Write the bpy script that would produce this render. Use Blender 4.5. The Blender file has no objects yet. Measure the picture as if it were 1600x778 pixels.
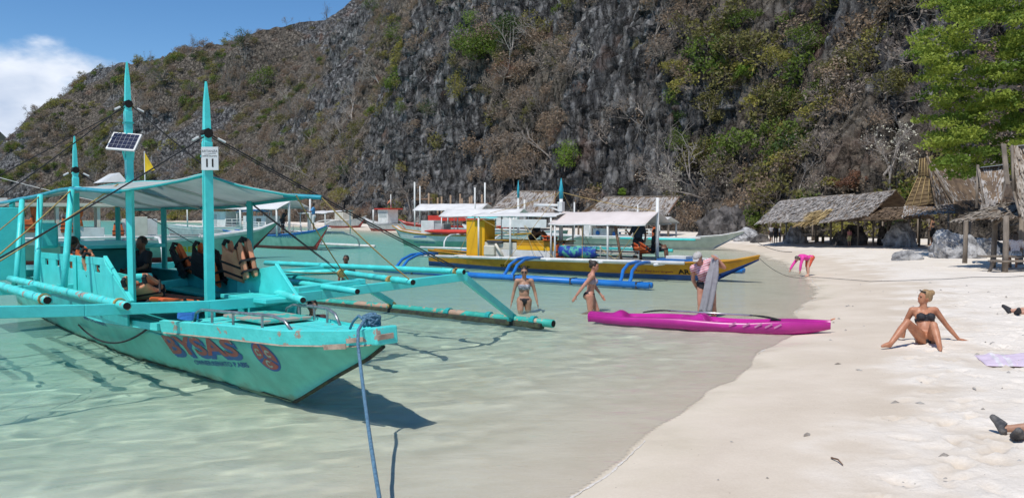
import bpy, bmesh, math, random
import numpy as np
from mathutils import Vector, Matrix, noise as mnoise
rng = np.random.default_rng(7); random.seed(7)
SC = bpy.context.scene
COL = SC.collection
R = math.radians

# ------------------------------------------------------------------ camera
CAM_H, F_PX, HOR = 2.1, 1200.0, 335.0          # metres, photo pixels, photo row of the horizon
PITCH = math.atan((389 - HOR) / F_PX)
cam_d = bpy.data.cameras.new('camera'); cam = bpy.data.objects.new('camera', cam_d); COL.objects.link(cam)
cam.location = (0, 0, CAM_H); cam.rotation_euler = (math.pi / 2 - PITCH, 0, 0)
cam_d.sensor_width = 36; cam_d.lens = 36 * F_PX / 1600; cam_d.clip_start = .1; cam_d.clip_end = 6000
SC.camera = cam

# ------------------------------------------------------------------ light
SUN_DIR = Vector((-.24, -.43, .87)).normalized()        # towards the sun
SUN_EL = math.asin(SUN_DIR.z); SUN_AZ = math.atan2(SUN_DIR.x, SUN_DIR.y)
world = bpy.data.worlds.new('World'); SC.world = world; world.use_nodes = True
nt = world.node_tree; nt.nodes.clear()
def N(t, kind, **kw):
    n = t.nodes.new(kind)
    for k, v in kw.items():
        if k in n.inputs.keys() if isinstance(k, str) else False: n.inputs[k].default_value = v
        else: setattr(n, k, v)
    return n
sky = N(nt, 'ShaderNodeTexSky', sky_type='NISHITA', sun_disc=False, sun_elevation=SUN_EL, sun_rotation=SUN_AZ,
        altitude=1200, air_density=1.0, dust_density=.05, ozone_density=3.0)
tc = N(nt, 'ShaderNodeTexCoord')
mp = N(nt, 'ShaderNodeMapping'); mp.inputs['Scale'].default_value = (1, 1, 2.1)
mp.inputs['Location'].default_value = (.14, 0, .1)
cn = N(nt, 'ShaderNodeTexNoise'); cn.inputs['Scale'].default_value = 3.4; cn.inputs['Detail'].default_value = 9; cn.inputs['Roughness'].default_value = .52
cr = N(nt, 'ShaderNodeValToRGB'); cr.color_ramp.elements[0].position = .34; cr.color_ramp.elements[1].position = .42
sx = N(nt, 'ShaderNodeSeparateXYZ')
lowm = N(nt, 'ShaderNodeMapRange'); lowm.inputs['From Min'].default_value = .150; lowm.inputs['From Max'].default_value = .185
lowm.inputs['To Min'].default_value = 1; lowm.inputs['To Max'].default_value = 0; lowm.interpolation_type = 'SMOOTHSTEP'
mul = N(nt, 'ShaderNodeMath', operation='MULTIPLY')
cn2 = N(nt, 'ShaderNodeTexNoise'); cn2.inputs['Scale'].default_value = 9; cn2.inputs['Detail'].default_value = 6
ccol = N(nt, 'ShaderNodeValToRGB'); ccol.color_ramp.elements[0].position = .35; ccol.color_ramp.elements[0].color = (4.0, 4.8, 6.2, 1)
ccol.color_ramp.elements[1].position = .68; ccol.color_ramp.elements[1].color = (7.2, 7.6, 8.3, 1)
mixc = N(nt, 'ShaderNodeMix', data_type='RGBA')
bg = N(nt, 'ShaderNodeBackground'); bg.inputs['Strength'].default_value = .125
hs = N(nt, 'ShaderNodeHueSaturation'); hs.inputs['Saturation'].default_value = 1.22
wo = N(nt, 'ShaderNodeOutputWorld')
l = nt.links.new
l(tc.outputs['Generated'], mp.inputs['Vector']); l(mp.outputs[0], cn.inputs['Vector']); l(mp.outputs[0], cn2.inputs['Vector'])
l(tc.outputs['Generated'], sx.inputs[0]); lz = N(nt, 'ShaderNodeMath', operation='MULTIPLY_ADD'); l(cn2.outputs['Fac'], lz.inputs[0]); lz.inputs[1].default_value = -.16; lz2 = N(nt, 'ShaderNodeMath', operation='ADD'); l(sx.outputs['Z'], lz2.inputs[0]); lz2.inputs[1].default_value = .08; l(lz2.outputs[0], lz.inputs[2]); l(lz.outputs[0], lowm.inputs['Value']); l(cn.outputs['Fac'], cr.inputs[0])
l(cr.outputs[0], mul.inputs[0]); l(lowm.outputs[0], mul.inputs[1]); l(cn2.outputs['Fac'], ccol.inputs[0])
l(sky.outputs[0], hs.inputs['Color']); l(mul.outputs[0], mixc.inputs[0]); l(hs.outputs[0], mixc.inputs[6]); l(ccol.outputs[0], mixc.inputs[7])
l(mixc.outputs[2], bg.inputs['Color']); l(bg.outputs[0], wo.inputs['Surface'])

sun_d = bpy.data.lights.new('sun', 'SUN'); sun_d.energy = 3.7; sun_d.angle = R(.53); sun_d.color = (1, .955, .89)
sun = bpy.data.objects.new('sun', sun_d); COL.objects.link(sun)
sun.rotation_euler = SUN_DIR.to_track_quat('Z', 'Y').to_euler(); sun.location = (0, 0, 60)
SC.view_settings.view_transform = 'Standard'; SC.view_settings.look = 'None'
SC.view_settings.exposure = .08; SC.view_settings.gamma = 1; SC.view_settings.use_curve_mapping = False
SC.render.engine = 'CYCLES'
SC.cycles.max_bounces = 6; SC.cycles.diffuse_bounces = 3; SC.cycles.glossy_bounces = 3; SC.cycles.transparent_max_bounces = 12
SC.cycles.caustics_reflective = False; SC.cycles.caustics_refractive = False
SC.cycles.use_adaptive_sampling = True; SC.cycles.adaptive_threshold = .015

# ------------------------------------------------------------------ measuring the photograph
CP, SP = math.cos(PITCH), math.sin(PITCH)
def ray(x, y):
    a, b = (x - 800) / F_PX, (389 - y) / F_PX
    return Vector((a, CP + b * SP, -SP + b * CP))
def W(x, y, z=0.0):                 # where the sight line of a photo pixel meets height z
    r = ray(x, y); return Vector((0, 0, CAM_H)) + r * ((z - CAM_H) / r.z)
def D(x, y, d):                     # the point of that sight line d metres into the scene
    r = ray(x, y); return Vector((0, 0, CAM_H)) + r * (d / r.y)
def V(*a): return Vector(a)

# ------------------------------------------------------------------ materials
MATS = {}
def srgb(h):
    if isinstance(h, str):
        c = [int(h[i:i + 2], 16) / 255 for i in (0, 2, 4)]
        return tuple(((v + .055) / 1.055) ** 2.4 if v > .04045 else v / 12.92 for v in c)
    return tuple(h)
def mat(name, col, rough=.6, col2=None, scale=6, detail=5, bump=0, bscale=None, stretch=(1, 1, 1), spec=.4, metal=0,
        chip=None, chip_at=.66, chip_scale=7, trans=0, coord='Object', lo=.38, hi=.62, transl=0):
    if name in MATS: return MATS[name]
    m = bpy.data.materials.new(name); m.use_nodes = True; MATS[name] = m
    t = m.node_tree; b = t.nodes['Principled BSDF']; L = t.links.new
    b.inputs['Roughness'].default_value = rough; b.inputs['Specular IOR Level'].default_value = spec; b.inputs['Metallic'].default_value = metal
    col = srgb(col); col2 = srgb(col2) if col2 else tuple(c * .72 for c in col)
    tcn = N(t, 'ShaderNodeTexCoord'); mpn = N(t, 'ShaderNodeMapping'); mpn.inputs['Scale'].default_value = stretch
    L(tcn.outputs[coord], mpn.inputs['Vector'])
    nz = N(t, 'ShaderNodeTexNoise'); nz.inputs['Scale'].default_value = scale; nz.inputs['Detail'].default_value = detail; nz.inputs['Roughness'].default_value = .6
    L(mpn.outputs[0], nz.inputs['Vector'])
    rp = N(t, 'ShaderNodeValToRGB'); rp.color_ramp.elements[0].position = lo; rp.color_ramp.elements[1].position = hi
    rp.color_ramp.elements[0].color = (*col2, 1); rp.color_ramp.elements[1].color = (*col, 1)
    L(nz.outputs['Fac'], rp.inputs[0]); out = rp.outputs[0]
    if chip:
        n2 = N(t, 'ShaderNodeTexNoise'); n2.inputs['Scale'].default_value = chip_scale; n2.inputs['Detail'].default_value = 8; n2.inputs['Roughness'].default_value = .65
        L(mpn.outputs[0], n2.inputs['Vector'])
        r2 = N(t, 'ShaderNodeValToRGB'); r2.color_ramp.elements[0].position = chip_at; r2.color_ramp.elements[1].position = chip_at + .02
        L(n2.outputs['Fac'], r2.inputs[0])
        mx = N(t, 'ShaderNodeMix', data_type='RGBA'); L(r2.outputs[0], mx.inputs[0]); L(out, mx.inputs[6]); mx.inputs[7].default_value = (*srgb(chip), 1)
        out = mx.outputs[2]
    L(out, b.inputs['Base Color'])
    if bump:
        n3 = N(t, 'ShaderNodeTexNoise'); n3.inputs['Scale'].default_value = bscale or scale * 4; n3.inputs['Detail'].default_value = 6
        L(mpn.outputs[0], n3.inputs['Vector'])
        bp = N(t, 'ShaderNodeBump'); bp.inputs['Strength'].default_value = bump; bp.inputs['Distance'].default_value = .02
        L(n3.outputs['Fac'], bp.inputs['Height']); L(bp.outputs[0], b.inputs['Normal'])
    if transl:
        tr = N(t, 'ShaderNodeBsdfTranslucent'); L(out, tr.inputs['Color'])
        ms = N(t, 'ShaderNodeMixShader'); ms.inputs[0].default_value = transl
        L(b.outputs[0], ms.inputs[1]); L(tr.outputs[0], ms.inputs[2]); L(ms.outputs[0], t.nodes['Material Output'].inputs['Surface'])
    return m

# ------------------------------------------------------------------ mesh builder
class MB:
    def __init__(s): s.v = []; s.f = []; s.m = []; s.cur = 0
    def add(s, vs, fs):
        o = len(s.v); s.v += [tuple(x) for x in vs]
        for f in fs: s.f.append(tuple(i + o for i in f)); s.m.append(s.cur)
        return s
    def hexa(s, c):      # eight corners, bottom 0-3 ccw, top 4-7
        return s.add(c, [(3, 2, 1, 0), (4, 5, 6, 7), (0, 1, 5, 4), (1, 2, 6, 5), (2, 3, 7, 6), (3, 0, 4, 7)])
    def beam(s, a, b, w, h, up=(0, 0, 1), w2=None, h2=None):
        a, b = Vector(a), Vector(b); d = (b - a).normalized(); up = Vector(up)
        sd = d.cross(up)
        if sd.length < 1e-4: sd = d.cross(Vector((1, 0, 0)))
        sd.normalize(); u = sd.cross(d).normalized()
        w2 = w if w2 is None else w2; h2 = h if h2 is None else h2
        c = []
        for p, ww, hh in ((a, w, h), (b, w2, h2)):
            c += [p - sd * ww / 2 - u * hh / 2, p + sd * ww / 2 - u * hh / 2, p + sd * ww / 2 + u * hh / 2, p - sd * ww / 2 + u * hh / 2]
        return s.add(c, [(0, 1, 2, 3), (7, 6, 5, 4), (0, 4, 5, 1), (1, 5, 6, 2), (2, 6, 7, 3), (3, 7, 4, 0)])
    def box(s, c, sx, sy, sz, rz=0):
        c = Vector(c); ca, sa = math.cos(rz), math.sin(rz); o = []
        for z in (-sz / 2, sz / 2):
            for x, y in ((-1, -1), (1, -1), (1, 1), (-1, 1)):
                X, Y = x * sx / 2, y * sy / 2; o.append((c.x + X * ca - Y * sa, c.y + X * sa + Y * ca, c.z + z))
        return s.hexa(o)
    def tube(s, pts, r, n=8, cap=True, hollow=False):
        pts = [Vector(p) for p in pts]; k = len(pts); rs = r if hasattr(r, '__len__') else [r] * k
        rings = []; ref = None
        for i, p in enumerate(pts):
            d = (pts[min(i + 1, k - 1)] - pts[max(i - 1, 0)])
            d = d.normalized() if d.length > 1e-9 else Vector((0, 0, 1))
            if ref is None: ref = Vector((0, 0, 1)) if abs(d.z) < .9 else Vector((1, 0, 0))
            sd = d.cross(ref).normalized(); u = sd.cross(d).normalized(); ref = u
            rings.append([p + (sd * math.cos(2 * math.pi * j / n) + u * math.sin(2 * math.pi * j / n)) * rs[i] for j in range(n)])
        return s.loft(rings, cap)
    def loft(s, rings, cap=True, closed=True):
        n = len(rings[0]); vs = [p for r_ in rings for p in r_]; fs = []
        for i in range(len(rings) - 1):
            for j in range(n if closed else n - 1):
                j2 = (j + 1) % n; fs.append((i * n + j, i * n + j2, (i + 1) * n + j2, (i + 1) * n + j))
        if cap and closed: fs += [tuple(reversed(range(n))), tuple(range((len(rings) - 1) * n, len(rings) * n))]
        return s.add(vs, fs)
    def prism(s, poly, off):         # planar 3D polygon pushed along a vector
        poly = [Vector(p) for p in poly]; off = Vector(off); n = len(poly)
        fs = [tuple(reversed(range(n))), tuple(range(n, 2 * n))] + [(i, (i + 1) % n, n + (i + 1) % n, n + i) for i in range(n)]
        return s.add(poly + [p + off for p in poly], fs)
    def sphere(s, c, rx, ry=None, rz=None, nu=10, nv=7, rot=None):
        ry = rx if ry is None else ry; rz = rx if rz is None else rz; c = Vector(c); vs = []
        for i in range(1, nv):
            th = math.pi * i / nv
            for j in range(nu):
                ph = 2 * math.pi * j / nu; p = Vector((rx * math.sin(th) * math.cos(ph), ry * math.sin(th) * math.sin(ph), rz * math.cos(th)))
                vs.append(c + (rot @ p if rot else p))
        t = Vector((0, 0, rz)); vs += [c + (rot @ t if rot else t), c - (rot @ t if rot else t)]; T, B = len(vs) - 2, len(vs) - 1; fs = []
        for j in range(nu):
            fs.append((T, j, (j + 1) % nu)); fs.append((B, (nv - 2) * nu + (j + 1) % nu, (nv - 2) * nu + j))
            for i in range(nv - 2): fs.append((i * nu + j, (i + 1) * nu + j, (i + 1) * nu + (j + 1) % nu, i * nu + (j + 1) % nu))
        return s.add(vs, fs)
    def sheet(s, g):                 # grid of points g[i][j]
        n, k = len(g), len(g[0])
        return s.add([p for r_ in g for p in r_], [(i * k + j, (i + 1) * k + j, (i + 1) * k + j + 1, i * k + j + 1) for i in range(n - 1) for j in range(k - 1)])
    def build(s, name, m=None, parent=None, smooth=False, bevel=0, fix=True, solid=0):
        me = bpy.data.meshes.new(name); off = parent.matrix_basis.translation if parent is not None else Vector()
        if parent is not None and parent.parent is not None: off = off + parent.parent.matrix_basis.translation
        if off.length: s.v = [(x - off.x, y - off.y, z - off.z) for x, y, z in s.v]
        me.from_pydata(s.v, [], s.f)
        ms = m if isinstance(m, (list, tuple)) else [m]
        for q in ms:
            if q: me.materials.append(q)
        if len(ms) > 1: me.polygons.foreach_set('material_index', s.m)
        if fix:
            bm = bmesh.new(); bm.from_mesh(me); bmesh.ops.recalc_face_normals(bm, faces=bm.faces); bm.to_mesh(me); bm.free()
        if smooth: me.polygons.foreach_set('use_smooth', [True] * len(me.polygons))
        me.update()
        o = bpy.data.objects.new(name, me); COL.objects.link(o)
        if parent is not None: o.parent = parent
        if bevel:
            b = o.modifiers.new('bevel', 'BEVEL'); b.width = bevel; b.segments = 2; b.limit_method = 'ANGLE'; b.harden_normals = False
        if solid:
            b = o.modifiers.new('solid', 'SOLIDIFY'); b.thickness = solid; b.offset = 0
        return o
def npmesh(name, verts, faces, m, parent=None, smooth=False):
    """fast mesh from arrays; faces (n,3) or (n,4)"""
    me = bpy.data.meshes.new(name); off = parent.matrix_basis.translation if parent is not None else Vector()
    verts = np.asarray(verts, dtype=np.float32) - np.array(off, dtype=np.float32); faces = np.asarray(faces, dtype=np.int32)
    k = faces.shape[1]; me.vertices.add(len(verts)); me.vertices.foreach_set('co', verts.ravel())
    me.loops.add(faces.size); me.loops.foreach_set('vertex_index', faces.ravel())
    me.polygons.add(len(faces)); me.polygons.foreach_set('loop_start', np.arange(len(faces), dtype=np.int32) * k)
    try: me.polygons.foreach_set('loop_total', np.full(len(faces), k, dtype=np.int32))
    except Exception: pass
    if m: me.materials.append(m)
    me.update(calc_edges=True)
    if smooth: me.polygons.foreach_set('use_smooth', np.ones(len(faces), dtype=bool))
    o = bpy.data.objects.new(name, me)
    COL.objects.link(o)
    if parent is not None: o.parent = parent
    return o
def tag(o, label=None, cat=None, group=None, kind=None):
    for k, v in (('label', label), ('category', cat), ('group', group), ('kind', kind)):
        if v: o[k] = v
    return o
def thing(name, label, cat, loc=(0, 0, 0), group=None):
    o = bpy.data.objects.new(name, None); o.location = Vector(loc); COL.objects.link(o); o.empty_display_size = .2
    return tag(o, label, cat, group)
def rope_pts(a, b, sag=.1, n=14):
    a, b = Vector(a), Vector(b)
    return [a.lerp(b, i / n) - Vector((0, 0, sag * 4 * (i / n) * (1 - i / n))) for i in range(n + 1)]

# ------------------------------------------------------------------ numpy noise
_P = np.random.default_rng(3).permutation(512).astype(np.int64); _G = np.random.default_rng(5).random(512)
def vnoise(x, y, z=0.0):
    x, y, z = np.broadcast_arrays(np.asarray(x, float), np.asarray(y, float), np.asarray(z, float))
    xi, yi, zi = (np.floor(q).astype(np.int64) for q in (x, y, z)); xf, yf, zf = x - xi, y - yi, z - zi
    s = lambda q: q * q * q * (q * (q * 6 - 15) + 10)
    u, v, w = s(xf), s(yf), s(zf)
    h = lambda a, b, c: _G[_P[(_P[(_P[a & 511] + b) & 511] + c) & 511]]
    r = 0
    for dz, cz in ((0, 1 - w), (1, w)):
        a = h(xi, yi, zi + dz) * (1 - u) + h(xi + 1, yi, zi + dz) * u; b = h(xi, yi + 1, zi + dz) * (1 - u) + h(xi + 1, yi + 1, zi + dz) * u
        r = r + (a * (1 - v) + b * v) * cz
    return r * 2 - 1
def fbm(x, y, z=0.0, o=4, g=.5, lac=2.03):
    a, t, n = 1.0, 0, 0
    for i in range(o): t = t + a * vnoise(np.asarray(x) * lac ** i + 17.3 * i, np.asarray(y) * lac ** i + 5.1 * i, np.asarray(z) * lac ** i); n += a; a *= g
    return t / n
def ridged(x, y, z=0.0, o=4, g=.5, lac=2.1):
    a, t, n = 1.0, 0, 0
    for i in range(o): t = t + a * (1 - np.abs(vnoise(np.asarray(x) * lac ** i + 9.7 * i, np.asarray(y) * lac ** i + 3.3 * i, np.asarray(z) * lac ** i))) ** 2; n += a; a *= g
    return t / n
def sstep(a, b, x):
    t = np.clip((np.asarray(x, float) - a) / (b - a), 0, 1); return t * t * (3 - 2 * t)
# ================================================================== ground, water, cliff
SHORE = [(-30, -40), (-9, -12), (-5, -4.5), (-2.6, 0), (-.9, 3)] + [tuple(W(*p)[:2]) for p in
         ((880, 778), (1000, 690), (1100, 625), (1190, 560), (1221, 535), (1257, 490), (1281, 456), (1272, 432), (1228, 409), (1189, 396), (1149, 389))] + \
        [(13.0, 54), (11.5, 60), (7, 66), (0, 73), (-8, 82), (-16, 95), (-26, 118), (-45, 150), (-80, 205), (-130, 262), (-185, 305), (-230, 345), (-330, 400), (-800, 500)]
def smooth_line(P, n=400, it=3, keep_uniform=True):
    P = np.array(P, float); s = np.r_[0, np.cumsum(np.hypot(*np.diff(P, axis=0).T))]
    # resample with chord-length spacing that is fine near the camera
    q = np.interp(np.linspace(0, len(P) - 1, n), np.arange(len(P)), s)
    C = np.c_[np.interp(q, s, P[:, 0]), np.interp(q, s, P[:, 1])]
    for _ in range(it): C[1:-1] = .25 * C[:-2] + .5 * C[1:-1] + .25 * C[2:]
    return C
SH = smooth_line(SHORE, 300, 6)
def shore_dist(x, y):                # signed distance to the water's edge, inland positive
    x = np.asarray(x, float).ravel(); y = np.asarray(y, float).ravel(); out = np.empty(len(x)); A, B = SH[:-1], SH[1:]; dd = B - A; L2 = (dd ** 2).sum(1)
    for i in range(0, len(x), 20000):
        p = np.c_[x[i:i + 20000], y[i:i + 20000]]; r_ = p[:, None, :] - A[None]
        t = np.clip((r_ * dd[None]).sum(2) / L2[None], 0, 1); q = r_ - t[..., None] * dd[None]; d2 = (q ** 2).sum(2); j = d2.argmin(1); k = np.arange(len(p))
        cr = dd[j, 0] * r_[k, j, 1] - dd[j, 1] * r_[k, j, 0]
        out[i:i + 20000] = np.sqrt(d2[k, j]) * np.where(cr > 0, -1, 1)
    return out
def ground_z(x, y, fine=True):
    x = np.asarray(x, float).ravel(); y = np.asarray(y, float).ravel(); d = shore_dist(x, y)
    d = d + .25 * fbm(x * .45, y * .45, o=3) * np.clip(1 - np.abs(d) / 8, 0, 1)
    di = np.clip(d, 0, None); do = np.clip(-d, 0, None)
    z = np.where(d > 0, .30 * (1 - np.exp(-di / 3.2)) + .010 * np.minimum(di, 60), -(2.3 * (1 - np.exp(-do * .045)) + .004 * np.minimum(do, 200)))
    if fine:
        dry = sstep(.8, 3.5, d)
        z = z + dry * (.020 * fbm(x * 2.1, y * 2.1, o=3) + .012 * np.clip(fbm(x * 5.3, y * 5.3, o=2), -.6, .3) + .035 * fbm(x * .45, y * .45, 4.0))
        z = z + np.where(d < 0, (.012 * vnoise(x * 1.1 + y * .4, y * 3.2) + .010 * np.sin(16 * (d + .22 * fbm(x * .8, y * .8, 6.0, o=3))) * sstep(-.1, .5, vnoise(x * .35, y * .35, 9.0)) * np.exp(-do / 6)) * np.clip(do * 2, 0, 1), 0)
    return z
def GZ(x, y): return float(ground_z([x], [y])[0])
def G(x, y, dz=0.0): return Vector((x, y, GZ(x, y) + dz))
def Wg(px, py, dz=0.0):              # sight line of a photo pixel down to the real sand
    z = .2
    for _ in range(12): p = W(px, py, z); z = GZ(p.x, p.y)
    p.z += dz; return p
def warped(lo, a, b, hi, step, grow=1.06):
    c = list(np.arange(a, b + 1e-6, step)); s = step
    while c[-1] < hi: s *= grow; c.append(c[-1] + s)
    s = step
    while c[0] > lo: s *= grow; c.insert(0, c[0] - s)
    return np.array(c)

# --- sand
def sand_material():
    m = bpy.data.materials.new('coral_sand'); m.use_nodes = True; t = m.node_tree; L = t.links.new; b = t.nodes['Principled BSDF']
    g = N(t, 'ShaderNodeNewGeometry'); s = N(t, 'ShaderNodeSeparateXYZ'); L(g.outputs['Position'], s.inputs[0])
    n1 = N(t, 'ShaderNodeTexNoise'); n1.inputs['Scale'].default_value = 1.1; n1.inputs['Detail'].default_value = 6; L(g.outputs['Position'], n1.inputs['Vector'])
    n2 = N(t, 'ShaderNodeTexNoise'); n2.inputs['Scale'].default_value = 55; n2.inputs['Detail'].default_value = 4; L(g.outputs['Position'], n2.inputs['Vector'])
    a = N(t, 'ShaderNodeMath', operation='MULTIPLY_ADD'); L(n1.outputs['Fac'], a.inputs[0]); a.inputs[1].default_value = .22; L(s.outputs['Z'], a.inputs[2])
    wet = N(t, 'ShaderNodeMapRange'); wet.inputs['From Min'].default_value = .245; wet.inputs['From Max'].default_value = .315; L(a.outputs[0], wet.inputs['Value'])
    wet2 = N(t, 'ShaderNodeMapRange'); wet2.inputs['From Min'].default_value = .10; wet2.inputs['From Max'].default_value = .165; L(a.outputs[0], wet2.inputs['Value'])
    dry = N(t, 'ShaderNodeValToRGB'); dry.color_ramp.elements[0].position = .3; dry.color_ramp.elements[0].color = (.67, .595, .50, 1)
    dry.color_ramp.elements[1].position = .6; dry.color_ramp.elements[1].color = (.79, .72, .63, 1)
    ad = N(t, 'ShaderNodeMath', operation='MULTIPLY_ADD'); L(n2.outputs['Fac'], ad.inputs[0]); ad.inputs[1].default_value = .35; ad2 = N(t, 'ShaderNodeMath', operation='MULTIPLY')
    L(n1.outputs['Fac'], ad2.inputs[0]); ad2.inputs[1].default_value = .7; L(ad2.outputs[0], ad.inputs[2]); L(ad.outputs[0], dry.inputs[0])
    damp = N(t, 'ShaderNodeValToRGB'); damp.color_ramp.elements[0].position = .3; damp.color_ramp.elements[0].color = (.56, .47, .365, 1)
    damp.color_ramp.elements[1].position = .66; damp.color_ramp.elements[1].color = (.70, .605, .49, 1); L(ad.outputs[0], damp.inputs[0])
    m1 = N(t, 'ShaderNodeMix', data_type='RGBA'); L(wet.outputs[0], m1.inputs[0]); L(damp.outputs[0], m1.inputs[6]); L(dry.outputs[0], m1.inputs[7])
    # soaked sand below the wash line and under water
    soak = N(t, 'ShaderNodeValToRGB'); soak.color_ramp.elements[0].position = .3; soak.color_ramp.elements[0].color = (.68, .585, .45, 1)
    soak.color_ramp.elements[1].position = .7; soak.color_ramp.elements[1].color = (.79, .70, .56, 1); L(ad.outputs[0], soak.inputs[0])
    m2 = N(t, 'ShaderNodeMix', data_type='RGBA'); L(wet2.outputs[0], m2.inputs[0]); L(soak.outputs[0], m2.inputs[6]); L(m1.outputs[2], m2.inputs[7])
    # specks: shell grit and bits of leaf
    vo = N(t, 'ShaderNodeTexVoronoi'); vo.inputs['Scale'].default_value = 9; L(g.outputs['Position'], vo.inputs['Vector'])
    sp = N(t, 'ShaderNodeMapRange'); sp.inputs['From Min'].default_value = .035; sp.inputs['From Max'].default_value = .06; L(vo.outputs['Distance'], sp.inputs['Value'])
    spn = N(t, 'ShaderNodeSeparateColor'); L(vo.outputs['Color'], spn.inputs[0]); lt = N(t, 'ShaderNodeMath', operation='GREATER_THAN'); lt.inputs[1].default_value = .3; L(spn.outputs[0], lt.inputs[0])
    mx = N(t, 'ShaderNodeMath', operation='MAXIMUM'); L(sp.outputs[0], mx.inputs[0]); L(lt.outputs[0], mx.inputs[1])
    m3 = N(t, 'ShaderNodeMix', data_type='RGBA'); L(mx.outputs[0], m3.inputs[0]); m3.inputs[6].default_value = (.20, .16, .12, 1); L(m2.outputs[2], m3.inputs[7])
    L(m3.outputs[2], b.inputs['Base Color'])
    rg = N(t, 'ShaderNodeMapRange'); L(wet2.outputs[0], rg.inputs['Value']); rg.inputs['To Min'].default_value = .32; rg.inputs['To Max'].default_value = .95; L(rg.outputs[0], b.inputs['Roughness'])
    b.inputs['Specular IOR Level'].default_value = .3
    # relief: trampled sand, footprints as dents
    n3 = N(t, 'ShaderNodeTexNoise'); n3.inputs['Scale'].default_value = 7; n3.inputs['Detail'].default_value = 8; n3.inputs['Roughness'].default_value = .65; L(g.outputs['Position'], n3.inputs['Vector'])
    v2 = N(t, 'ShaderNodeTexVoronoi'); v2.inputs['Scale'].default_value = 2.6; v2.feature = 'SMOOTH_F1'; L(g.outputs['Position'], v2.inputs['Vector'])
    hv = N(t, 'ShaderNodeMapRange'); hv.inputs['From Max'].default_value = .33; hv.inputs['To Max'].default_value = .9; L(v2.outputs['Distance'], hv.inputs['Value'])
    hh = N(t, 'ShaderNodeMath', operation='ADD'); L(n3.outputs['Fac'], hh.inputs[0]); L(hv.outputs[0], hh.inputs[1])
    bs = N(t, 'ShaderNodeMapRange'); L(wet.outputs[0], bs.inputs['Value']); bs.inputs['To Min'].default_value = .12; bs.inputs['To Max'].default_value = .6
    bp = N(t, 'ShaderNodeBump'); bp.inputs['Distance'].default_value = .055; L(bs.outputs[0], bp.inputs['Strength']); L(hh.outputs[0], bp.inputs['Height']); L(bp.outputs[0], b.inputs['Normal'])
    return m
gx = warped(-700, .5, 11.5, 160, .055, 1.045); gy = warped(-40, 4.6, 17, 700, .055, 1.035)
GX, GY = np.meshgrid(gx, gy); gz = ground_z(GX, GY).reshape(GX.shape)
_r = np.random.default_rng(19)
for _ in range(1500):                # footprints and scuffs in the dry sand
    fx, fy = _r.uniform(1, 13), 4.5 + 15 * _r.random() ** 1.3
    if shore_dist([fx], [fy])[0] < 1.9: continue
    an, ln_, wd_, dp = _r.uniform(0, 6.28), _r.uniform(.10, .17), _r.uniform(.05, .08), _r.uniform(.012, .035)
    i0, i1 = np.searchsorted(gx, (fx - .4, fx + .4)); j0, j1 = np.searchsorted(gy, (fy - .4, fy + .4)); sx_, sy_ = GX[j0:j1, i0:i1] - fx, GY[j0:j1, i0:i1] - fy
    a1, a2 = (sx_ * math.cos(an) + sy_ * math.sin(an)) / ln_, (-sx_ * math.sin(an) + sy_ * math.cos(an)) / wd_; q_ = np.sqrt(a1 ** 2 + a2 ** 2); gz[j0:j1, i0:i1] += -dp * np.exp(-(q_ ** 4)) + dp * .5 * np.exp(-((q_ - 1.45) / .35) ** 2)
gz = gz.ravel()
nx, ny = len(gx), len(gy); idx = np.arange(nx * ny).reshape(ny, nx)
gf = np.c_[idx[:-1, :-1].ravel(), idx[:-1, 1:].ravel(), idx[1:, 1:].ravel(), idx[1:, :-1].ravel()]
ground = npmesh('ground', np.c_[GX.ravel(), GY.ravel(), gz], gf, sand_material(), smooth=True); tag(ground, kind='structure')

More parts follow.
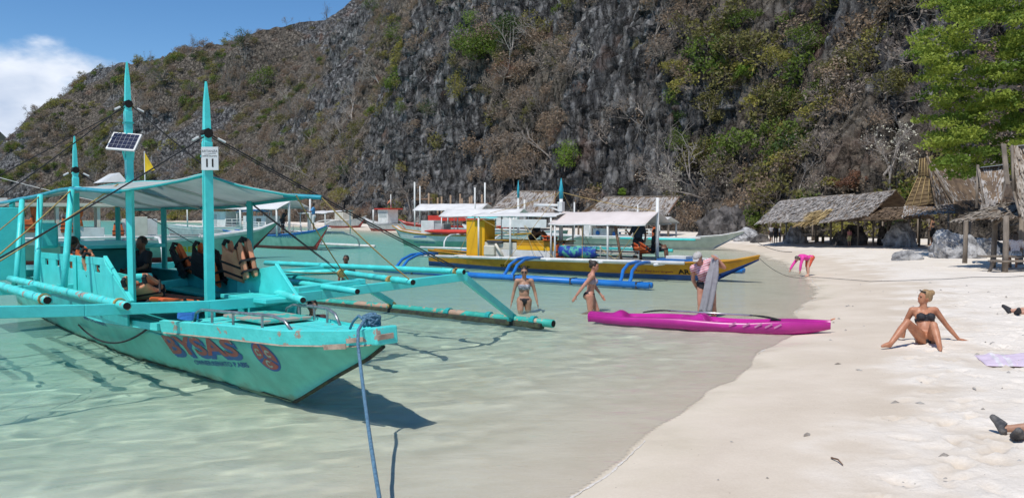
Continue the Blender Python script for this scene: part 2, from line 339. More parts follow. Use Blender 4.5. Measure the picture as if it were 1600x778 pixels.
# --- water
def water_material(film=False, gain=1.14):
    m = bpy.data.materials.new('water_film' if film else 'lagoon_water'); m.use_nodes = True; t = m.node_tree; L = t.links.new; t.nodes.remove(t.nodes['Principled BSDF'])
    at = N(t, 'ShaderNodeAttribute', attribute_name='depth'); g = N(t, 'ShaderNodeNewGeometry')
    # clear water: tint by thickness of the layer (absorption), per pass
    cols = []
    for k in (.40, .06, .09):
        e = N(t, 'ShaderNodeMath', operation='MULTIPLY'); L(at.outputs['Fac'], e.inputs[0]); e.inputs[1].default_value = -k
        x = N(t, 'ShaderNodeMath', operation='EXPONENT'); L(e.outputs[0], x.inputs[0]); y_ = N(t, 'ShaderNodeMath', operation='MULTIPLY'); L(x.outputs[0], y_.inputs[0]); y_.inputs[1].default_value = 1 if film else gain; cols.append(y_)
    cc = N(t, 'ShaderNodeCombineColor')
    for i, x in enumerate(cols): L(x.outputs[0], cc.inputs[i])
    tr = N(t, 'ShaderNodeBsdfRefraction'); tr.inputs['IOR'].default_value = 1.33; tr.inputs['Roughness'].default_value = 0; L(cc.outputs[0], tr.inputs['Color'])
    if film: tr = N(t, 'ShaderNodeBsdfTransparent'); L(cc.outputs[0], tr.inputs['Color'])      # a film of water hardly bends light
    # suspended sediment scatters light back out of deeper water
    df = N(t, 'ShaderNodeBsdfDiffuse'); dn = N(t, 'ShaderNodeMapRange'); dn.inputs['From Max'].default_value = 2.5; L(at.outputs['Fac'], dn.inputs['Value'])
    dr = N(t, 'ShaderNodeValToRGB'); dr.color_ramp.elements[0].position = 0; dr.color_ramp.elements[0].color = (.70, .62, .48, 1); dr.color_ramp.elements[1].position = 1; dr.color_ramp.elements[1].color = (.15, .50, .43, 1)
    for ps, cl in ((.10, (.60, .68, .52, 1)), (.24, (.40, .68, .56, 1)), (.50, (.23, .55, .46, 1))): dr.color_ramp.elements.new(ps).color = cl
    L(dn.outputs[0], dr.inputs[0]); L(dr.outputs[0], df.inputs['Color'])
    sm = N(t, 'ShaderNodeValToRGB'); sm.color_ramp.elements[0].position = 0; sm.color_ramp.elements[0].color = (0, 0, 0, 1); sm.color_ramp.elements[1].position = 1; sm.color_ramp.elements[1].color = (.94, .94, .94, 1)
    for ps, v_ in ((.06, .01), (.16, .07), (.30, .26), (.55, .56), (.8, .82)): sm.color_ramp.elements.new(ps).color = (v_, v_, v_, 1)
    L(dn.outputs[0], sm.inputs[0])
    body = N(t, 'ShaderNodeMixShader'); L(sm.outputs[0], body.inputs[0]); L(tr.outputs[0], body.inputs[1]); L(df.outputs[0], body.inputs[2])
    # ripples
    mp_ = N(t, 'ShaderNodeMapping'); mp_.inputs['Rotation'].default_value = (0, 0, R(-18)); mp_.inputs['Scale'].default_value = (.55, 1.25, 1); L(g.outputs['Position'], mp_.inputs['Vector'])
    w1 = N(t, 'ShaderNodeTexNoise'); w1.inputs['Scale'].default_value = 1.5; w1.inputs['Detail'].default_value = 3; w1.inputs['Distortion'].default_value = .8; L(mp_.outputs[0], w1.inputs['Vector'])
    w2 = N(t, 'ShaderNodeTexNoise'); w2.inputs['Scale'].default_value = 6.5; w2.inputs['Detail'].default_value = 3; w2.inputs['Distortion'].default_value = 1.3; L(mp_.outputs[0], w2.inputs['Vector'])
    s1 = N(t, 'ShaderNodeMath', operation='MULTIPLY_ADD'); L(w2.outputs['Fac'], s1.inputs[0]); s1.inputs[1].default_value = .30; L(w1.outputs['Fac'], s1.inputs[2])
    calm = N(t, 'ShaderNodeMapRange'); calm.inputs['From Max'].default_value = .9; calm.inputs['To Min'].default_value = .30; calm.inputs['To Max'].default_value = 1; L(at.outputs['Fac'], calm.inputs['Value'])
    bp = N(t, 'ShaderNodeBump'); bp.inputs['Distance'].default_value = .20; L(calm.outputs[0], bp.inputs['Strength']); L(s1.outputs[0], bp.inputs['Height'])
    gl = N(t, 'ShaderNodeBsdfGlossy'); gl.inputs['Roughness'].default_value = .05; L(bp.outputs[0], gl.inputs['Normal'])
    fr = N(t, 'ShaderNodeFresnel'); fr.inputs['IOR'].default_value = 1.33; bp2 = N(t, 'ShaderNodeBump'); bp2.inputs['Distance'].default_value = .085; L(calm.outputs[0], bp2.inputs['Strength']); L(s1.outputs[0], bp2.inputs['Height']); L(bp2.outputs[0], fr.inputs['Normal'])
    fh = N(t, 'ShaderNodeMath', operation='MULTIPLY'); L(fr.outputs[0], fh.inputs[0]); fh.inputs[1].default_value = .72; frc = N(t, 'ShaderNodeMath', operation='MINIMUM'); L(fh.outputs[0], frc.inputs[0]); frc.inputs[1].default_value = .34
    ms = N(t, 'ShaderNodeMixShader'); L(frc.outputs[0], ms.inputs[0]); L(body.outputs[0], ms.inputs[1]); L(gl.outputs[0], ms.inputs[2])
    L(ms.outputs[0], t.nodes['Material Output'].inputs['Surface']); return m
wx = warped(-700, -5.5, 5.0, 60, .036, 1.05); wy = warped(-40, 5, 14, 700, .036, 1.045); WX, WY = np.meshgrid(wx, wy)
def waves(x, y):
    c, s_ = math.cos(R(-18)), math.sin(R(-18)); a, b = x * c - y * s_, x * s_ + y * c; w = .35 * fbm(x * .5, y * .5, 3.0, o=2)
    q = lambda f, g, k: 1 - 2 * np.abs(vnoise(a * f + w, b * g - w, k))
    return .016 * vnoise(a * .9 + w, b * 1.7 + w, 1.0) + .014 * vnoise(a * 2.0 + 2 * w, b * 3.4 - w, 5.0) + .011 * vnoise(a * 3.6 - w, b * 5.2 + 2 * w, 9.0)
cellw = np.maximum(np.gradient(wx)[None, :], np.gradient(wy)[:, None]); WZ = waves(WX, WY) * np.clip(1.6 - cellw / .12, 0, 1)
wd = np.clip(-ground_z(WX, WY), 0, 4); nx, ny = len(wx), len(wy); idx = np.arange(nx * ny).reshape(ny, nx)
wf = np.c_[idx[:-1, :-1].ravel(), idx[:-1, 1:].ravel(), idx[1:, 1:].ravel(), idx[1:, :-1].ravel()]
keep = wd[wf].min(1) > .003
water = npmesh('water', np.c_[WX.ravel(), WY.ravel(), (WZ.ravel() * np.clip(wd * 5, 0, 1))], wf[keep], water_material(), smooth=True)
water.data.materials.append(water_material(True)); water.data.polygons.foreach_set('material_index', (wd[wf[keep]].mean(1) < .009).astype(np.int32))
a_ = water.data.attributes.new('depth', 'FLOAT', 'POINT'); a_.data.foreach_set('value', wd.astype(np.float32)); tag(water, kind='structure'); water.cycles.is_caustics_caster = True; ground.cycles.is_caustics_receiver = True; sun_d.cycles.is_caustics_light = True; SC.cycles.caustics_refractive = True

# --- broken line of foam where the wash ends
i_ = np.repeat(np.arange(len(SH) - 1), 24); f_ = np.tile(np.arange(24) / 24, len(SH) - 1)[:, None]; q_ = SH[i_] * (1 - f_) + SH[i_ + 1] * f_; t_ = SH[i_ + 1] - SH[i_]; t_ /= np.linalg.norm(t_, axis=1, keepdims=True); nn_ = np.c_[t_[:, 1], -t_[:, 0]]
c_ = q_ + nn_ * (.03 * fbm(q_[:, 0] * 3, q_[:, 1] * 3, 1.0, o=3) - .03 - .25 * fbm(q_[:, 0] * .45, q_[:, 1] * .45, o=3))[:, None]; on_ = (vnoise(q_[:, 0] * .9, q_[:, 1] * .9, 3.0) > .30) & (q_[:, 1] > 3) & (q_[:, 1] < 44) & (q_[:, 0] > -3)
w_f = (.004 + .014 * np.abs(vnoise(q_[:, 0] * 7, q_[:, 1] * 7, 6.0)))[:, None]; z_ = np.maximum(.004, ground_z(c_[:, 0], c_[:, 1]) + .004); n_ = len(c_)
fv = np.concatenate([np.c_[c_ - nn_ * w_f, z_ - .002], np.c_[c_, z_ + .003], np.c_[c_ + nn_ * w_f, z_ - .002]]); k_ = np.nonzero(on_[:-1] & on_[1:])[0]
tag(npmesh('foam', fv, np.concatenate([np.c_[k_, k_ + 1, n_ + k_ + 1, n_ + k_], np.c_[n_ + k_, n_ + k_ + 1, 2 * n_ + k_ + 1, 2 * n_ + k_]]), mat('sea_foam', (.78, .74, .68), .6, (.60, .54, .46), scale=40)), 'thin broken foam line along the water edge', 'foam', kind='stuff')
# --- cliff
# base line in plan with height and lean (run per metre of rise) of the rock at each place
def bp_(px, d): return ((px - 800) / F_PX * d, d)
BASE = [((-520, 420), 12, 1.0), ((-400, 395), 16, .9), ((-330, 375), 8, .85), ((-288, 362), 20, .85), ((-258, 351), 76, .85), (bp_(0, 335), 77, .85), (bp_(60, 302), 76, .85), (bp_(100, 290), 77, .85), (bp_(150, 275), 77, .85), (bp_(195, 262), 87, .85), (bp_(235, 248), 97, .85),
        (bp_(290, 230), 100, .85), (bp_(335, 217), 100, .8), (bp_(400, 198), 98, .75), (bp_(450, 183), 94, .7), (bp_(490, 168), 90, .6), (bp_(560, 142), 80, .45), (bp_(640, 122), 80, .33),
        (bp_(760, 104), 80, .33), (bp_(880, 92), 80, .36), (bp_(960, 84), 80, .36), (bp_(1080, 74), 80, .55), (bp_(1180, 64), 75, .62), (bp_(1300, 57), 70, .6), (bp_(1420, 53), 70, .6), (bp_(1520, 49), 68, .6),
        (bp_(1650, 44), 66, .6), (bp_(1850, 37), 66, .6), ((36, 24), 64, .6), ((39, 8), 60, .7), ((42, -16), 55, .7)]
bpts = np.array([b[0] for b in BASE], float); K = np.arange(len(BASE)); kk = np.linspace(0, len(BASE) - 1, 4000)
fine = np.c_[np.interp(kk, K, bpts[:, 0]), np.interp(kk, K, bpts[:, 1])]
ker = np.hanning(141); ker /= ker.sum()
def smk(a): return np.convolve(np.pad(a, 70, mode='edge'), ker, 'valid')
fine = np.c_[smk(fine[:, 0]), smk(fine[:, 1])]
Hf = smk(np.interp(kk, K, [b[1] for b in BASE])); Lf = smk(np.interp(kk, K, [b[2] for b in BASE]))
# columns: spacing grows with the distance
seg = np.hypot(*np.diff(fine, axis=0).T); dist = np.hypot(fine[:, 0], fine[:, 1]); w_ = np.r_[0, np.cumsum(seg / np.clip(.0030 * dist[1:], .13, 2))]
NC = int(w_[-1]); q = np.interp(np.arange(NC), w_, np.arange(4000))
cx = np.interp(q, np.arange(4000), fine[:, 0]); cy = np.interp(q, np.arange(4000), fine[:, 1]); cH = np.interp(q, np.arange(4000), Hf); cL = np.interp(q, np.arange(4000), Lf)
arc = np.r_[0, np.cumsum(np.hypot(np.diff(cx), np.diff(cy)))]
tx, ty = np.gradient(cx), np.gradient(cy); tn = np.hypot(tx, ty); nxp, nyp = ty / tn, -tx / tn        # points back towards the bay
flip = np.sign(-(nxp * cx + nyp * cy)); flip = 1 if flip.mean() > 0 else -1; nxp, nyp = nxp * flip, nyp * flip
ker2 = np.hanning(61); ker2 /= ker2.sum(); sm2 = lambda a: np.convolve(np.pad(a, 30, mode='edge'), ker2, 'valid')
nxp, nyp = sm2(nxp), sm2(nyp); tn = np.hypot(nxp, nyp); nxp, nyp = nxp / tn, nyp / tn
NR = 300; fr_ = np.linspace(0, 1, NR); fr_ = fr_ ** 1.18
Hh = fr_[:, None] * cH[None, :]; A = np.broadcast_to(arc[None, :], Hh.shape)
# profile: steps of steep faces and ledges
stepn = vnoise(A * .05, Hh * .11, 2.0); run = cL[None, :] * (1 + .75 * stepn)
dh = np.diff(Hh, axis=0, prepend=0); back = np.cumsum(run * dh, axis=0)
near = np.clip(1.15 - np.hypot(cx, cy) / 420, .5, 1.15)[None, :]
rn = fbm(A * .032, Hh * .05, 7.0, o=3) + .28 * fbm(A * .14, Hh * .14, 1.0, o=3)
def pxpy(X, Y, Z):
    dz = Z - CAM_H; yy = Y * CP - dz * SP; zz = Y * SP + dz * CP
    yy = np.where(np.abs(yy) < .01, .01, yy); return 800 + F_PX * X / yy, 389 - F_PX * zz / yy
X0 = cx[None, :] - nxp[None, :] * back; Y0 = cy[None, :] - nyp[None, :] * back; Z0 = Hh - .6
PX, PY = pxpy(X0, Y0, Z0)
ROCKS = [(525, 55, 40, 85, .9), (655, 190, 62, 85, 1.0), (720, 225, 55, 60, .8), (640, 305, 80, 55, 1.1), (590, 25, 60, 35, .5), (950, 160, 60, 95, .9), (930, 270, 55, 70, 1.1), (1000, 290, 50, 45, .6), (1010, 180, 50, 60, .7),
         (1075, 35, 50, 50, .7), (870, 45, 55, 40, .5), (1130, 160, 40, 40, .4), (480, 90, 30, 40, .3), (1395, 60, 40, 70, .5), (760, 215, 30, 60, .3), (1240, 290, 60, 30, .3), (140, 150, 50, 40, .5), (160, 290, 80, 30, .4), (1300, 40, 40, 60, .2),
         (415, 110, 70, 50, -.5), (330, 170, 90, 60, -.4), (830, 170, 60, 90, -.5), (810, 260, 40, 50, -.6), (560, 160, 50, 60, -.4), (1100, 240, 60, 60, -.4), (1290, 180, 90, 90, -.5), (1200, 250, 70, 60, -.4), (770, 70, 60, 50, -.6)]
rock = rn * 1.7 + .20 - .42 * np.clip((520 - PX) / 160, 0, 1) + .22 * np.clip((PX - 850) / 100, 0, 1)
for (a, b, c, d, e) in ROCKS: rock = rock + e * np.exp(-(((PX - a) / c) ** 2 + ((PY - b) / d) ** 2))
rockm = sstep(-.05, .42, rock)
butt = 4.2 * fbm(A * .035, Hh * .022, 3.0, o=3) + 2.2 * (ridged(A * .10, Hh * .035, 5.0, o=2) - .5)
flute = ridged(A * .62, Hh * .045, 1.5, o=3) - .55
crag = ridged(A * .33, Hh * .22, 4.0, o=4, g=.55) - .5
small = fbm(A * 1.6, Hh * .9, 8.0, o=3)
def blocks(w, hh, seed, warp):
    a2 = A / w + warp * fbm(A * .5 / w, Hh * .35 / w, seed, o=2); ci = np.floor(a2); h2 = Hh / hh + 7.3 * np.mod(ci * .61803, 1) + .6 * fbm(A * .6 / w, Hh * .6 / w, seed + 3, o=2); cj = np.floor(h2)
    v = np.mod(np.sin(ci * 12.9898 + cj * 78.233 + seed) * 43758.5453, 1); fx = a2 - ci; edge = np.minimum(fx, 1 - fx)
    return v - .5 - .95 * np.exp(-(edge / .10) ** 2)
blk = 2.0 * blocks(3.4, 11, 1.0, .55) + 1.15 * blocks(1.3, 4.2, 5.0, .6) + .5 * blocks(.6, 1.9, 9.0, .5)
disp = (butt + near * (rockm * (2.0 * flute + 1.6 * crag + .4 * small + blk) + (1 - rockm) * (1.0 * crag + .35 * small + .45 * blk + .5)))
foot = sstep(0, 5, Hh); disp = disp * (.35 + .65 * foot)
topf = 1 - sstep(.86, 1.0, np.broadcast_to(fr_[:, None], Hh.shape)) * .6
Z1 = Z0 + near * .55 * fbm(A * .8, Hh * .8, 11.0, o=2) * foot + (6.5 * fbm(A * .045, Hh * 0, 21.0, o=5, g=.6) + 1.6 * fbm(A * .3, Hh * 0, 23.0, o=2)) * fr_[:, None] ** 2
X1 = X0 + nxp[None, :] * disp * topf; Y1 = Y0 + nyp[None, :] * disp * topf
# the far side of the ridge falls away, so the hill is a body
ext = 6; bX, bY, bZ = [], [], []
for k in range(1, ext + 1):
    bX.append(X1[-1] - nxp * k * 9); bY.append(Y1[-1] - nyp * k * 9); bZ.append(Z1[-1] - (k / ext) ** 1.5 * (cH + 3) + 1.2 * vnoise(arc * .2, k * .7))
CX = np.vstack([X1] + [b[None] for b in bX]); CY = np.vstack([Y1] + [b[None] for b in bY]); CZ = np.vstack([Z1] + [b[None] for b in bZ])
def cliff_material():
    m = bpy.data.materials.new('limestone'); m.use_nodes = True; t = m.node_tree; L = t.links.new; b = t.nodes['Principled BSDF']
    g = N(t, 'ShaderNodeNewGeometry'); at = N(t, 'ShaderNodeAttribute', attribute_name='rock')
    mp_ = N(t, 'ShaderNodeMapping'); mp_.inputs['Scale'].default_value = (1, 1, .26); L(g.outputs['Position'], mp_.inputs['Vector'])
    n1 = N(t, 'ShaderNodeTexNoise'); n1.inputs['Scale'].default_value = 1.0; n1.inputs['Detail'].default_value = 6; n1.inputs['Roughness'].default_value = .7; L(mp_.outputs[0], n1.inputs['Vector'])
    n2 = N(t, 'ShaderNodeTexNoise'); n2.inputs['Scale'].default_value = .9; n2.inputs['Detail'].default_value = 6; n2.inputs['Roughness'].default_value = .72; L(g.outputs['Position'], n2.inputs['Vector'])
    rr = N(t, 'ShaderNodeValToRGB'); e = rr.color_ramp.elements; e[0].position = .34; e[0].color = (.026, .026, .028, 1); e[1].position = .68; e[1].color = (.38, .372, .36, 1)
    e2 = rr.color_ramp.elements.new(.5); e2.color = (.123, .121, .121, 1); L(n1.outputs['Fac'], rr.inputs[0])
    so = N(t, 'ShaderNodeValToRGB'); e = so.color_ramp.elements; e[0].position = .33; e[0].color = (.055, .049, .042, 1); e[1].position = .67; e[1].color = (.29, .25, .20, 1)
    e2 = so.color_ramp.elements.new(.5); e2.color = (.15, .128, .105, 1); L(n2.outputs['Fac'], so.inputs[0])
    rs = N(t, 'ShaderNodeMapRange'); rs.inputs['From Min'].default_value = .25; rs.inputs['From Max'].default_value = .75
    am = N(t, 'ShaderNodeMath', operation='MULTIPLY_ADD'); L(n2.outputs['Fac'], am.inputs[0]); am.inputs[1].default_value = .9
    sb = N(t, 'ShaderNodeMath', operation='SUBTRACT'); L(at.outputs['Fac'], sb.inputs[0]); sb.inputs[1].default_value = .35; L(sb.outputs[0], am.inputs[2]); L(am.outputs[0], rs.inputs['Value'])
    mx = N(t, 'ShaderNodeMix', data_type='RGBA'); L(rs.outputs[0], mx.inputs[0]); L(so.outputs[0], mx.inputs[6]); L(rr.outputs[0], mx.inputs[7])
    # iron stain where soil washes over the rock
    n4 = N(t, 'ShaderNodeTexNoise'); n4.inputs['Scale'].default_value = .16; n4.inputs['Detail'].default_value = 5; L(g.outputs['Position'], n4.inputs['Vector'])
    st = N(t, 'ShaderNodeMapRange'); st.inputs['From Min'].default_value = .60; st.inputs['From Max'].default_value = .72; st.inputs['To Max'].default_value = .55; L(n4.outputs['Fac'], st.inputs['Value'])
    m2 = N(t, 'ShaderNodeMix', data_type='RGBA'); L(st.outputs[0], m2.inputs[0]); L(mx.outputs[2], m2.inputs[6]); m2.inputs[7].default_value = (.19, .105, .07, 1)
    b.inputs['Roughness'].default_value = .95; b.inputs['Specular IOR Level'].default_value = .15
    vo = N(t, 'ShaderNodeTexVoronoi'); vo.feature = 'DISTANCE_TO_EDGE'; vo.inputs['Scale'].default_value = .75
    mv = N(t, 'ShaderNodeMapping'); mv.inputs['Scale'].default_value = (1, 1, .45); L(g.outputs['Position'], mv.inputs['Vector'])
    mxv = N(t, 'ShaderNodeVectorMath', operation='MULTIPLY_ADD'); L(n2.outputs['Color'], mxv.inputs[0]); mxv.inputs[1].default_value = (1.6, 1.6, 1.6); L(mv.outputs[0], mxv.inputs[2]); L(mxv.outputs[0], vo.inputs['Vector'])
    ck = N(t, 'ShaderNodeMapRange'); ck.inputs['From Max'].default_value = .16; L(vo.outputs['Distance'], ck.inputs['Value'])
    cv = N(t, 'ShaderNodeMapRange'); cv.inputs['From Min'].default_value = .0; cv.inputs['From Max'].default_value = .07; cv.inputs['To Min'].default_value = .22; L(vo.outputs['Distance'], cv.inputs['Value'])  # recess shade along the cracks, painted into the rock colour
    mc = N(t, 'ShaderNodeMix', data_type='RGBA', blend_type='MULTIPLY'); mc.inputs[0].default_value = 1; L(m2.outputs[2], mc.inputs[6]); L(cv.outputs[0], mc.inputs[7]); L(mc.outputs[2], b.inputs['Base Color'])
    n3 = N(t, 'ShaderNodeTexNoise'); n3.inputs['Scale'].default_value = 3.0; n3.inputs['Detail'].default_value = 7; n3.inputs['Roughness'].default_value = .7; L(mp_.outputs[0], n3.inputs['Vector'])
    ad = N(t, 'ShaderNodeMath', operation='MULTIPLY_ADD'); L(ck.outputs[0], ad.inputs[0]); ad.inputs[1].default_value = .5; L(n3.outputs['Fac'], ad.inputs[2])
    bp = N(t, 'ShaderNodeBump'); bp.inputs['Strength'].default_value = .9; bp.inputs['Distance'].default_value = .7; L(ad.outputs[0], bp.inputs['Height']); L(bp.outputs[0], b.inputs['Normal'])
    return m
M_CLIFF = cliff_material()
rws = CX.shape[0]; idx = np.arange(rws * NC).reshape(rws, NC)
cf = np.c_[idx[:-1, :-1].ravel(), idx[:-1, 1:].ravel(), idx[1:, 1:].ravel(), idx[1:, :-1].ravel()]
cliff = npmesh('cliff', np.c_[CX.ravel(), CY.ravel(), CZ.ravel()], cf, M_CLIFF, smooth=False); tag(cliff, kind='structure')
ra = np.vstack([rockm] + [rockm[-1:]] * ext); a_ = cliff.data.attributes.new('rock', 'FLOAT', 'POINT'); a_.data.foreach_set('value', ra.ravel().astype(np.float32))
CPX, CPY = pxpy(X1, Y1, Z1)
# surface normals of the cliff, for seating plants
gxu = np.gradient(X1, axis=1); gyu = np.gradient(Y1, axis=1); gzu = np.gradient(Z1, axis=1); gxv = np.gradient(X1, axis=0); gyv = np.gradient(Y1, axis=0); gzv = np.gradient(Z1, axis=0)
CN = np.cross(np.stack([gxu, gyu, gzu], -1), np.stack([gxv, gyv, gzv], -1)); CN /= np.linalg.norm(CN, axis=2, keepdims=True) + 1e-9
CN *= np.sign((CN[..., 0] * nxp[None] + CN[..., 1] * nyp[None] + .6 * CN[..., 2]))[..., None]
def on_cliff(px, py):
    d2 = (CPX - px) ** 2 + (CPY - py) ** 2; ok = (d2 < max(16, d2.min() * 1.5)) & (Y1 > 5); j = np.where(ok, Y1, 1e9).argmin(); i, k = np.unravel_index(j, Y1.shape)
    return Vector((X1[i, k], Y1[i, k], Z1[i, k])), Vector(CN[i, k])
# --- a far headland, out to sea on the left
hx = np.linspace(-1, 1, 90); hy = np.linspace(-1, 1, 30); HX, HY = np.meshgrid(hx, hy)
hz = 118 * np.exp(-(((HX + .12) / .5) ** 2) * 1.2) * np.clip(1 - HY ** 2, 0, 1) ** .8 * (1 + .35 * fbm(HX * 4, HY * 2, 3.0, o=4)) * sstep(1, .8, np.abs(HX)) - 2
hw = np.c_[(-640 + HX * 330).ravel(), (900 + HY * 120).ravel(), hz.ravel()]; idx = np.arange(90 * 30).reshape(30, 90)
headland = npmesh('headland', hw, np.c_[idx[:-1, :-1].ravel(), idx[:-1, 1:].ravel(), idx[1:, 1:].ravel(), idx[1:, :-1].ravel()], mat('far_forest', (.05, .065, .045), .95, (.028, .036, .03), scale=.05, detail=8, bump=1, bscale=.08, coord='Generated' if False else 'Object'), smooth=False)
tag(headland, kind='structure')
# ================================================================== plants
def leaf_quads(pts, size, nrm=None, jit=1.0, aspect=.55, r=rng):
    """one folded-looking rhombic leaf per point"""
    n = len(pts); d = r.normal(size=(n, 3)); d /= np.linalg.norm(d, axis=1, keepdims=True)
    e = r.normal(size=(n, 3))
    if nrm is not None: e = nrm + jit * .6 * e
    e = e - (e * d).sum(1, keepdims=True) * d; e /= np.linalg.norm(e, axis=1, keepdims=True) + 1e-9
    c = np.cross(d, e); s = (size * (.6 + .8 * r.random(n)))[:, None]
    v = np.stack([pts - d * s * .5, pts + c * s * aspect * .5, pts + d * s * .5, pts - c * s * aspect * .5], 1).reshape(-1, 3)
    return v, np.arange(4 * n).reshape(-1, 4)
def seg_prisms(a, b, ra, rb, sides=3):
    """thin tapered prisms for twigs; arrays of ends and radii -> verts, quads"""
    a, b = np.asarray(a, float), np.asarray(b, float); d = b - a; L_ = np.linalg.norm(d, axis=1, keepdims=True) + 1e-9; d = d / L_
    ref = np.where(np.abs(d[:, 2:3]) < .8, np.array([[0, 0, 1.]]), np.array([[1., 0, 0]])); s = np.cross(d, ref); s /= np.linalg.norm(s, axis=1, keepdims=True); u = np.cross(s, d)
    vs = []
    for p, r_ in ((a, ra), (b, rb)):
        for k in range(sides):
            th = 2 * math.pi * k / sides; vs.append(p + (s * math.cos(th) + u * math.sin(th)) * np.asarray(r_)[:, None])
    v = np.stack(vs, 1).reshape(-1, 3); n = len(a); o = (np.arange(n) * 2 * sides)[:, None]
    f = np.concatenate([o + np.array([[k, (k + 1) % sides, sides + (k + 1) % sides, sides + k]]) for k in range(sides)])
    return v, f
def branch(r, start, dirn, length, rad, depth, out, tips, spread=.75, kids=(2, 4), up=.12, bend=.25, shrink=.68):
    p = np.array(start, float); d = np.array(dirn, float); n = 3; 
    for i in range(n):
        d = d + r.normal(size=3) * bend * .6 + np.array([0, 0, up * .3]); d /= np.linalg.norm(d); q = p + d * length / n
        out.append((p, q, rad * (1 - .25 * i / n), rad * (1 - .25 * (i + 1) / n))); p = q
        if depth > 0 and i > 0:
            for _ in range(r.integers(*kids) - (1 if i < n - 1 else 0)):
                e = d + r.normal(size=3) * spread; e[2] += up; e /= np.linalg.norm(e)
                branch(r, p, e, length * shrink * (.7 + .5 * r.random()), rad * .58, depth - 1, out, tips, spread, kids, up, bend, shrink)
    if depth == 0: tips.append(p)
def skeleton(seed, trunks=1, length=1., rad=.05, depth=3, spread=.75, lean=.25, kids=(2, 4), up=.12, bend=.25, base=.05, shrink=.68):
    r = np.random.default_rng(seed); out, tips = [], []
    for k in range(trunks):
        d = np.array([r.normal() * lean, r.normal() * lean, 1.]); d /= np.linalg.norm(d)
        branch(r, np.array([r.normal() * base, r.normal() * base, -.15]), d, length, rad, depth, out, tips, spread, kids, up, bend, shrink)
    A_, B_, ra, rb = (np.array([o[i] for o in out]) for i in range(4)); return A_, B_, ra, rb, np.array(tips)
def clump_pts(r, n, centers, rad, flat=.75):
    c = centers[r.integers(0, len(centers), n)]; p = r.normal(size=(n, 3)); p /= np.linalg.norm(p, axis=1, keepdims=True)
    p *= (rad * r.random(n) ** .45)[:, None]; nr = p / (np.linalg.norm(p, axis=1, keepdims=True) + 1e-9); nr[:, 2] += .5; p[:, 2] *= flat
    return c + p, nr
def leafmat(name, a, b, tr=.3, scale=1.3): return mat(name, a, .6, b, scale=scale, detail=3, spec=.25, transl=tr, lo=.3, hi=.7)
M_TWIG = mat('dry_twig', (.36, .30, .25), .9, (.20, .165, .14), scale=3); M_BARK = mat('grey_bark', (.27, .24, .21), .9, (.13, .11, .095), scale=5, bump=.5)
M_PALE = mat('pale_bark', (.40, .36, .32), .85, (.24, .21, .185), scale=4)
LEAF = {'green': leafmat('leaf_green', (.165, .225, .038), (.085, .13, .024)), 'bright': leafmat('leaf_bright', (.24, .36, .04), (.13, .22, .03)), 'olive': leafmat('leaf_olive', (.225, .205, .06), (.115, .11, .04)),
        'yellow': leafmat('leaf_yellow_green', (.34, .30, .065), (.20, .19, .05)), 'brown': leafmat('leaf_dry_brown', (.36, .265, .175), (.21, .15, .105)), 'rust': leafmat('leaf_rust', (.25, .125, .07), (.15, .075, .05)),
        'dark': leafmat('leaf_dark', (.07, .12, .028), (.035, .065, .016)), 'grey': leafmat('leaf_grey_dry', (.37, .305, .24), (.21, .17, .135)), 'tree1': leafmat('leaf_tree_light', (.32, .38, .06), (.20, .27, .04), .38), 'tree2': leafmat('leaf_tree_dark', (.15, .225, .03), (.085, .14, .02), .3), 'white': mat('white_blossom', (.66, .62, .50), .6, (.50, .47, .36), transl=.15)}
def plant_mesh(name, seed, kind, n_leaf=300, leaf=.15, trunks=5, length=.55, rad=.02, depth=2, spread=.7, crown=.33, lean=.6, twig=None, flat=.8, up=.12, bend=.25, kids=(2, 4)):
    """crown + wood in one mesh (two materials); unit size about 2 m across"""
    r = np.random.default_rng(seed); A_, B_, ra, rb, tips = skeleton(seed, trunks, length, rad, depth, spread, lean, kids=kids, up=up, bend=bend)
    v1, f1 = seg_prisms(A_, B_, ra, rb); me = bpy.data.meshes.new(name); mats = [twig or M_TWIG]
    if n_leaf:
        p, nr = clump_pts(r, n_leaf, tips, crown, flat); v2, f2 = leaf_quads(p, np.full(n_leaf, leaf), nr, r=r); vv = np.vstack([v1, v2]); ff = np.vstack([f1, f2 + len(v1)]); mi = np.r_[np.zeros(len(f1)), np.ones(len(f2))]
        mats.append(LEAF[kind])
    else: vv, ff, mi = v1, f1, np.zeros(len(f1))
    me.from_pydata(vv.tolist(), [], ff.tolist())
    for q in mats: me.materials.append(q)
    me.polygons.foreach_set('material_index', mi.astype(np.int32)); return me
# prototypes of the scrub cover
PROTO = []
def proto(name, *a, **k): PROTO.append(plant_mesh(name, *a, **k)); return len(PROTO) - 1
P_DRY = [proto('dry_scrub', 100 + i, 'grey', n_leaf=130, leaf=.12, trunks=7, length=.62, rad=.016, depth=2, crown=.26, kids=(2, 4)) for i in range(4)]
P_BRN = [proto('brown_scrub', 120 + i, 'brown', n_leaf=330, leaf=.135, trunks=6, length=.55, depth=2, rad=.014) for i in range(3)]
P_RST = [proto('rust_scrub', 130 + i, 'rust', n_leaf=300, leaf=.085, trunks=6, length=.5, depth=2, rad=.014) for i in range(2)]
P_OLV = [proto('olive_scrub', 140 + i, 'olive', n_leaf=380, leaf=.155, trunks=5, length=.55, depth=2) for i in range(3)]
P_YEL = [proto('yellow_scrub', 150 + i, 'yellow', n_leaf=340, leaf=.15, trunks=5, length=.55, depth=2) for i in range(2)]
P_GRN = [proto('green_scrub', 160 + i, 'green', n_leaf=420, leaf=.165, trunks=5, length=.55, depth=2) for i in range(3)]
P_DRK = [proto('dark_scrub', 170 + i, 'dark', n_leaf=420, leaf=.14, trunks=5, length=.55, depth=2) for i in range(2)]
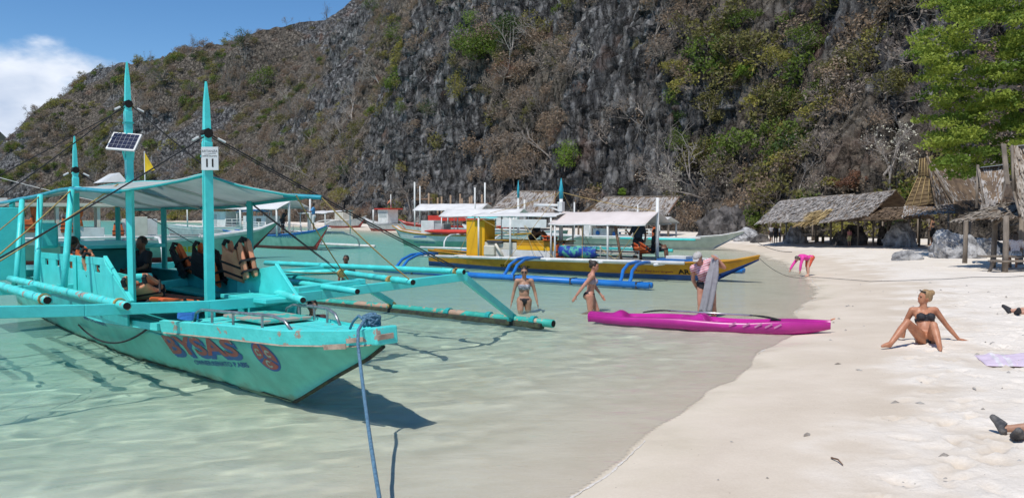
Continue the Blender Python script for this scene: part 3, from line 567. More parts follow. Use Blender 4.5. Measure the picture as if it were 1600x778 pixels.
P_BAR = [proto('bare_tree', 180 + i, 'grey', n_leaf=0, trunks=1, length=1.15, rad=.04, depth=3, spread=.6, lean=.25, twig=M_BARK if i % 2 else M_PALE) for i in range(5)]
def instancer(name, pts, rot, scl, ids, label):
    me = bpy.data.meshes.new(name); me.vertices.add(len(pts)); me.vertices.foreach_set('co', np.asarray(pts, np.float32).ravel())
    for nm, ty, dat in (('rot', 'FLOAT_VECTOR', rot), ('scl', 'FLOAT_VECTOR', scl)):
        at = me.attributes.new(nm, ty, 'POINT'); at.data.foreach_set('vector', np.asarray(dat, np.float32).ravel())
    at = me.attributes.new('pick', 'INT', 'POINT'); at.data.foreach_set('value', np.asarray(ids, np.int32))
    o = bpy.data.objects.new(name, me); COL.objects.link(o)
    ng = bpy.data.node_groups.new(name, 'GeometryNodeTree'); ng.interface.new_socket('Geometry', in_out='INPUT', socket_type='NodeSocketGeometry'); ng.interface.new_socket('Geometry', in_out='OUTPUT', socket_type='NodeSocketGeometry')
    gi, go = ng.nodes.new('NodeGroupInput'), ng.nodes.new('NodeGroupOutput'); ip = ng.nodes.new('GeometryNodeInstanceOnPoints'); ci = ng.nodes.new('GeometryNodeCollectionInfo')
    ci.inputs['Collection'].default_value = PCOL; ci.inputs['Separate Children'].default_value = True; ci.inputs['Reset Children'].default_value = True; ip.inputs['Pick Instance'].default_value = True
    def na(nm, ty):
        n = ng.nodes.new('GeometryNodeInputNamedAttribute'); n.data_type = ty; n.inputs['Name'].default_value = nm; return [s for s in n.outputs if s.enabled][0]
    L = ng.links.new; L(gi.outputs[0], ip.inputs['Points']); L(ci.outputs[0], ip.inputs['Instance']); L(na('pick', 'INT'), ip.inputs['Instance Index'])
    L(na('rot', 'FLOAT_VECTOR'), ip.inputs['Rotation']); L(na('scl', 'FLOAT_VECTOR'), ip.inputs['Scale']); L(ip.outputs[0], go.inputs[0])
    o.modifiers.new('scatter', 'NODES').node_group = ng; tag(o, label, 'scrub', kind='stuff'); return o
PCOL = bpy.data.collections.new('plant_prototypes')
for i, me in enumerate(PROTO):
    me.name = 'p%03d' % i; PCOL.objects.link(bpy.data.objects.new('p%03d' % i, me))
# scatter over the visible face of the cliff
cell = np.zeros_like(X1); ax = np.gradient(arc)[None, :] * np.ones_like(X1); hy_ = np.hypot(np.gradient(Z1, axis=0), np.hypot(gxv, gyv)); cell = ax * hy_
dens = (1 - .80 * rockm) * .19 * np.clip(130 / np.hypot(X1, Y1), .38, 1.5) ** 1.1
vis = (CPX > -150) & (CPX < 1750) & (CPY > -120) & (Hh > .8)
prob = cell * dens * vis * (1 - .22 * np.clip((CPX - 850) / 100, 0, 1)); r2 = np.random.default_rng(11); pickm = r2.random(prob.shape) < prob; I, J = np.nonzero(pickm)
zone = fbm(X1[I, J] * .05, Y1[I, J] * .05, Z1[I, J] * .07 + 3, o=3); zone2 = fbm(X1[I, J] * .09 + 40, Y1[I, J] * .09, Z1[I, J] * .09, o=3); u_ = r2.random(len(I)); px_, py_ = CPX[I, J], CPY[I, J]
leftness = np.clip((520 - px_) / 300, 0, 1); ids = np.empty(len(I), int); scl = np.empty(len(I))
for k in range(len(I)):
    g = zone2[k] + .20 * leftness[k] + (.05 if px_[k] > 1080 else 0); z = zone[k]; u = u_[k]
    if g > .26: P = P_GRN if u < .24 else P_OLV if u < .62 else P_YEL if u < .88 else P_DRK
    elif g > .10: P = P_OLV if u < .36 else P_GRN if u < .46 else P_DRY if u < .68 else P_BRN if u < .90 else P_YEL
    elif z > .26: P = P_RST if u < .22 else P_BRN if u < .75 else P_DRY
    else: P = P_DRY if u < .50 else P_BRN if u < .84 else P_BAR if u < .92 else P_OLV
    ids[k] = P[r2.integers(len(P))]; scl[k] = (1.15 + 1.5 * r2.random() ** 1.6) * (1.35 if P is P_BAR else 1) * (1 + .45 * leftness[k])
pos = np.stack([X1[I, J], Y1[I, J], Z1[I, J]], 1); nn = CN[I, J]
axis = .55 * nn + np.array([0, 0, .8]); axis /= np.linalg.norm(axis, axis=1, keepdims=True)
rot = np.array([(Vector(a).to_track_quat('Z', 'Y') @ Matrix.Rotation(random.random() * 6.28, 3, 'Z').to_quaternion()).to_euler() for a in axis])
sv = scl[:, None] * np.stack([np.ones(len(I)), np.ones(len(I)), .75 + .4 * r2.random(len(I))], 1)
instancer('cliff_scrub', pos + nn * .05, rot, sv, ids, 'dry brown and olive scrub covering the limestone cliff'); print('scrub', len(I))

# single plants one can point to
def plant_thing(name, label, cat, px, py, w, h, kind, seed, n=1500, d=None, group=None, wood=M_TWIG, leaf=None, flat=.9, base=None, trunk_h=.45, crown_n=26, wood_name='stem', dens=1.0):
    """a bush or small tree whose crown fills about w x h photo pixels round (px, py)"""
    r = np.random.default_rng(seed)
    if base is None:
        b, nr = on_cliff(px, py + h * .45); dd = b.y
    else: b = Vector(base); nr = Vector((0, -.5, .8)); dd = b.y
    k = dd / F_PX; rx, rz = w * k / 2, h * k / 2; c = D(px, py, dd) - Vector((0, rx * .35, 0)) if base is None else D(px, py, dd)
    e = thing(name, label, cat, b, group); cc = np.array(c); cen = []
    while len(cen) < crown_n:
        q = r.uniform(-1, 1, 3)
        if .25 < np.linalg.norm(q) < 1: cen.append(cc + q * np.array([rx, rx * .8, rz]) * .78)
    cen = np.array(cen); rc = .42 * min(rx, rz) * (.7 + .6 * r.random(len(cen))); n = int(n * dens)
    which = r.integers(0, len(cen), n); p = r.normal(size=(n, 3)); p /= np.linalg.norm(p, axis=1, keepdims=True); nr_ = p.copy(); nr_[:, 2] += .4
    p = cen[which] + p * (rc[which] * r.random(n) ** .4)[:, None] * np.array([1.15, 1.15, .8]); lf = leaf or max(.16, .10 * min(rx, rz))
    v, f = leaf_quads(p, np.full(n, lf), nr_, r=r); npmesh('crown', v, f, LEAF[kind], e)
    bb = np.array(b); fork = bb + (cc - bb) * trunk_h; a_, b_ = [bb - np.array([0, 0, .2])], [fork]; ra = [.035 * rx + .03]; rb = [.028 * rx + .025]
    for q in cen[::max(1, len(cen) // 16)]:
        mid = fork + (q - fork) * .5 + r.normal(size=3) * .12 * rx; a_ += [fork, mid]; b_ += [mid, q]; ra += [.02 * rx + .018, .013 * rx + .012]; rb += [.013 * rx + .012, .006 * rx + .006]
    v, f = seg_prisms(a_, b_, np.array(ra), np.array(rb), 5); npmesh(wood_name, v, f, wood, e); return e
G_BUSH = 'green bushes rooted in the cliff'
for i, (px, py, w, h, kind, lab) in enumerate([
    (745, 62, 90, 70, 'green', 'large green bush high on the cliff above the centre rock wall'),
    (795, 50, 60, 60, 'dark', 'dark green bush joining the large bush near the top of the cliff'),
    (768, 78, 36, 30, 'bright', 'bright yellow-green tuft below the large bush high on the cliff'),
    (735, 28, 36, 28, 'bright', 'small light green bush just under the top edge above the large bush'),
    (885, 240, 46, 56, 'bright', 'vivid light green bush on the cliff above the left thatched hut'),
    (1058, 222, 48, 44, 'green', 'green bush low in the crack right of the tall grey rock face'),
    (1062, 178, 30, 50, 'dark', 'dark green creeper in the crack right of the tall grey rock face'),
    (1054, 108, 56, 36, 'yellow', 'yellow-green bush on top of the tall grey rock face'),
    (1108, 165, 70, 60, 'olive', 'olive bush spreading right of the dark creeper on the cliff'),
    (1166, 112, 40, 24, 'bright', 'small bright green bush on rock right of the yellow-green bush'),
    (1214, 92, 60, 50, 'yellow', 'yellowish bush hanging left of the green bush at upper right'),
    (1255, 62, 70, 56, 'green', 'broad green bush in the upper right cliff beside the big tree'),
    (1230, 152, 40, 44, 'green', 'round green bush in mid cliff at right below the yellowish bush'),
    (1385, 128, 80, 52, 'olive', 'olive bush on the cliff just left of the big tree'),
    (668, 168, 34, 30, 'dark', 'small dark green bush clinging to the fluted rock in the centre'),
    (628, 168, 20, 22, 'green', 'tiny green bush left of the dark bush on the fluted rock'),
    (680, 313, 22, 28, 'yellow', 'small yellow-green bush at the cliff foot behind the wooden frame'),
    (532, 302, 40, 34, 'yellow', 'yellow-green bush at the cliff foot right of the man in blue'),
    (498, 224, 34, 26, 'yellow', 'round yellow-green bush on the brown slope above the moored boats'),
    (414, 122, 66, 40, 'green', 'green bush on the left hillside right of the boat masts'),
    (622, 52, 44, 40, 'green', 'green bush under the skyline left of the large bush'),
    (585, 12, 54, 26, 'green', 'green bush at the top edge of the picture above the dark rock'),
    (628, 262, 26, 20, 'yellow', 'small yellow-green bush on the lower rock wall in the centre'),
    (715, 135, 44, 44, 'yellow', 'ochre-green bush below the large bush on the cliff'),
    (1292, 285, 42, 16, 'yellow', 'low yellow-green plant on the slope above the long thatched shelter'),
    (972, 300, 14, 14, 'bright', 'tiny bright green plant on grey rock above the right thatched hut'),
    (800, 262, 62, 56, 'brown', 'orange-brown dry bush left of the vivid light green bush'),
    (788, 112, 66, 34, 'rust', 'rust-brown dry bush under the large green bush'),
    (1320, 282, 76, 34, 'rust', 'rust-red dry bush above the roofs of the long shelter'),
    (255, 118, 60, 22, 'dark', 'dark green bush on the left hill between the two tall masts'),
    (300, 134, 40, 22, 'green', 'green bush just left of the numbered mast on the left hill'),
    (380, 60, 60, 26, 'dark', 'dark green bush on the skyline of the left ridge'),
    (1105, 60, 60, 30, 'olive', 'olive bush at the upper edge of rock right of centre'),
    (1290, 108, 50, 40, 'olive', 'olive bush right of the broad green bush at upper right')]):
    plant_thing('bush', lab, 'bush', px, py, w, h, kind, 300 + i, n=int(500 + w * h * .35), group=G_BUSH)
b = Wg(1172, 372, -.2) + Vector((0, 7, 0)); plant_thing('bush', 'dense green bush beside the cave rock left of the long shelter', 'bush', 1172, 341, 54, 44, 'green', 371, n=2200, base=b, group=G_BUSH)
# bare, blossoming trees
def bare_tree(label, px, py, h, seed, wood=M_BARK, blossom=0, name='bare_tree', base=None, lean=.25, depth=4, spread=.62, trunks=1, wide=1.0, group='bare trees on the cliff'):
    b = on_cliff(px, py)[0] if base is None else Vector(base); H = h * b.y / F_PX
    A_, B_, ra, rb, tips = skeleton(seed, trunks, .46, .016, depth, spread, lean, kids=(2, 4), up=.16, bend=.3, base=.06, shrink=.66)
    sc = H / max(.3, np.vstack([A_, B_])[:, 2].max()); S_ = np.array([sc * wide, sc * wide, sc]); o = np.array(b)
    e = thing(name, label, 'tree', b, group); nb = len(ra); big = ra > .0062
    tk = ra > .0115
    for nm, msk in (('trunk', tk), ('branches', ~tk)):
        if msk.any():
            v, f = seg_prisms(A_[msk] * S_ + o, B_[msk] * S_ + o, np.maximum(ra[msk] * sc, .012), np.maximum(rb[msk] * sc, .009), 5 if nm == 'trunk' else 3); npmesh(nm, v, f, wood, e)
    if blossom:
        r = np.random.default_rng(seed); p = tips[r.integers(0, len(tips), blossom)] * S_ + o + r.normal(size=(blossom, 3)) * .10
        v, f = leaf_quads(p, np.full(blossom, .12), r=r, aspect=.9); npmesh('blossom', v, f, LEAF['white'], e)
    return e
for i, (px, py, h, wd_, lab) in enumerate([
    (1092, 318, 62, 1.5, 'low white-blossomed bare tree above the cave rock'), (1045, 310, 50, 1.4, 'white-blossomed bare tree at the right end of the thatched hut roof'),
    (1412, 296, 110, .9, 'tall white-blossomed bare tree behind the steep thatched roof'), (912, 122, 66, .9, 'white-blossomed bare tree high on the cliff left of the grey rock face')]):
    bare_tree(lab, px, py, h, 400 + i, M_PALE, 330, 'flowering_tree', wide=wd_, trunks=1, group='white-blossomed trees', spread=.85, depth=4)
for i, (px, py, h, wd_, wood, lab) in enumerate([
    (1348, 262, 120, 1.2, M_PALE, 'big leafless grey tree leaning over the long shelter roofs'), (1240, 100, 110, .8, M_BARK, 'dark leafless tree at upper right with curved trunk'), (1000, 205, 70, 1.1, M_BARK, 'leafless dark tree on the grey rock face right of centre'),
    (1022, 70, 90, .7, M_BARK, 'thin leafless tree at the top of the grey rock face'), (560, 180, 60, .9, M_PALE, 'pale forked leafless tree left of the fluted rock'), (460, 200, 60, 1.1, M_BARK, 'leafless tree on the left slope near the yellow-green bush'),
    (172, 152, 46, 1.1, M_BARK, 'leafless tree on the left hill left of the tall solar-panel mast'), (234, 98, 26, 1.0, M_BARK, 'small leafless tree standing on the left skyline'), (296, 84, 34, 1.0, M_BARK, 'leafless tree on the skyline left of the numbered mast'),
    (375, 150, 50, 1.0, M_BARK, 'leafless tree right of the numbered mast'), (640, 330, 70, .8, M_BARK, 'dark leafless tree at the foot of the centre rock wall'), (840, 200, 70, 1.0, M_BARK, 'leafless grey tree left of the tall grey rock face'),
    (1260, 300, 60, 1.5, M_PALE, 'tangled pale leafless tree above the middle of the long shelter'), (1180, 300, 50, 1.4, M_PALE, 'tangled leafless tree above the left end of the long shelter'), (450, 40, 18, 1.0, M_BARK, 'leafless tree near the top of the left ridge'), (700, 110, 60, .8, M_BARK, 'dark leafless tree beside the ochre-green bush'),
    (1440, 150, 70, 1.0, M_PALE, 'pale leafless tree at the left edge of the big green tree'), (520, 250, 50, 1.2, M_PALE, 'leafless tree on the brown slope right of the yellow-green bush')]):
    bare_tree(lab, px, py, h, 430 + i, wood, 0, wide=wd_)
# the big green tree on the right
def big_tree():
    bx, by = 22.5, 33.0; b = G(bx, by, -.1); r = np.random.default_rng(77)
    e = thing('broadleaf_tree', 'big bright green tree overhanging the huts at the right edge', 'tree', b)
    A_, B_, ra, rb, tips = skeleton(78, 2, 3.2, .17, 4, .55, .22, kids=(2, 4), up=.10, bend=.22, base=.25, shrink=.72)
    o = np.array(b); tk = ra > .055
    for nm, msk in (('trunk', tk), ('branches', ~tk)):
        v, f = seg_prisms(A_[msk] + o, B_[msk] + o, ra[msk], rb[msk], 6 if nm == 'trunk' else 4); npmesh(nm, v, f, M_BARK, e)
    cen = []
    # lobes of the crown measured from the outline in the photograph
    lobes = [(1545, 40, 90, 60), (1480, 60, 55, 55), (1470, 130, 50, 45), (1530, 140, 90, 60), (1600, 120, 90, 80), (1500, 190, 60, 45), (1560, 215, 80, 50), (1610, 215, 60, 50), (1520, 250, 55, 30), (1470, 205, 40, 35),
             (1500, 15, 60, 40), (1580, 10, 80, 40), (1660, 60, 110, 90), (1660, 170, 110, 90), (1720, 110, 120, 110), (1450, 95, 28, 30), (1490, 262, 26, 18), (1575, 262, 40, 20), (1600, -60, 130, 60), (1690, -40, 120, 80)]
    for (lx, ly, lw, lh) in lobes:
        for _ in range(int(6 + lw * lh / 260)):
            q = r.uniform(-1, 1, 3)
            if np.linalg.norm(q) > 1: q /= np.linalg.norm(q) * 1.1
            d = by + q[1] * 3.2 - 1; cen.append(np.array(D(lx + q[0] * lw * .9, ly + q[2] * lh * .9, d)))
    cen = np.array(cen); n = 52000; which = r.integers(0, len(cen), n); p = r.normal(size=(n, 3)); p /= np.linalg.norm(p, axis=1, keepdims=True); nr = p * .4 + np.array([0, -.25, .8])
    # flat sprays of small leaves
    p = cen[which] + p * (.48 * r.random(n) ** .5)[:, None] * np.array([1.25, 1.1, .42])
    hue = r.random(len(cen)); br = hue[which] < .56
    for nm, msk, kind in (('crown', br, 'tree1'), ('crown', ~br, 'tree2')):
        v, f = leaf_quads(p[msk], np.full(msk.sum(), .165), nr[msk], r=r, aspect=.5); npmesh(nm, v, f, LEAF[kind], e)
    return e
big_tree()
# ================================================================== the turquoise outrigger boat
M_TEAL = mat('turquoise_paint', (.085, .74, .71), .42, (.068, .63, .60), scale=3.5, detail=6, bump=.12, bscale=40, chip=(.40, .34, .28), chip_at=.735, chip_scale=5, spec=.45)
M_TEALW = mat('worn_turquoise_paint', (.105, .75, .71), .5, (.08, .64, .60), scale=5, detail=6, bump=.2, bscale=30, chip=(.40, .31, .25), chip_at=.60, chip_scale=6, stretch=(1, 1, 1))
M_TEALD = mat('deep_turquoise_paint', (.030, .42, .41), .5, (.025, .33, .32), scale=4, chip=(.12, .2, .18), chip_at=.70)
M_HULL = mat('green_hull_paint', (.10, .55, .445), .35, (.07, .42, .335), scale=2.2, detail=9, bump=.08, bscale=20, chip=(.17, .33, .27), chip_at=.685, chip_scale=3)
def stain(m, z0, z1, col, amt=.75):
    t = m.node_tree; L = t.links.new; b = t.nodes['Principled BSDF']; src = b.inputs['Base Color'].links[0].from_socket; g_ = N(t, 'ShaderNodeNewGeometry'); sp_ = N(t, 'ShaderNodeSeparateXYZ'); L(g_.outputs['Position'], sp_.inputs[0])
    nz_ = N(t, 'ShaderNodeTexNoise'); nz_.inputs['Scale'].default_value = 5; nz_.inputs['Detail'].default_value = 7; L(g_.outputs['Position'], nz_.inputs['Vector']); ma_ = N(t, 'ShaderNodeMath', operation='MULTIPLY_ADD'); L(nz_.outputs['Fac'], ma_.inputs[0]); ma_.inputs[1].default_value = -.30; L(sp_.outputs['Z'], ma_.inputs[2])
    mr_ = N(t, 'ShaderNodeMapRange'); mr_.inputs['From Min'].default_value = z0 - .15; mr_.inputs['From Max'].default_value = z1 - .15; mr_.inputs['To Min'].default_value = amt; mr_.inputs['To Max'].default_value = 0; L(ma_.outputs[0], mr_.inputs['Value'])
    mx_ = N(t, 'ShaderNodeMix', data_type='RGBA'); L(mr_.outputs[0], mx_.inputs[0]); L(src, mx_.inputs[6]); mx_.inputs[7].default_value = (*col, 1); L(mx_.outputs[2], b.inputs['Base Color'])
stain(M_HULL, .0, .10, (.10, .13, .06))
M_BARE = mat('bare_wood', (.46, .36, .28), .8, (.30, .22, .17), scale=9, bump=.3)
M_DARK = mat('dark_hole', (.015, .013, .012), .9); M_ALGAE = mat('keel_black', (.02, .022, .018), .8, (.045, .06, .03), scale=12)
M_STEEL = mat('grey_steel', (.42, .43, .44), .35, (.26, .27, .28), scale=12, metal=.7)
M_WHITE = mat('white_paint', (.72, .72, .70), .45, (.60, .60, .57), scale=3, chip=(.35, .30, .25), chip_at=.74); M_TARP = mat('white_tarp', (.74, .77, .75), .7, (.62, .67, .65), scale=2, detail=4, bump=.25, bscale=6, transl=.5)
M_ROPE = mat('yellow_rope', (.46, .33, .12), .9, (.30, .21, .08), scale=60); M_BLACK = mat('black_rope', (.025, .025, .027), .8); M_BLUEROPE = mat('blue_rope', (.12, .24, .34), .9, (.06, .13, .20), scale=40)
M_BLUE = mat('blue_paint', (.03, .17, .48), .45, (.025, .13, .38), scale=5, chip=(.25, .35, .45), chip_at=.70); M_RED = mat('red_letter_paint', (.36, .085, .075), .6, (.28, .10, .09), scale=9, chip=(.20, .38, .33), chip_at=.63, chip_scale=14)
M_NAVY = mat('blue_letter_paint', (.03, .10, .33), .6, (.03, .13, .30), scale=9, chip=(.10, .36, .33), chip_at=.66, chip_scale=14)
M_ORANGE = mat('life_jacket_orange', (.72, .155, .04), .75, (.56, .105, .03), scale=7, bump=.2, bscale=20); M_SALMON = mat('faded_orange', (.66, .30, .17), .8, (.52, .21, .12), scale=5, bump=.2, bscale=20); M_STRAP = mat('black_webbing', (.02, .02, .022), .8)
M_DKRED = mat('faded_red', (.30, .06, .035), .7, (.20, .045, .03), scale=4)
TU, TV = Vector((-.688, .725, 0)), Vector((.725, .688, 0)); TS = Vector((-2.4477, 8.5531, 0))
def B(t, s, z): return TS + TU * t + TV * s + Vector((0, 0, z))
def itp(x, xs, ys): return float(np.interp(x, xs, ys))
T_T = [-1.80, -1.55, -.53, .57, 2.12, 4.5, 8, 11, 13.5]; T_B = [.085, .17, .40, .55, .68, .76, .70, .48, .30]; T_Z = [1.03, .99, .90, .86, .77, .66, .68, .82, 1.02]
def t_beam(t): return itp(t, T_T, T_B)
def t_deck(t): return itp(t, T_T, T_Z)
def t_wl(t): return itp(t, [0, 1.04, 2.36, 4.12, 7, 10, 13.5], [.0, .15, .27, .45, .46, .36, .1])
def t_keel(t): return itp(t, [-1.80, -1.55, -.92, 0, .9, 12, 13.5], [.87, .72, .44, 0, -.30, -.32, .2])
def t_side(t, z):                    # half-breadth of the topsides at height z
    b, zt = t_beam(t) * .97, t_deck(t) - .13
    if t < 0: z0, s0 = t_keel(t), 0.
    else: z0, s0 = 0., t_wl(t)
    f = (z - z0) / max(.02, zt - z0); return s0 + (b - s0) * min(max(f, 0), 1) ** .92
def teal_boat():
    e = thing('outrigger_boat', 'turquoise outrigger boat with tall masts and a red name painted on its bow', 'boat', TS)
    # hull shell
    m = MB(); rings = []
    for t in list(np.arange(-1.80, 0, .15)) + list(np.arange(0, 13.51, .3)):
        zt = t_deck(t) - .13; zk = t_keel(t); ring = []
        for sgn in (-1, 1):
            side = []
            for f in (1, .8, .6, .4, .2):
                z0 = max(zk, 0) if t < 0 else 0.; z = z0 + (zt - z0) * f; side.append((sgn * t_side(t, z), z))
            side.append((sgn * (.012 if t < 0 else t_wl(t)), max(zk, 0) if t < 0 else 0)); side.append((sgn * .015, zk if t >= 0 else zk - .001))
            ring.append(side)
        prof = ring[0] + ring[1][::-1]; rings.append([B(t, s, z) for s, z in prof])
    m.loft(rings, cap=True); m.build('hull', M_HULL, e, smooth=True)
    m = MB(); m.tube([B(t, 0, t_keel(t) - .012) for t in np.linspace(-1.78, 1.6, 14)], .022, 6); m.build('keel', M_ALGAE, e)
    m = MB()                         # weed along the waterline
    for sg in (-1, 1):
        g = [[B(t, sg * (t_side(t, z) + .006), z) for z in (.0, .025 + .02 * vnoise(t * 9, 0.)) ] for t in np.arange(.05, 10, .12)]; m.sheet(g)
    m.build('waterline_weed', M_ALGAE, e)
    # gunwale strakes, worn along the lower edge
    for sg in (-1, 1):
        m = MB(); rr = []
        for t in np.r_[np.arange(-1.78, 2.25, .14)]:
            b, z = t_beam(t), t_deck(t); rr.append([B(t, sg * (b - .02), z + .006), B(t, sg * (b + .035), z - .005), B(t, sg * (b + .012), z - .145), B(t, sg * (b - .03), z - .145)])
        m.loft(rr); m.build('gunwale', M_TEALW, e)
        m = MB(); m.loft([[B(t, sg * (t_beam(t) + .02), t_deck(t) - .146), B(t, sg * (t_beam(t) + .026), t_deck(t) - .158), B(t, sg * (t_beam(t) - .03), t_deck(t) - .158), B(t, sg * (t_beam(t) - .03), t_deck(t) - .146)] for t in np.arange(-1.74, 2.2, .2)]); m.build('rubbing_strip', M_BARE, e)
        m = MB(); rr = []            # side deck of the open hull further aft
        for t in np.arange(2.26, 13, .4): b, z = t_beam(t), t_deck(t) - .08; rr.append([B(t, sg * (b - .16), z + .03), B(t, sg * (b + .02), z + .03), B(t, sg * (b + .02), z - .06), B(t, sg * (b - .16), z - .06)])
        m.loft(rr); m.build('side_deck', M_TEAL, e)
    m = MB(); m.beam(B(-1.84, 0, t_deck(-1.8) - .07), B(-1.74, 0, t_deck(-1.74) - .07), .25, .17); m.build('bow_block', M_TEALW, e, bevel=.015)
    m = MB(); m.beam(B(-1.855, -.05, .95), B(-1.5, -.235, .89), .012, .045); m.beam(B(-1.855, .06, .955), B(-1.85, -.11, .95), .02, .05); m.beam(B(-1.5, -.24, .84), B(-1.2, -.305, .80), .012, .05); m.build('bare_patch', M_BARE, e)
    for k in range(5):               # foredeck planks
        m = MB(); f0, f1 = -1 + .4 * k + .008, -1 + .4 * (k + 1) - .008
        tt = np.arange(-1.6, 2.22, .2); m.loft([[B(t, f0 * (t_beam(t) - .02), t_deck(t) - .035 + .002 * k), B(t, f1 * (t_beam(t) - .02), t_deck(t) - .035 + .002 * k), B(t, f1 * (t_beam(t) - .02), t_deck(t) - .06), B(t, f0 * (t_beam(t) - .02), t_deck(t) - .06)] for t in tt]); m.build('deck_plank', M_TEALW, e)
    m = MB(); m.beam(B(.25, .08, .885), B(1.35, .08, .86), .62, .035); m.build('hatch', mat('worn_hatch', (.07, .50, .42), .6, (.05, .40, .34), scale=4, chip=(.42, .34, .28), chip_at=.50, chip_scale=4), e, bevel=.008)
    for sg, t0, t1, zz in ((-1, 1.66, -.60, .78), (1, 1.1, -.42, .80)):   # bow rails
        s = sg * .44; m = MB(); dz = [.01, .12, .165, .165, .165, .12, .0]
        ts = [t0, t0 - .06, t0 - .22, (t0 + t1) / 2, t1 + .35, t1 + .14, t1]; m.tube([B(t, sg * min(.46, t_beam(t) - .07), t_deck(t) + d - .03) for t, d in zip(ts, dz)], .018, 8); r_ = m.build('bow_rail', M_STEEL, e, smooth=True)
        for f in (.24, .50, .76):
            t = t0 + (t1 - t0) * f; m = MB(); m.tube([B(t, sg * min(.46, t_beam(t) - .07), t_deck(t) - .05), B(t, sg * min(.46, t_beam(t) - .07), t_deck(t) + .135)], .015, 6); m.build('rail_post', M_STEEL, r_)
    # painted name
    def lettering(txt, t0, t1, z0f, hf, name, mt, off, bold=0, align=True):
        cu = bpy.data.curves.new('text', 'FONT'); cu.body = txt; cu.size = 1; cu.offset = bold; cu.resolution_u = 3; cu.fill_mode = 'FRONT'; ob = bpy.data.objects.new('text', cu); COL.objects.link(ob)
        dg = bpy.context.evaluated_depsgraph_get(); me = bpy.data.meshes.new_from_object(ob.evaluated_get(dg)); bpy.data.objects.remove(ob)
        bm = bmesh.new(); bm.from_mesh(me); bmesh.ops.triangulate(bm, faces=bm.faces); bmesh.ops.subdivide_edges(bm, edges=[x for x in bm.edges if x.calc_length() > .25], cuts=2); xs = [v.co.x for v in bm.verts]; x0, x1 = min(xs), max(xs)
        o0 = e.location
        for v in bm.verts:
            f = (v.co.x - x0) / (x1 - x0); t = t0 + (t1 - t0) * f; z = z0f(f) + v.co.y / .72 * hf(f); v.co = B(t, -(t_side(t, z) + off), z) - o0
        bm.to_mesh(me); bm.free(); me.materials.clear(); me.materials.append(mt); me.name = name; o = bpy.data.objects.new(name, me); COL.objects.link(o); o.parent = e; return o
    for k, (dx, dz, off) in enumerate(((-.045, -.035, .004), (-.02, -.018, .006))):
        lettering('BYSAS', 2.36 + dx, .50 + dx, lambda f, dz=dz: .30 + .195 * f + dz, lambda f: .25 - .045 * f, 'name_shadow', M_NAVY, off, .055)
    lettering('BYSAS', 2.36, .50, lambda f: .30 + .195 * f, lambda f: .25 - .045 * f, 'name_lettering', M_RED, .009, .03)
    lettering('OWNER:RENATO P.ABIS', 1.86, .46, lambda f: .205 + .155 * f, lambda f: .062, 'owner_lettering', M_NAVY, .005, .02)
    lettering('M/B  CPG-034871', 5.6, 4.4, lambda f: .44 + .01 * f, lambda f: .06, 'registration_lettering', M_NAVY, .005, .012)
    def on_side(t, z, off): return B(t, -(t_side(t, z) + off), z)
    def disc(r0, r1, name, mt, off, a0=0, a1=2 * math.pi, par=None):
        m = MB(); n = 40; g = [[on_side(-.02 - r_ * 1.0 * math.cos(a), .555 + r_ * .86 * math.sin(a), off) for a in np.linspace(a0, a1, n)] for r_ in (r0, r1)]; m.sheet(g); return m.build(name, mt, par or e)
    em = disc(.0, .205, 'emblem', M_NAVY, .004)
    for k in range(3): disc(.03, .178, 'emblem_field', M_RED if True else None, .007, R(90 + 120 * k + 8), R(90 + 120 * (k + 1) - 8), em)
    MC = mat('emblem_cream', (.33, .44, .36), .6)
    for k, (a, ch) in enumerate(((150, 'A'), (30, 'C'), (270, 'S'))):
        cx_, cz_ = .10 * math.cos(R(a)), .10 * math.sin(R(a)); m = MB(); g = []
        for th in np.linspace(R(30), R(330), 16): g.append([on_side(-.02 - cx_ - q * math.cos(th), .555 + cz_ * .86 + q * .95 * math.sin(th), .010) for q in (.026, .048)])
        m.sheet(g); m.build('emblem_mark', MC, em)
    # cross beams, bent arms and floats
    def plank(name, pts, w, h, mt=M_TEAL, par=e):
        m = MB()
        for a, b in zip(pts[:-1], pts[1:]): m.beam(B(*a), B(*b), w, h)
        return m.build(name, mt, par, bevel=.008)
    plank('cross_beam', [(1.6, -3.3, 1.13), (1.6, -1.7, 1.03), (1.6, -.3, .965)], .07, .13); plank('cross_beam', [(1.6, -.3, .967), (1.6, .4, .965), (1.6, 1.25, .995), (1.6, 3.88, 1.10)], .07, .13)
    plank('beam_brace', [(1.66, .9, 1.08), (1.72, 2.0, 1.13)], .16, .07)
    plank('cross_beam', [(5.1, -3.4, 1.06), (5.1, -.9, .98), (5.1, 0, .92), (5.1, 1.0, 1.0), (4.9, 3.45, 1.08)], .07, .13); plank('cross_beam', [(9.0, -3.2, 1.05), (9, -.6, .98), (9, .6, .98), (9, 3.0, 1.05)], .07, .13)
    plank('outrigger_arm', [(1.6, 3.80, 1.10), (2.68, 5.92, .17)], .07, .13); plank('outrigger_arm', [(4.9, 3.40, 1.08), (6.05, 5.50, .17)], .07, .12); plank('outrigger_arm', [(1.6, -3.3, 1.13), (1.9, -5.6, .17)], .07, .13); plank('outrigger_arm', [(5.1, -3.4, 1.06), (5.5, -5.5, .17)], .07, .12)
    plank('arm_brace', [(2.1, .35, .62), (2.1, .35, .98)], .09, .09, M_TEALD); plank('arm_brace', [(1.9, 1.05, .40), (1.9, 1.05, 1.0)], .09, .09, M_TEALD)
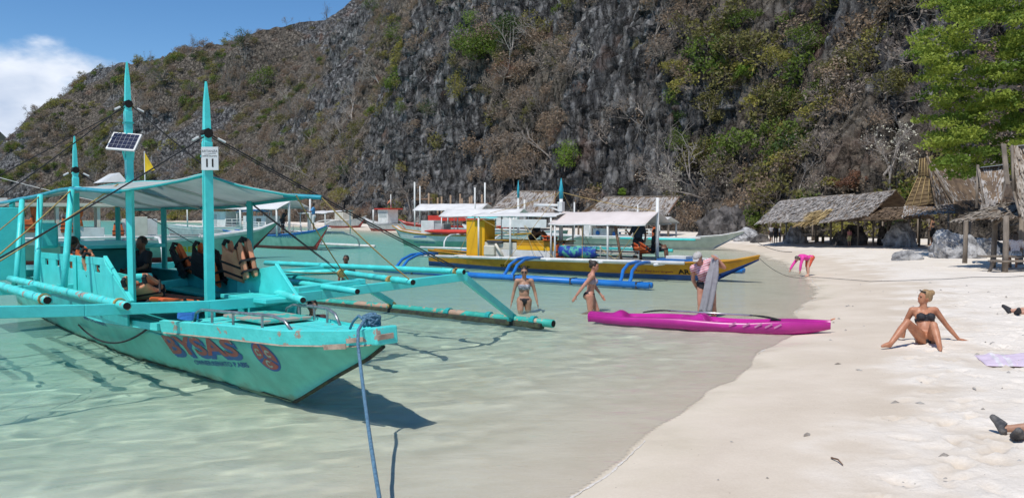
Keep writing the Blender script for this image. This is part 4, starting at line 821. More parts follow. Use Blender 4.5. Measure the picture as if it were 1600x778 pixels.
    def bamboo(name, pts, r, mt=M_TEAL, par=e, nodes=True):
        P = [B(*p) for p in pts]; m = MB(); L_ = []
        for a, b in zip(P[:-1], P[1:]):
            n = max(2, int((b - a).length / .42)); L_ += [a.lerp(b, i / n) for i in range(n)]
        L_.append(P[-1]); pp, rr = [], []
        for i, q in enumerate(L_):
            if 0 < i < len(L_) - 1:
                d = (L_[i + 1] - L_[i - 1]).normalized(); pp += [q - d * .02, q, q + d * .02]; rr += [r, r * 1.13, r]
            else: pp.append(q); rr.append(r)
        m.tube(pp, [q * .9 for q in rr], 10, cap=True); o = m.build(name, mt, par, smooth=True)
        d = (P[0] - P[1]).normalized(); m = MB(); m.tube([P[0] - d * .02, P[0] + d * .004], r * .72, 10); m.build('hollow_end', M_DARK, o)
        return o
    bamboo('bamboo_pole', [(1.35, -1.33, 1.07), (6.9, -1.44, 1.05)], .058, M_TEALW); bamboo('bamboo_pole', [(2.42, -1.88, 1.09), (6.4, -1.85, 1.06)], .062, M_TEALW)
    bamboo('bamboo_pole', [(1.45, 3.70, 1.19), (6.8, 2.95, 1.12)], .055); bamboo('bamboo_pole', [(.95, 2.34, 1.14), (3.7, 2.72, 1.12), (4.1, 1.75, 1.12)], .055); bamboo('bamboo_pole', [(.70, 1.27, 1.10), (5.6, 1.4, 1.10)], .05)
    bamboo('bamboo_pole', [(.52, .40, 1.07), (2.5, .9, 1.02)], .05, M_TEALW); bamboo('bamboo_pole', [(3.3, -2.6, 1.10), (6.5, -2.6, 1.08)], .05, M_TEALW)
    bamboo('bamboo_pole', [(2.2, 2.1, 1.02), (6.8, 2.2, 1.05)], .045, M_TEALD)
    mf = mat('worn_float_paint', (.05, .47, .38), .5, (.04, .37, .30), scale=3, chip=(.45, .31, .22), chip_at=.515, chip_scale=3.2, bump=.2)
    bamboo('float', [(1.75, 6.08, .10), (4.6, 5.75, .08), (7.9, 5.15, .06), (10, 4.7, .05)], .085, mf); bamboo('float', [(1.2, -5.6, .10), (9, -5.5, .08)], .085, mf)
    m = MB(); m.tube([B(1.95, 5.99, .02), B(8, 5.07, -.02), B(10, 4.65, -.03)], .08, 8); m.build('float_underside', M_ALGAE, e)
    for (t, s, z) in ((2.68, 5.92, .12), (6.05, 5.50, .10), (3.3, 5.9, .10), (2.2, 6.03, .11), (4.4, 5.77, .09)):
        m = MB(); m.tube([B(t - .05, s - .0, z), B(t + .05, s - .01, z)], .098, 10); m.build('lashing', M_ROPE if t > 5 else M_TEALD, e)
    for (t, s, z) in ((1.6, -1.33, 1.07), (1.6, 2.4, 1.12), (1.6, 3.68, 1.18), (3.3, 2.6, 1.12), (2.55, -1.88, 1.09)):
        m = MB(); m.tube([B(t - .03, s, z), B(t + .03, s, z)], .072, 10); m.build('lashing', M_ROPE, e)
    # masts with tapered heads
    for t, top, w in ((2.32, 3.85, .105), (5.49, 4.56, .105), (8.66, 3.60, .10)):
        m = MB(); zs = [.6, top - .95, top - .80, top - .78, top - .74, top - .71, top - .62, top - .28, top]; ws = [w, w, w, w * .84, w * .84, w * 1.06, w * .80, w * .62, .02]
        rings = []
        for i, (z, q) in enumerate(zip(zs, ws)): rings.append([B(t + a * q / 2, b * q / 2, z) for a, b in ((-1, -1), (1, -1), (1, 1), (-1, 1))])
        m.loft(rings); mo = m.build('mast', M_TEAL, e); m = MB(); m.box(B(t, 0, top - .98), w + .03, w + .03, .025, math.atan2(TU.y, TU.x)); m.build('mast_band', M_TEALD, mo)
        if t > 5 and t < 6:
            c = B(5.38, -.10, 3.26); fw = Vector((.05, -.80, .62)).normalized(); rt = Vector((1, .05, -.12)).normalized(); rt = (rt - fw * rt.dot(fw)).normalized(); up = fw.cross(rt) * -1
            def pnl(name, w_, h_, d0, d1, mt, par):
                m = MB(); m.hexa([c + rt * a * w_ / 2 + up * b * h_ / 2 + fw * d for d in (d0, d1) for a, b in ((-1, -1), (1, -1), (1, 1), (-1, 1))]); return m.build(name, mt, par, bevel=.004)
            sp = pnl('solar_panel', .46, .36, -.015, .015, M_WHITE, e); pnl('solar_backing', .415, .315, .0152, .018, mat('solar_gap', (.55, .57, .6), .4), sp)
            for i in range(6):
                for j in range(4):
                    m = MB(); a0, b0 = -.205 + i * .0687, -.155 + j * .0783
                    m.hexa([c + rt * a + up * b + fw * d for d in (.0185, .0205) for a, b in ((a0, b0), (a0 + .064, b0), (a0 + .064, b0 + .073), (a0, b0 + .073))]); m.build('solar_cell', mat('solar_blue', (.012, .016, .045), .15, spec=.6), sp)
            for q in (-.06, .06): m = MB(); m.beam(B(5.49, q, 2.98), c + rt * q * 2 - up * .12, .03, .03); m.build('panel_bracket', M_TEAL, e)
    # number board on the front mast
    c = D(328, 248, B(2.32, 0, 2).y - .10); m = MB(); m.box(c, .225, .012, .305, R(0)); sb = m.build('sign_board', mat('sign_white', (.66, .68, .68), .5, (.58, .6, .6), scale=4), e, bevel=.003)
    def flat_text(txt, loc, size, par, name='sign_lettering', mt=None, off=.0, rot=(R(90), 0, 0), sx=1.0):
        cu = bpy.data.curves.new('text', 'FONT'); cu.body = txt; cu.size = size; cu.align_x = 'CENTER'; cu.align_y = 'CENTER'; cu.offset = off; cu.extrude = .001; ob = bpy.data.objects.new('text', cu); COL.objects.link(ob)
        me = bpy.data.meshes.new_from_object(ob.evaluated_get(bpy.context.evaluated_depsgraph_get())); bpy.data.objects.remove(ob)
        me.transform(Matrix.Translation(Vector(loc) - par.location - (par.parent.location if par.parent else Vector())) @ Matrix.Rotation(rot[2], 4, 'Z') @ Matrix.Rotation(rot[0], 4, 'X') @ Matrix.Diagonal((sx, 1, 1, 1))); me.materials.clear(); me.materials.append(mt or M_DARK)
        me.name = name; o = bpy.data.objects.new(name, me); COL.objects.link(o); o.parent = par; return o
    globals()['flat_text'] = flat_text
    flat_text('11', c + Vector((0, -.008, -.062)), .15, sb, 'number', off=.003); flat_text('ARTANZA', c + Vector((0, -.008, .095)), .045, sb, mt=mat('sign_grey', (.18, .18, .19), .6)); flat_text('(CORON PALAWAN)', c + Vector((0, -.008, .032)), .020, sb)
    m = MB(); m.tube([c + Vector((x, -.008, .062 + .006 * math.sin(x * 40))) for x in np.linspace(-.07, .08, 8)], .0022, 5); m.build('sign_flourish', MATS['sign_grey'], sb)
    # canopy: ridge tarp drooping to both eaves
    m = MB(); g = []
    for t in np.linspace(0, 1, 22):
        row = []
        for s in np.linspace(-1, 1, 13):
            tt = (2.40 if s < 0 else 2.40 - .68 * s) + t * 7.4
            ez = itp(tt, [1.7, 2.4, 5, 7, 9.8], [2.36, 2.40, 2.50, 2.42, 2.34]) if s < 0 else itp(tt, [1.7, 4, 7.7, 9.8], [2.35, 2.24, 2.22, 2.2]); rz = 2.63 + .01 * math.sin(tt * 3) - .03 * math.sin(math.pi * min(1, abs((tt - 2.4) % 3.2) / 3.2))
            a = abs(s); row.append(B(tt, s * 1.06, rz * (1 - a) + ez * a - .018 * math.sin(math.pi * a) + .008 * vnoise(tt * 2, s * 3.)))
        g.append(row)
    m.sheet(g); cp = m.build('canopy', M_TARP, e, smooth=True, solid=.008)
    for i0, nm in ((0, 'canopy_hem'), (6, 'ridge_pole')):
        m = MB(); m.tube([r_[i0] - Vector((0, 0, .02)) for r_ in g], .028 if i0 == 0 else .03, 8); m.build(nm, M_TEAL if i0 else mat('blue_teal_pipe', (.03, .36, .46), .4), e, smooth=True)
    m = MB(); m.tube([r_[-1] - Vector((0, 0, .02)) for r_ in g], .026, 8); m.build('canopy_hem', M_TEALD, e, smooth=True)
    m = MB(); m.tube([p - Vector((0, 0, .02)) for p in g[0]], .015, 8); m.build('canopy_hem', M_TEALD, e, smooth=True)
    for q in (5, 10, 15): m = MB(); m.tube([p - Vector((0, 0, .03)) for p in g[q]], .022, 6); m.build('canopy_rib', M_TARP, e, smooth=True)
    m = MB(); m.tube([B(1.95, .9, 2.36), B(1.50, 1.22, 2.33)], .03, 8); m.build('canopy_pole', mat('blue_teal_pipe', (.03, .36, .46)), e)
    for (a, b) in (((4.37, -1.12, 2.45), (4.02, -1.33, 1.09)), ((6.2, -1.12, 2.40), (5.5, -1.35, 1.09)), ((7.6, -1.10, 2.34), (6.62, -1.40, 1.08))): bamboo('canopy_post', [a, b], .048)
    for (t, s, z1) in ((2.75, -.84, 2.42), (3.2, .98, 2.30), (6.8, .98, 2.22), (9.2, .9, 2.25), (9.2, -.95, 2.35)): m = MB(); m.beam(B(t, s, .92 if t < 3 else .62), B(t, s, z1), .075, .075); m.build('canopy_post', M_TEALD if s > 0 else M_TEAL, e, bevel=.006)
    # near side panel with a row of hand holes, boarded
    s0, s1 = -.92, -.89
    def panel(name, poly, s, th=.03, mt=M_TEAL): m = MB(); m.prism([B(t, s, z) for t, z in poly], TV * th); return m.build(name, mt, e, bevel=.004)
    panel('side_panel', [(7.3, .93), (3.15, .93), (2.62, .99), (3.30, 1.29), (7.3, 1.25)], -.92); panel('side_panel', [(7.3, 1.355), (3.55, 1.395), (3.66, 1.50), (7.3, 1.45)], -.921)
    hs = [(6.95, 6.72), (6.25, 6.02), (5.5, 5.25), (4.75, 4.5), (4.1, 3.85)]; ed = 7.3
    for a, b in hs: panel('side_panel_slat', [(ed, 1.251 + .01 * (7.3 - ed) / 4), (a, 1.252 + .01 * (7.3 - a) / 4), (a, 1.354 + .04 * (7.3 - a) / 3.75), (ed, 1.354 + .04 * (7.3 - ed) / 3.75)], -.919); ed = b
    panel('side_panel_slat', [(ed, 1.262), (3.32, 1.292), (3.54, 1.394), (ed, 1.39)], -.919)
    plank('panel_cap', [(2.55, -.90, .99), (3.66, -.90, 1.52)], .05, .03); plank('panel_post', [(5.0, -.945, .95), (5.0, -.945, 1.47)], .03, .05)
    plank('seat_plank', [(2.45, -.62, .91), (3.75, -.62, .91)], .52, .055); plank('seat_plank', [(1.22, .47, 1.0), (2.60, .47, .97)], .42, .055)
    panel('side_panel', [(3.05, .62), (1.35, .72), (1.25, 1.0), (1.83, 1.41), (2.4, 1.33), (3.05, 1.26)], .70); plank('panel_cap', [(1.2, .715, 1.0), (1.83, .715, 1.43)], .05, .03)
    for (t, s, z) in ((3.08, .70, 1.25), (3.4, -.5, 1.22)): m = MB(); m.tube([B(t, s - .12, z), B(t, s + .12, z)], .06, 12); m.build('scroll_armrest', M_TEAL, e, bevel=.01)
    # inside: floor boards, benches, far wall, after house
    for k in range(6): plank('floor_board', [(2.3, -.55 + .22 * k, .56 + .001 * k), (9.5, -.55 + .22 * k, .56 + .001 * k)], .21, .02, M_TEALD)
    panel('inner_wall', [(9, .58), (3.1, .58), (3.1, 1.13), (9, 1.08)], .74, .03, M_TEALD); panel('inner_wall', [(9, .58), (3.1, .6), (3.1, .93), (9, .93)], -.80, .03, M_TEALD); plank('bench', [(3.2, .55, .90), (8.8, .55, .88)], .36, .04, M_TEALD); plank('bench', [(3.8, -.60, .90), (8.8, -.60, .88)], .36, .04, M_TEALD)
    panel('bench_back', [(6.2, .95), (3.4, .95), (3.4, 1.22), (4.2, 1.22), (6.2, 1.26)], -.50, .03, M_TEAL); plank('wall_cap', [(3.05, .755, 1.15), (9, .755, 1.10)], .07, .035, M_TEALD)
    m = MB(); m.hexa([B(t, s, z) for z in (.58, 1.50) for t, s in ((6.4, -.35), (8.4, -.35), (8.4, .6), (6.4, .6))]); m.build('engine_house', M_TEALD, e, bevel=.01); plank('engine_house_top', [(6.0, .1, 1.56), (8.6, .1, 1.56)], 1.25, .06, M_TEAL)
    m = MB(); m.hexa([B(t, s, z) for z in (.95, 2.22) for t, s in ((7.95, -1.75), (9.3, -1.75), (9.3, -1.0), (7.95, -1.0))]); m.build('stern_locker', M_TEAL, e, bevel=.01)
    m = MB(); m.hexa([B(t, s, z) for z in (1.50, 1.95) for t, s in ((7.6, -.85), (7.75, -.85), (7.75, -.55), (7.6, -.55))]); m.build('backrest', M_TEAL, e, bevel=.05)
    # standing rigging
    lines = [((2.32, 0, 3.18), (1.6, 3.85, 1.18), M_BLACK, .010), ((2.32, 0, 3.15), (1.55, 3.70, 1.2), M_BLACK, .008), ((2.32, 0, 3.15), (1.6, -3.3, 1.15), M_BLACK, .010), ((5.49, 0, 3.9), (4.9, 3.4, 1.12), M_BLACK, .009), ((5.49, 0, 3.9), (3.6, 2.7, 1.15), M_BLACK, .008),
             ((5.49, 0, 3.9), (5.1, -3.4, 1.08), M_BLACK, .010), ((5.49, 0, 3.85), (5.6, -4.6, .9), M_BLACK, .008), ((1.5, 1.22, 2.33), (1.0, 2.34, 1.16), M_ROPE, .010), ((1.7, .95, 2.36), (2.2, 2.1, 1.06), M_ROPE, .009), ((6.2, -1.12, 2.40), (3.4, -3.1, 1.1), M_ROPE, .009), ((4.37, -1.12, 2.45), (1.65, -3.1, 1.12), M_ROPE, .010),
             ((3.7, -.7, 2.52), (1.6, -3.25, 1.12), M_ROPE, .009), ((8.66, 0, 2.95), (9, 3, 1.08), M_BLACK, .009), ((8.66, 0, 2.95), (9, -3.2, 1.08), M_BLACK, .008), ((3.2, .98, 1.3), (3.3, 2.62, 1.14), M_ROPE, .008)]
    for a, b, mt, r_ in lines: m = MB(); m.tube(rope_pts(B(*a), B(*b), .04, 10), r_, 5); m.build('rigging_line', mt, e)
    for t, z in ((2.32, 3.17), (5.49, 3.88), (8.66, 2.95)):
        m = MB(); m.tube([B(t - .06, 0, z), B(t + .06, 0, z)], .066, 8); m.build('rigging_collar', M_DARK, e)
        for sg in (-1, 1): m = MB(); m.tube([B(t - .04, sg * .13, z - .06), B(t - .08, sg * .22, z - .11)], .016, 6); m.build('rigging_block', M_WHITE, e)
    m = MB(); m.tube(rope_pts(B(2.5, -.70, .66), B(6.2, -.62, .28), .26, 20), .014, 6); m.build('hull_rope', M_BLACK, e)
    m = MB()
    for k in range(5): m.tube([B(1.9 + .2 * math.cos(a) + .05 * k, -.45 + .10 * math.sin(a) + .02 * k, .80 + .012 * k) for a in np.linspace(0, 6.3, 14)], .012, 5)
    m.build('blue_cord', mat('bright_blue_cord', (.03, .18, .55), .8), e)
    m = MB(); m.tube([B(4.75, .0, 2.55), B(4.75, .0, 3.08)], .010, 5); m.build('flag_pole', M_WHITE, e); m = MB(); m.prism([B(4.75, .0, 3.06), B(4.5, .06, 2.78), B(4.75, .0, 2.76)], TV * .006); m.build('flag', mat('yellow_flag', (.70, .48, .01), .6), e)
    m = MB(); m.hexa([B(t, s, z) for (t, s, z) in ((6.0, -.40, 2.61), (5.5, -.40, 2.61), (5.4, -.1, 2.62), (6.0, -.1, 2.62), (5.98, -.16, 2.77), (5.45, -.16, 2.77), (5.40, -.08, 2.65), (5.98, -.08, 2.65))]); m.build('roof_hatch', M_WHITE, e)
    return e
TEAL = teal_boat()
# mooring rope with its knot on the bow
def mooring():
    e = thing('mooring_rope', 'blue mooring rope tied to the turquoise bow running down to the sand', 'rope', G(-.95, 3.6)); a = B(-1.62, -.0, 1.08); b = D(606, 776, 5.1); c = W(640, 1010, -.05)
    P = [B(-1.5, .02, 1.03), B(-1.62, -.10, 1.10), B(-1.72, -.24, 1.02), B(-1.76, -.27, .9)] + rope_pts(B(-1.77, -.27, .85), W(640, 1010, .02), .20, 30)
    m = MB(); m.tube(P, .016, 7); m.build('rope', M_BLUEROPE, e, smooth=True); m = MB()
    for k in range(9):
        ph = k * .9; m.tube([B(-1.55 + .07 * math.cos(th + ph) + .012 * math.sin(3 * th), .02 + .075 * math.sin(th + ph), 1.055 + .045 * math.sin(th * 2 + k) + .004 * k) for th in np.linspace(0, 6.3, 14)], .015, 6)
    m.tube([B(-1.5, .0, 1.05), B(-1.3, .03, 1.09), B(-1.18, .04, 1.02), B(-1.12, .04, .94)], .014, 6); m.build('knot', M_BLUEROPE, e, smooth=True)
mooring()
# ------------------------------------------------------------------ life jackets
def life_jacket(label, c, rz, tilt=0, roll=0, sc=1.0, faded=False, group='orange life jackets', dark=False):
    """vest: two front panels, back panel, collar, straps; local z up, front towards -y; c is the bottom centre"""
    e = thing('life_jacket', label, 'life jacket', c, group); Mx = Matrix.Rotation(rz, 3, 'Z') @ Matrix.Rotation(tilt, 3, 'X') @ Matrix.Rotation(roll, 3, 'Y') * sc; c = Vector(c); mt = M_SALMON if faded else M_ORANGE
    def P(x, y, z): return c + Mx @ Vector((x, y, z))
    def pan(name, outline, y0, y1, bulge=.02, mm=mt):
        m = MB(); cx_ = sum(p[0] for p in outline) / len(outline); cz_ = sum(p[1] for p in outline) / len(outline)
        m.loft([[P(cx_ + (x - cx_) * k, y, cz_ + (z - cz_) * k) for x, z in outline] for y, k in ((y0, .86), (y0 - bulge * .0 + (y1 - y0) * .25, 1), (y0 + (y1 - y0) * .75, 1), (y1, .86))]); return m.build(name, mm, e, smooth=False, bevel=.006)
    for s in (-1, 1): pan('front_panel', [(s * .02, 0), (s * .21, 0), (s * .22, .22), (s * .19, .34), (s * .16, .52), (s * .10, .55), (s * .07, .40), (s * .02, .34)], -.10, -.035)
    pan('back_panel', [(-.21, 0), (.21, 0), (.22, .25), (.17, .38), (.15, .52), (.06, .44), (-.06, .44), (-.15, .52), (-.17, .38), (-.22, .25)], .02, .075, mm=M_STRAP if dark else mt)
    for z in (.10, .25):
        m = MB(); m.loft([[P(x * q, y * q2, z + dz) for x, y, q, q2 in ((-.225, -.108, 1, 1), (.225, -.108, 1, 1), (.235, .085, 1, 1), (-.235, .085, 1, 1))] for dz in (-.016, .016)]); m.build('strap', M_STRAP, e)
    for s in (-1, 1): m = MB(); m.tube([P(s * .13, -.05, .53), P(s * .13, .0, .57), P(s * .13, .05, .51)], .03 * sc, 6); m.build('shoulder_strap', M_STRAP, e)
    m = MB(); m.tube([P(.03, -.11, .1), P(.05, -.12, -.05), P(.04, -.11, -.18)], .008, 4); m.build('loose_strap', M_STRAP, e); return e
tb = math.atan2(TU.y, TU.x)
life_jacket('orange life jacket left of the numbered mast on the far wall of the turquoise boat', B(4.95, .70, 1.08), tb - .15, R(-20), .28, dark=True)
life_jacket('orange life jacket hanging behind the numbered mast of the turquoise boat', B(4.35, .72, 1.10), tb + .2, R(-14), -.30, dark=True); life_jacket('life jacket with dark lining right of the numbered mast of the turquoise boat', B(3.7, .72, 1.06), tb + 3.0, R(16), .22, dark=True)
life_jacket('second salmon life jacket from the right end of the turquoise boat wall', B(3.0, .68, 1.17), tb + .2, R(-18), -.22, faded=True); life_jacket('salmon life jacket leaning at the right end of the turquoise boat wall', B(2.48, .64, 1.2), tb - .3, R(-10), .15, faded=True)
life_jacket('faded salmon life jacket tipped on the near seat plank of the turquoise boat', B(3.05, -.52, .97), tb + 1.2, R(-58), .3, faded=True); life_jacket('orange life jacket lying flat at the foot of the numbered mast', B(2.55, -.15, .86), tb + .3, R(-82), .1)
life_jacket('orange life jacket lying under the canopy beside the engine house of the turquoise boat', B(5.6, -.15, 1.0), tb, R(-80), 0); life_jacket('orange life jacket standing behind the near side panel of the turquoise boat', B(5.3, -.72, 1.05), tb + .2, R(-10), .2); life_jacket('faded life jacket next to the orange one behind the near side panel', B(4.75, -.74, 1.02), tb - .2, R(-14), -.2, faded=True)
e = thing('rolled_mat', 'dark red rolled mat on the floor of the turquoise boat', 'mat', B(3.2, .2, .7)); m = MB(); m.tube([B(2.65, .28, .80), B(4.1, .05, .80)], .11, 14); m.build('roll', M_DKRED, e, smooth=True)
m = MB(); m.tube([B(3.15, .21, .80), B(3.22, .20, .80)], .114, 14); m.build('band', M_STEEL, e)
# ================================================================== the other boats
M_YEL = mat('yellow_paint', (.58, .285, .012), .45, (.46, .205, .010), scale=2.5, detail=6, chip=(.20, .11, .04), chip_at=.66, chip_scale=3, bump=.15, bscale=25); M_YELB = mat('bright_yellow_panel', (.82, .44, .010), .5, (.74, .38, .010), scale=2)
M_OCHRE = mat('ochre_paint', (.46, .25, .025), .6, (.34, .17, .02), scale=2, chip=(.12, .07, .03), chip_at=.66)
M_BLUEH = mat('blue_hull_paint', (.02, .075, .27), .5, (.018, .06, .20), scale=3); M_PIPE = mat('blue_plastic_pipe', (.02, .20, .60), .35, (.018, .15, .48), scale=2, chip=(.35, .45, .55), chip_at=.72)
M_GRN = mat('dark_green_paint', (.02, .07, .055), .6, (.015, .05, .04), scale=3); M_PGREEN = mat('pale_green_paint', (.25, .46, .36), .5, (.19, .37, .29), scale=2.5, chip=(.4, .5, .42), chip_at=.7)
M_GREYH = mat('grey_white_hull', (.46, .49, .48), .6, (.34, .37, .37), scale=2, chip=(.25, .22, .2), chip_at=.68); M_REDH = mat('red_bottom_paint', (.24, .035, .03), .6, (.17, .03, .025), scale=3); M_REDB = mat('bright_red_paint', (.62, .05, .03), .5, (.50, .04, .03), scale=3)
M_WOODB = mat('brown_timber', (.22, .13, .085), .85, (.13, .075, .05), scale=6); M_GLASS = mat('dark_window', (.02, .025, .03), .1, spec=.6); M_CREAM = mat('cream_paint', (.66, .62, .52), .6, (.55, .51, .42), scale=2); M_DGREY = mat('grey_fabric', (.06, .06, .065), .8)  # dark grey for float straps, engine cowl, bench row and thin ropes
M_TARPW = mat('boat_tarp_white', (.78, .77, .75), .7, (.68, .67, .65), scale=1.5, bump=.2, bscale=5, transl=.12)
class Boat:
    def __init__(s, label, bow, aft, name='outrigger_boat', group=None):
        a, b = Vector((bow[0], bow[1], 0)), Vector((aft[0], aft[1], 0)); s.u = (b - a).normalized(); s.v = Vector((-s.u.y, s.u.x, 0))
        if s.v.y < 0: s.v = -s.v
        s.S = a; s.e = thing(name, label, 'boat', a, group); s.rz = math.atan2(s.u.y, s.u.x)
    def B(s, t, q, z): return s.S + s.u * t + s.v * q + Vector((0, 0, z))
    def hull(s, L, b, zb, zm, over, zs=None, mats=None, levels=(1, .8, .55, .3, .0), rim=.10, tip_b=.06, blunt=False, stern=.45):
        zs = zm + .2 if zs is None else zs; s.L, s.b = L, b
        s.beam = lambda t: b * itp(t, [-over, -over * .5, .0, L * .12, L * .3, L * .6, L * .85, L + .6], [tip_b, .28, .52, .78, 1, 1, .8, stern]); s.deck = lambda t: itp(t, [-over, -over * .4, L * .12, L * .3, L * .7, L + .6], [zb, zm + (zb - zm) * .55, zm + (zb - zm) * .2, zm, zm, zs])
        s.keel = lambda t: itp(t, [-over, 0, 1.2, L - 1, L + .6], [zb - .14, 0, -.28, -.28, zs * .35]); s.wl = lambda t: b * itp(t, [0, L * .12, L * .3, L * .6, L * .85, L], [.02, .42, .70, .70, .5, .2])
        def side(t, z):
            zt = s.deck(t); z0 = s.keel(t) if t < 0 else 0.; s0 = 0. if t < 0 else s.wl(t); f = (z - z0) / max(.02, zt - z0); return s0 + (s.beam(t) - s0) * min(max(f, 0), 1) ** .85
        s.side = side; ts = np.r_[np.linspace(-over, 0, 9)[:-1], np.linspace(0, L + .6, 26)]; m = MB(); n = None; rings = []
        for t in ts:
            z0 = max(s.keel(t), 0) if t < 0 else 0.; zt = s.deck(t); pr = []
            for sg in (-1, 1):
                col = [(sg * side(t, z0 + (zt - z0) * f), z0 + (zt - z0) * f) for f in levels] + [(sg * .015, s.keel(t))]; pr.append(col)
            rings.append([s.B(t, q, z) for q, z in pr[0] + pr[1][::-1]])
        k = len(rings[0]); nl = len(levels)
        for i in range(len(rings) - 1):
            for j in range(k):
                j2 = (j + 1) % k
                lv = j if j < nl else (k - 2 - j)
                m.cur = 3 if j == k - 1 else 0 if lv < 0 else (2 if lv == 0 else (1 if lv >= nl - 2 else 0))
                if j == k - 1: continue
                m.add([rings[i][j], rings[i][j2], rings[i + 1][j2], rings[i + 1][j]], [(0, 1, 2, 3)])
        m.cur = 0; m.add(rings[-1], [tuple(range(k))]); m.add(rings[0], [tuple(range(k))])
        h = m.build('hull', list(mats), s.e); bm = bmesh.new(); bm.from_mesh(h.data); bmesh.ops.remove_doubles(bm, verts=bm.verts, dist=1e-4); bmesh.ops.recalc_face_normals(bm, faces=bm.faces); bm.to_mesh(h.data); bm.free(); h.data.polygons.foreach_set('use_smooth', [True] * len(h.data.polygons))
        m = MB(); g = [[s.B(t, f * (s.beam(t) - .03), s.deck(t) - .05) for f in (-1, 0, 1)] for t in ts]; m.sheet(g); m.build('deck', s.deckm if hasattr(s, 'deckm') else M_WHITE, s.e, solid=.03)
        for sg in (-1, 1):
            m = MB(); m.tube([s.B(t, sg * s.beam(t), s.deck(t)) for t in ts], .035, 6); m.build('gunwale', mats[2], s.e, smooth=True)
        return s
    def box(s, name, t0, t1, q0, q1, z0, z1, mt, par=None, bevel=.012): m = MB(); m.hexa([s.B(t, q, z) for z in (z0, z1) for t, q in ((t0, q0), (t1, q0), (t1, q1), (t0, q1))]); return m.build(name, mt, par or s.e, bevel=bevel)
    def bar(s, name, a, b, r, mt, n=8, par=None): m = MB(); m.tube([s.B(*a), s.B(*b)], r, n); return m.build(name, mt, par or s.e, smooth=True)
    def curve(s, name, pts, r, mt, n=8, par=None): m = MB(); m.tube([s.B(*p) for p in pts], r, n); return m.build(name, mt, par or s.e, smooth=True)
    def canopy(s, t0, t1, q0, q1, z0, z1, mt=M_TARPW, ridge=None, posts=True, pz=.5, pmat=None, sag=.05, pr=.035, rows=None):
        m = MB(); g = []; nq = 9
        for i in range(13):
            f = i / 12; row = []
            for j in range(nq):
                h = j / (nq - 1); z = z0 + (z1 - z0) * h
                if ridge: z = (z0 + (ridge - z0) * h * 2) if h < .5 else (ridge + (z1 - ridge) * (h * 2 - 1))
                z -= sag * math.sin(math.pi * ((f * 3) % 1)) * .6; row.append(s.B(t0 + (t1 - t0) * f, q0 + (q1 - q0) * h, z + .01 * vnoise(f * 9, h * 5.)))
            g.append(row)
        m.sheet(g); c = m.build('canopy', mt, s.e, smooth=True, solid=.012)
        for j in (0, nq - 1): m = MB(); m.tube([r_[j] - Vector((0, 0, .02)) for r_ in g], .022, 6); m.build('canopy_edge', pmat or M_WHITE, c)
        if posts:
            for t in (rows or (t0 + .1, t1 - .1)):
                for q, z in ((q0 + .03, z0), (q1 - .03, z1)): s.bar('canopy_post', (t, q, pz), (t, q, z - .03), pr, pmat or M_WHITE)
        return c
    def rail(s, t0, t1, q, z0, z1, n=3, mt=M_WHITE, posts=4, r=.022):
        for k in range(n): s.bar('rail', (t0, q, z0 + (z1 - z0) * k / max(1, n - 1)), (t1, q, z0 + (z1 - z0) * k / max(1, n - 1)), r, mt, 6)
        for k in range(posts): t = t0 + (t1 - t0) * k / (posts - 1); s.bar('rail_post', (t, q, z0 - .15), (t, q, z1 + .03), r * 1.1, mt, 6)
    def mast(s, t, q, z0, z1, mt=M_WHITE, r=.05, tip=None, tipz=.5):
        s.curve('mast', [(t, q, z0), (t, q, z1 - (tipz if tip else 0)), (t, q, z1)] if not tip else [(t, q, z0), (t, q, z1 - tipz)], [r, r, r * .5] if not tip else [r, r * .9], mt)
        if tip: s.curve('mast_tip', [(t, q, z1 - tipz), (t, q, z1 - tipz * .6), (t, q, z1)], [r * .9, r * 1.15, .012], tip)
    def outrigger(s, side, q, ts, t0, t1, mt_arm, mt_f, z=.75, rf=.07, double=False, qi=None, ra=.04):
        qi = q * .45 if qi is None else qi
        for t in ts:
            for d in ((-.12, .12) if double else (0,)):
                s.curve('outrigger_arm', [(t + d, side * qi, z), (t + d, side * (qi + (q - qi) * .35), z - .02), (t + d + .1, side * (qi + (q - qi) * .68), z - .16), (t + d + .2, side * (qi + (q - qi) * .9), z - .42), (t + d + .3, side * q, .10)], ra, mt_arm, 8)
            s.bar('cross_beam', (t, -side * .3, z - .02), (t, side * qi, z), ra, M_WHITE, 8)
        for d in ((-.07, .07) if double else (0,)): s.bar('float', (t0, side * (q + d), .09), (t1, side * (q + d), .07), rf, mt_f, 10)
    def text(s, txt, t0, t1, z0, h, mt, bold=.01, off=.01, side=-1, shear=0):
        cu = bpy.data.curves.new('text', 'FONT'); cu.body = txt; cu.size = 1; cu.offset = bold; cu.shear = shear; cu.resolution_u = 2; ob = bpy.data.objects.new('text', cu); COL.objects.link(ob)
        me = bpy.data.meshes.new_from_object(ob.evaluated_get(bpy.context.evaluated_depsgraph_get())); bpy.data.objects.remove(ob); xs = [v.co.x for v in me.vertices]; x0, x1 = min(xs), max(xs)
        for v in me.vertices: f = (v.co.x - x0) / (x1 - x0); t = t0 + (t1 - t0) * f; z = z0 + v.co.y / .72 * h; v.co = s.B(t, side * (s.side(t, z) + off), z) - s.e.location
        me.materials.clear(); me.materials.append(mt); o = bpy.data.objects.new('name_lettering', me); COL.objects.link(o); o.parent = s.e; return o
    def line(s, a, b, r=.01, mt=M_ROPE, sag=.05): m = MB(); m.tube(rope_pts(s.B(*a), s.B(*b), sag, 8), r, 4); m.build('rigging_line', mt, s.e)
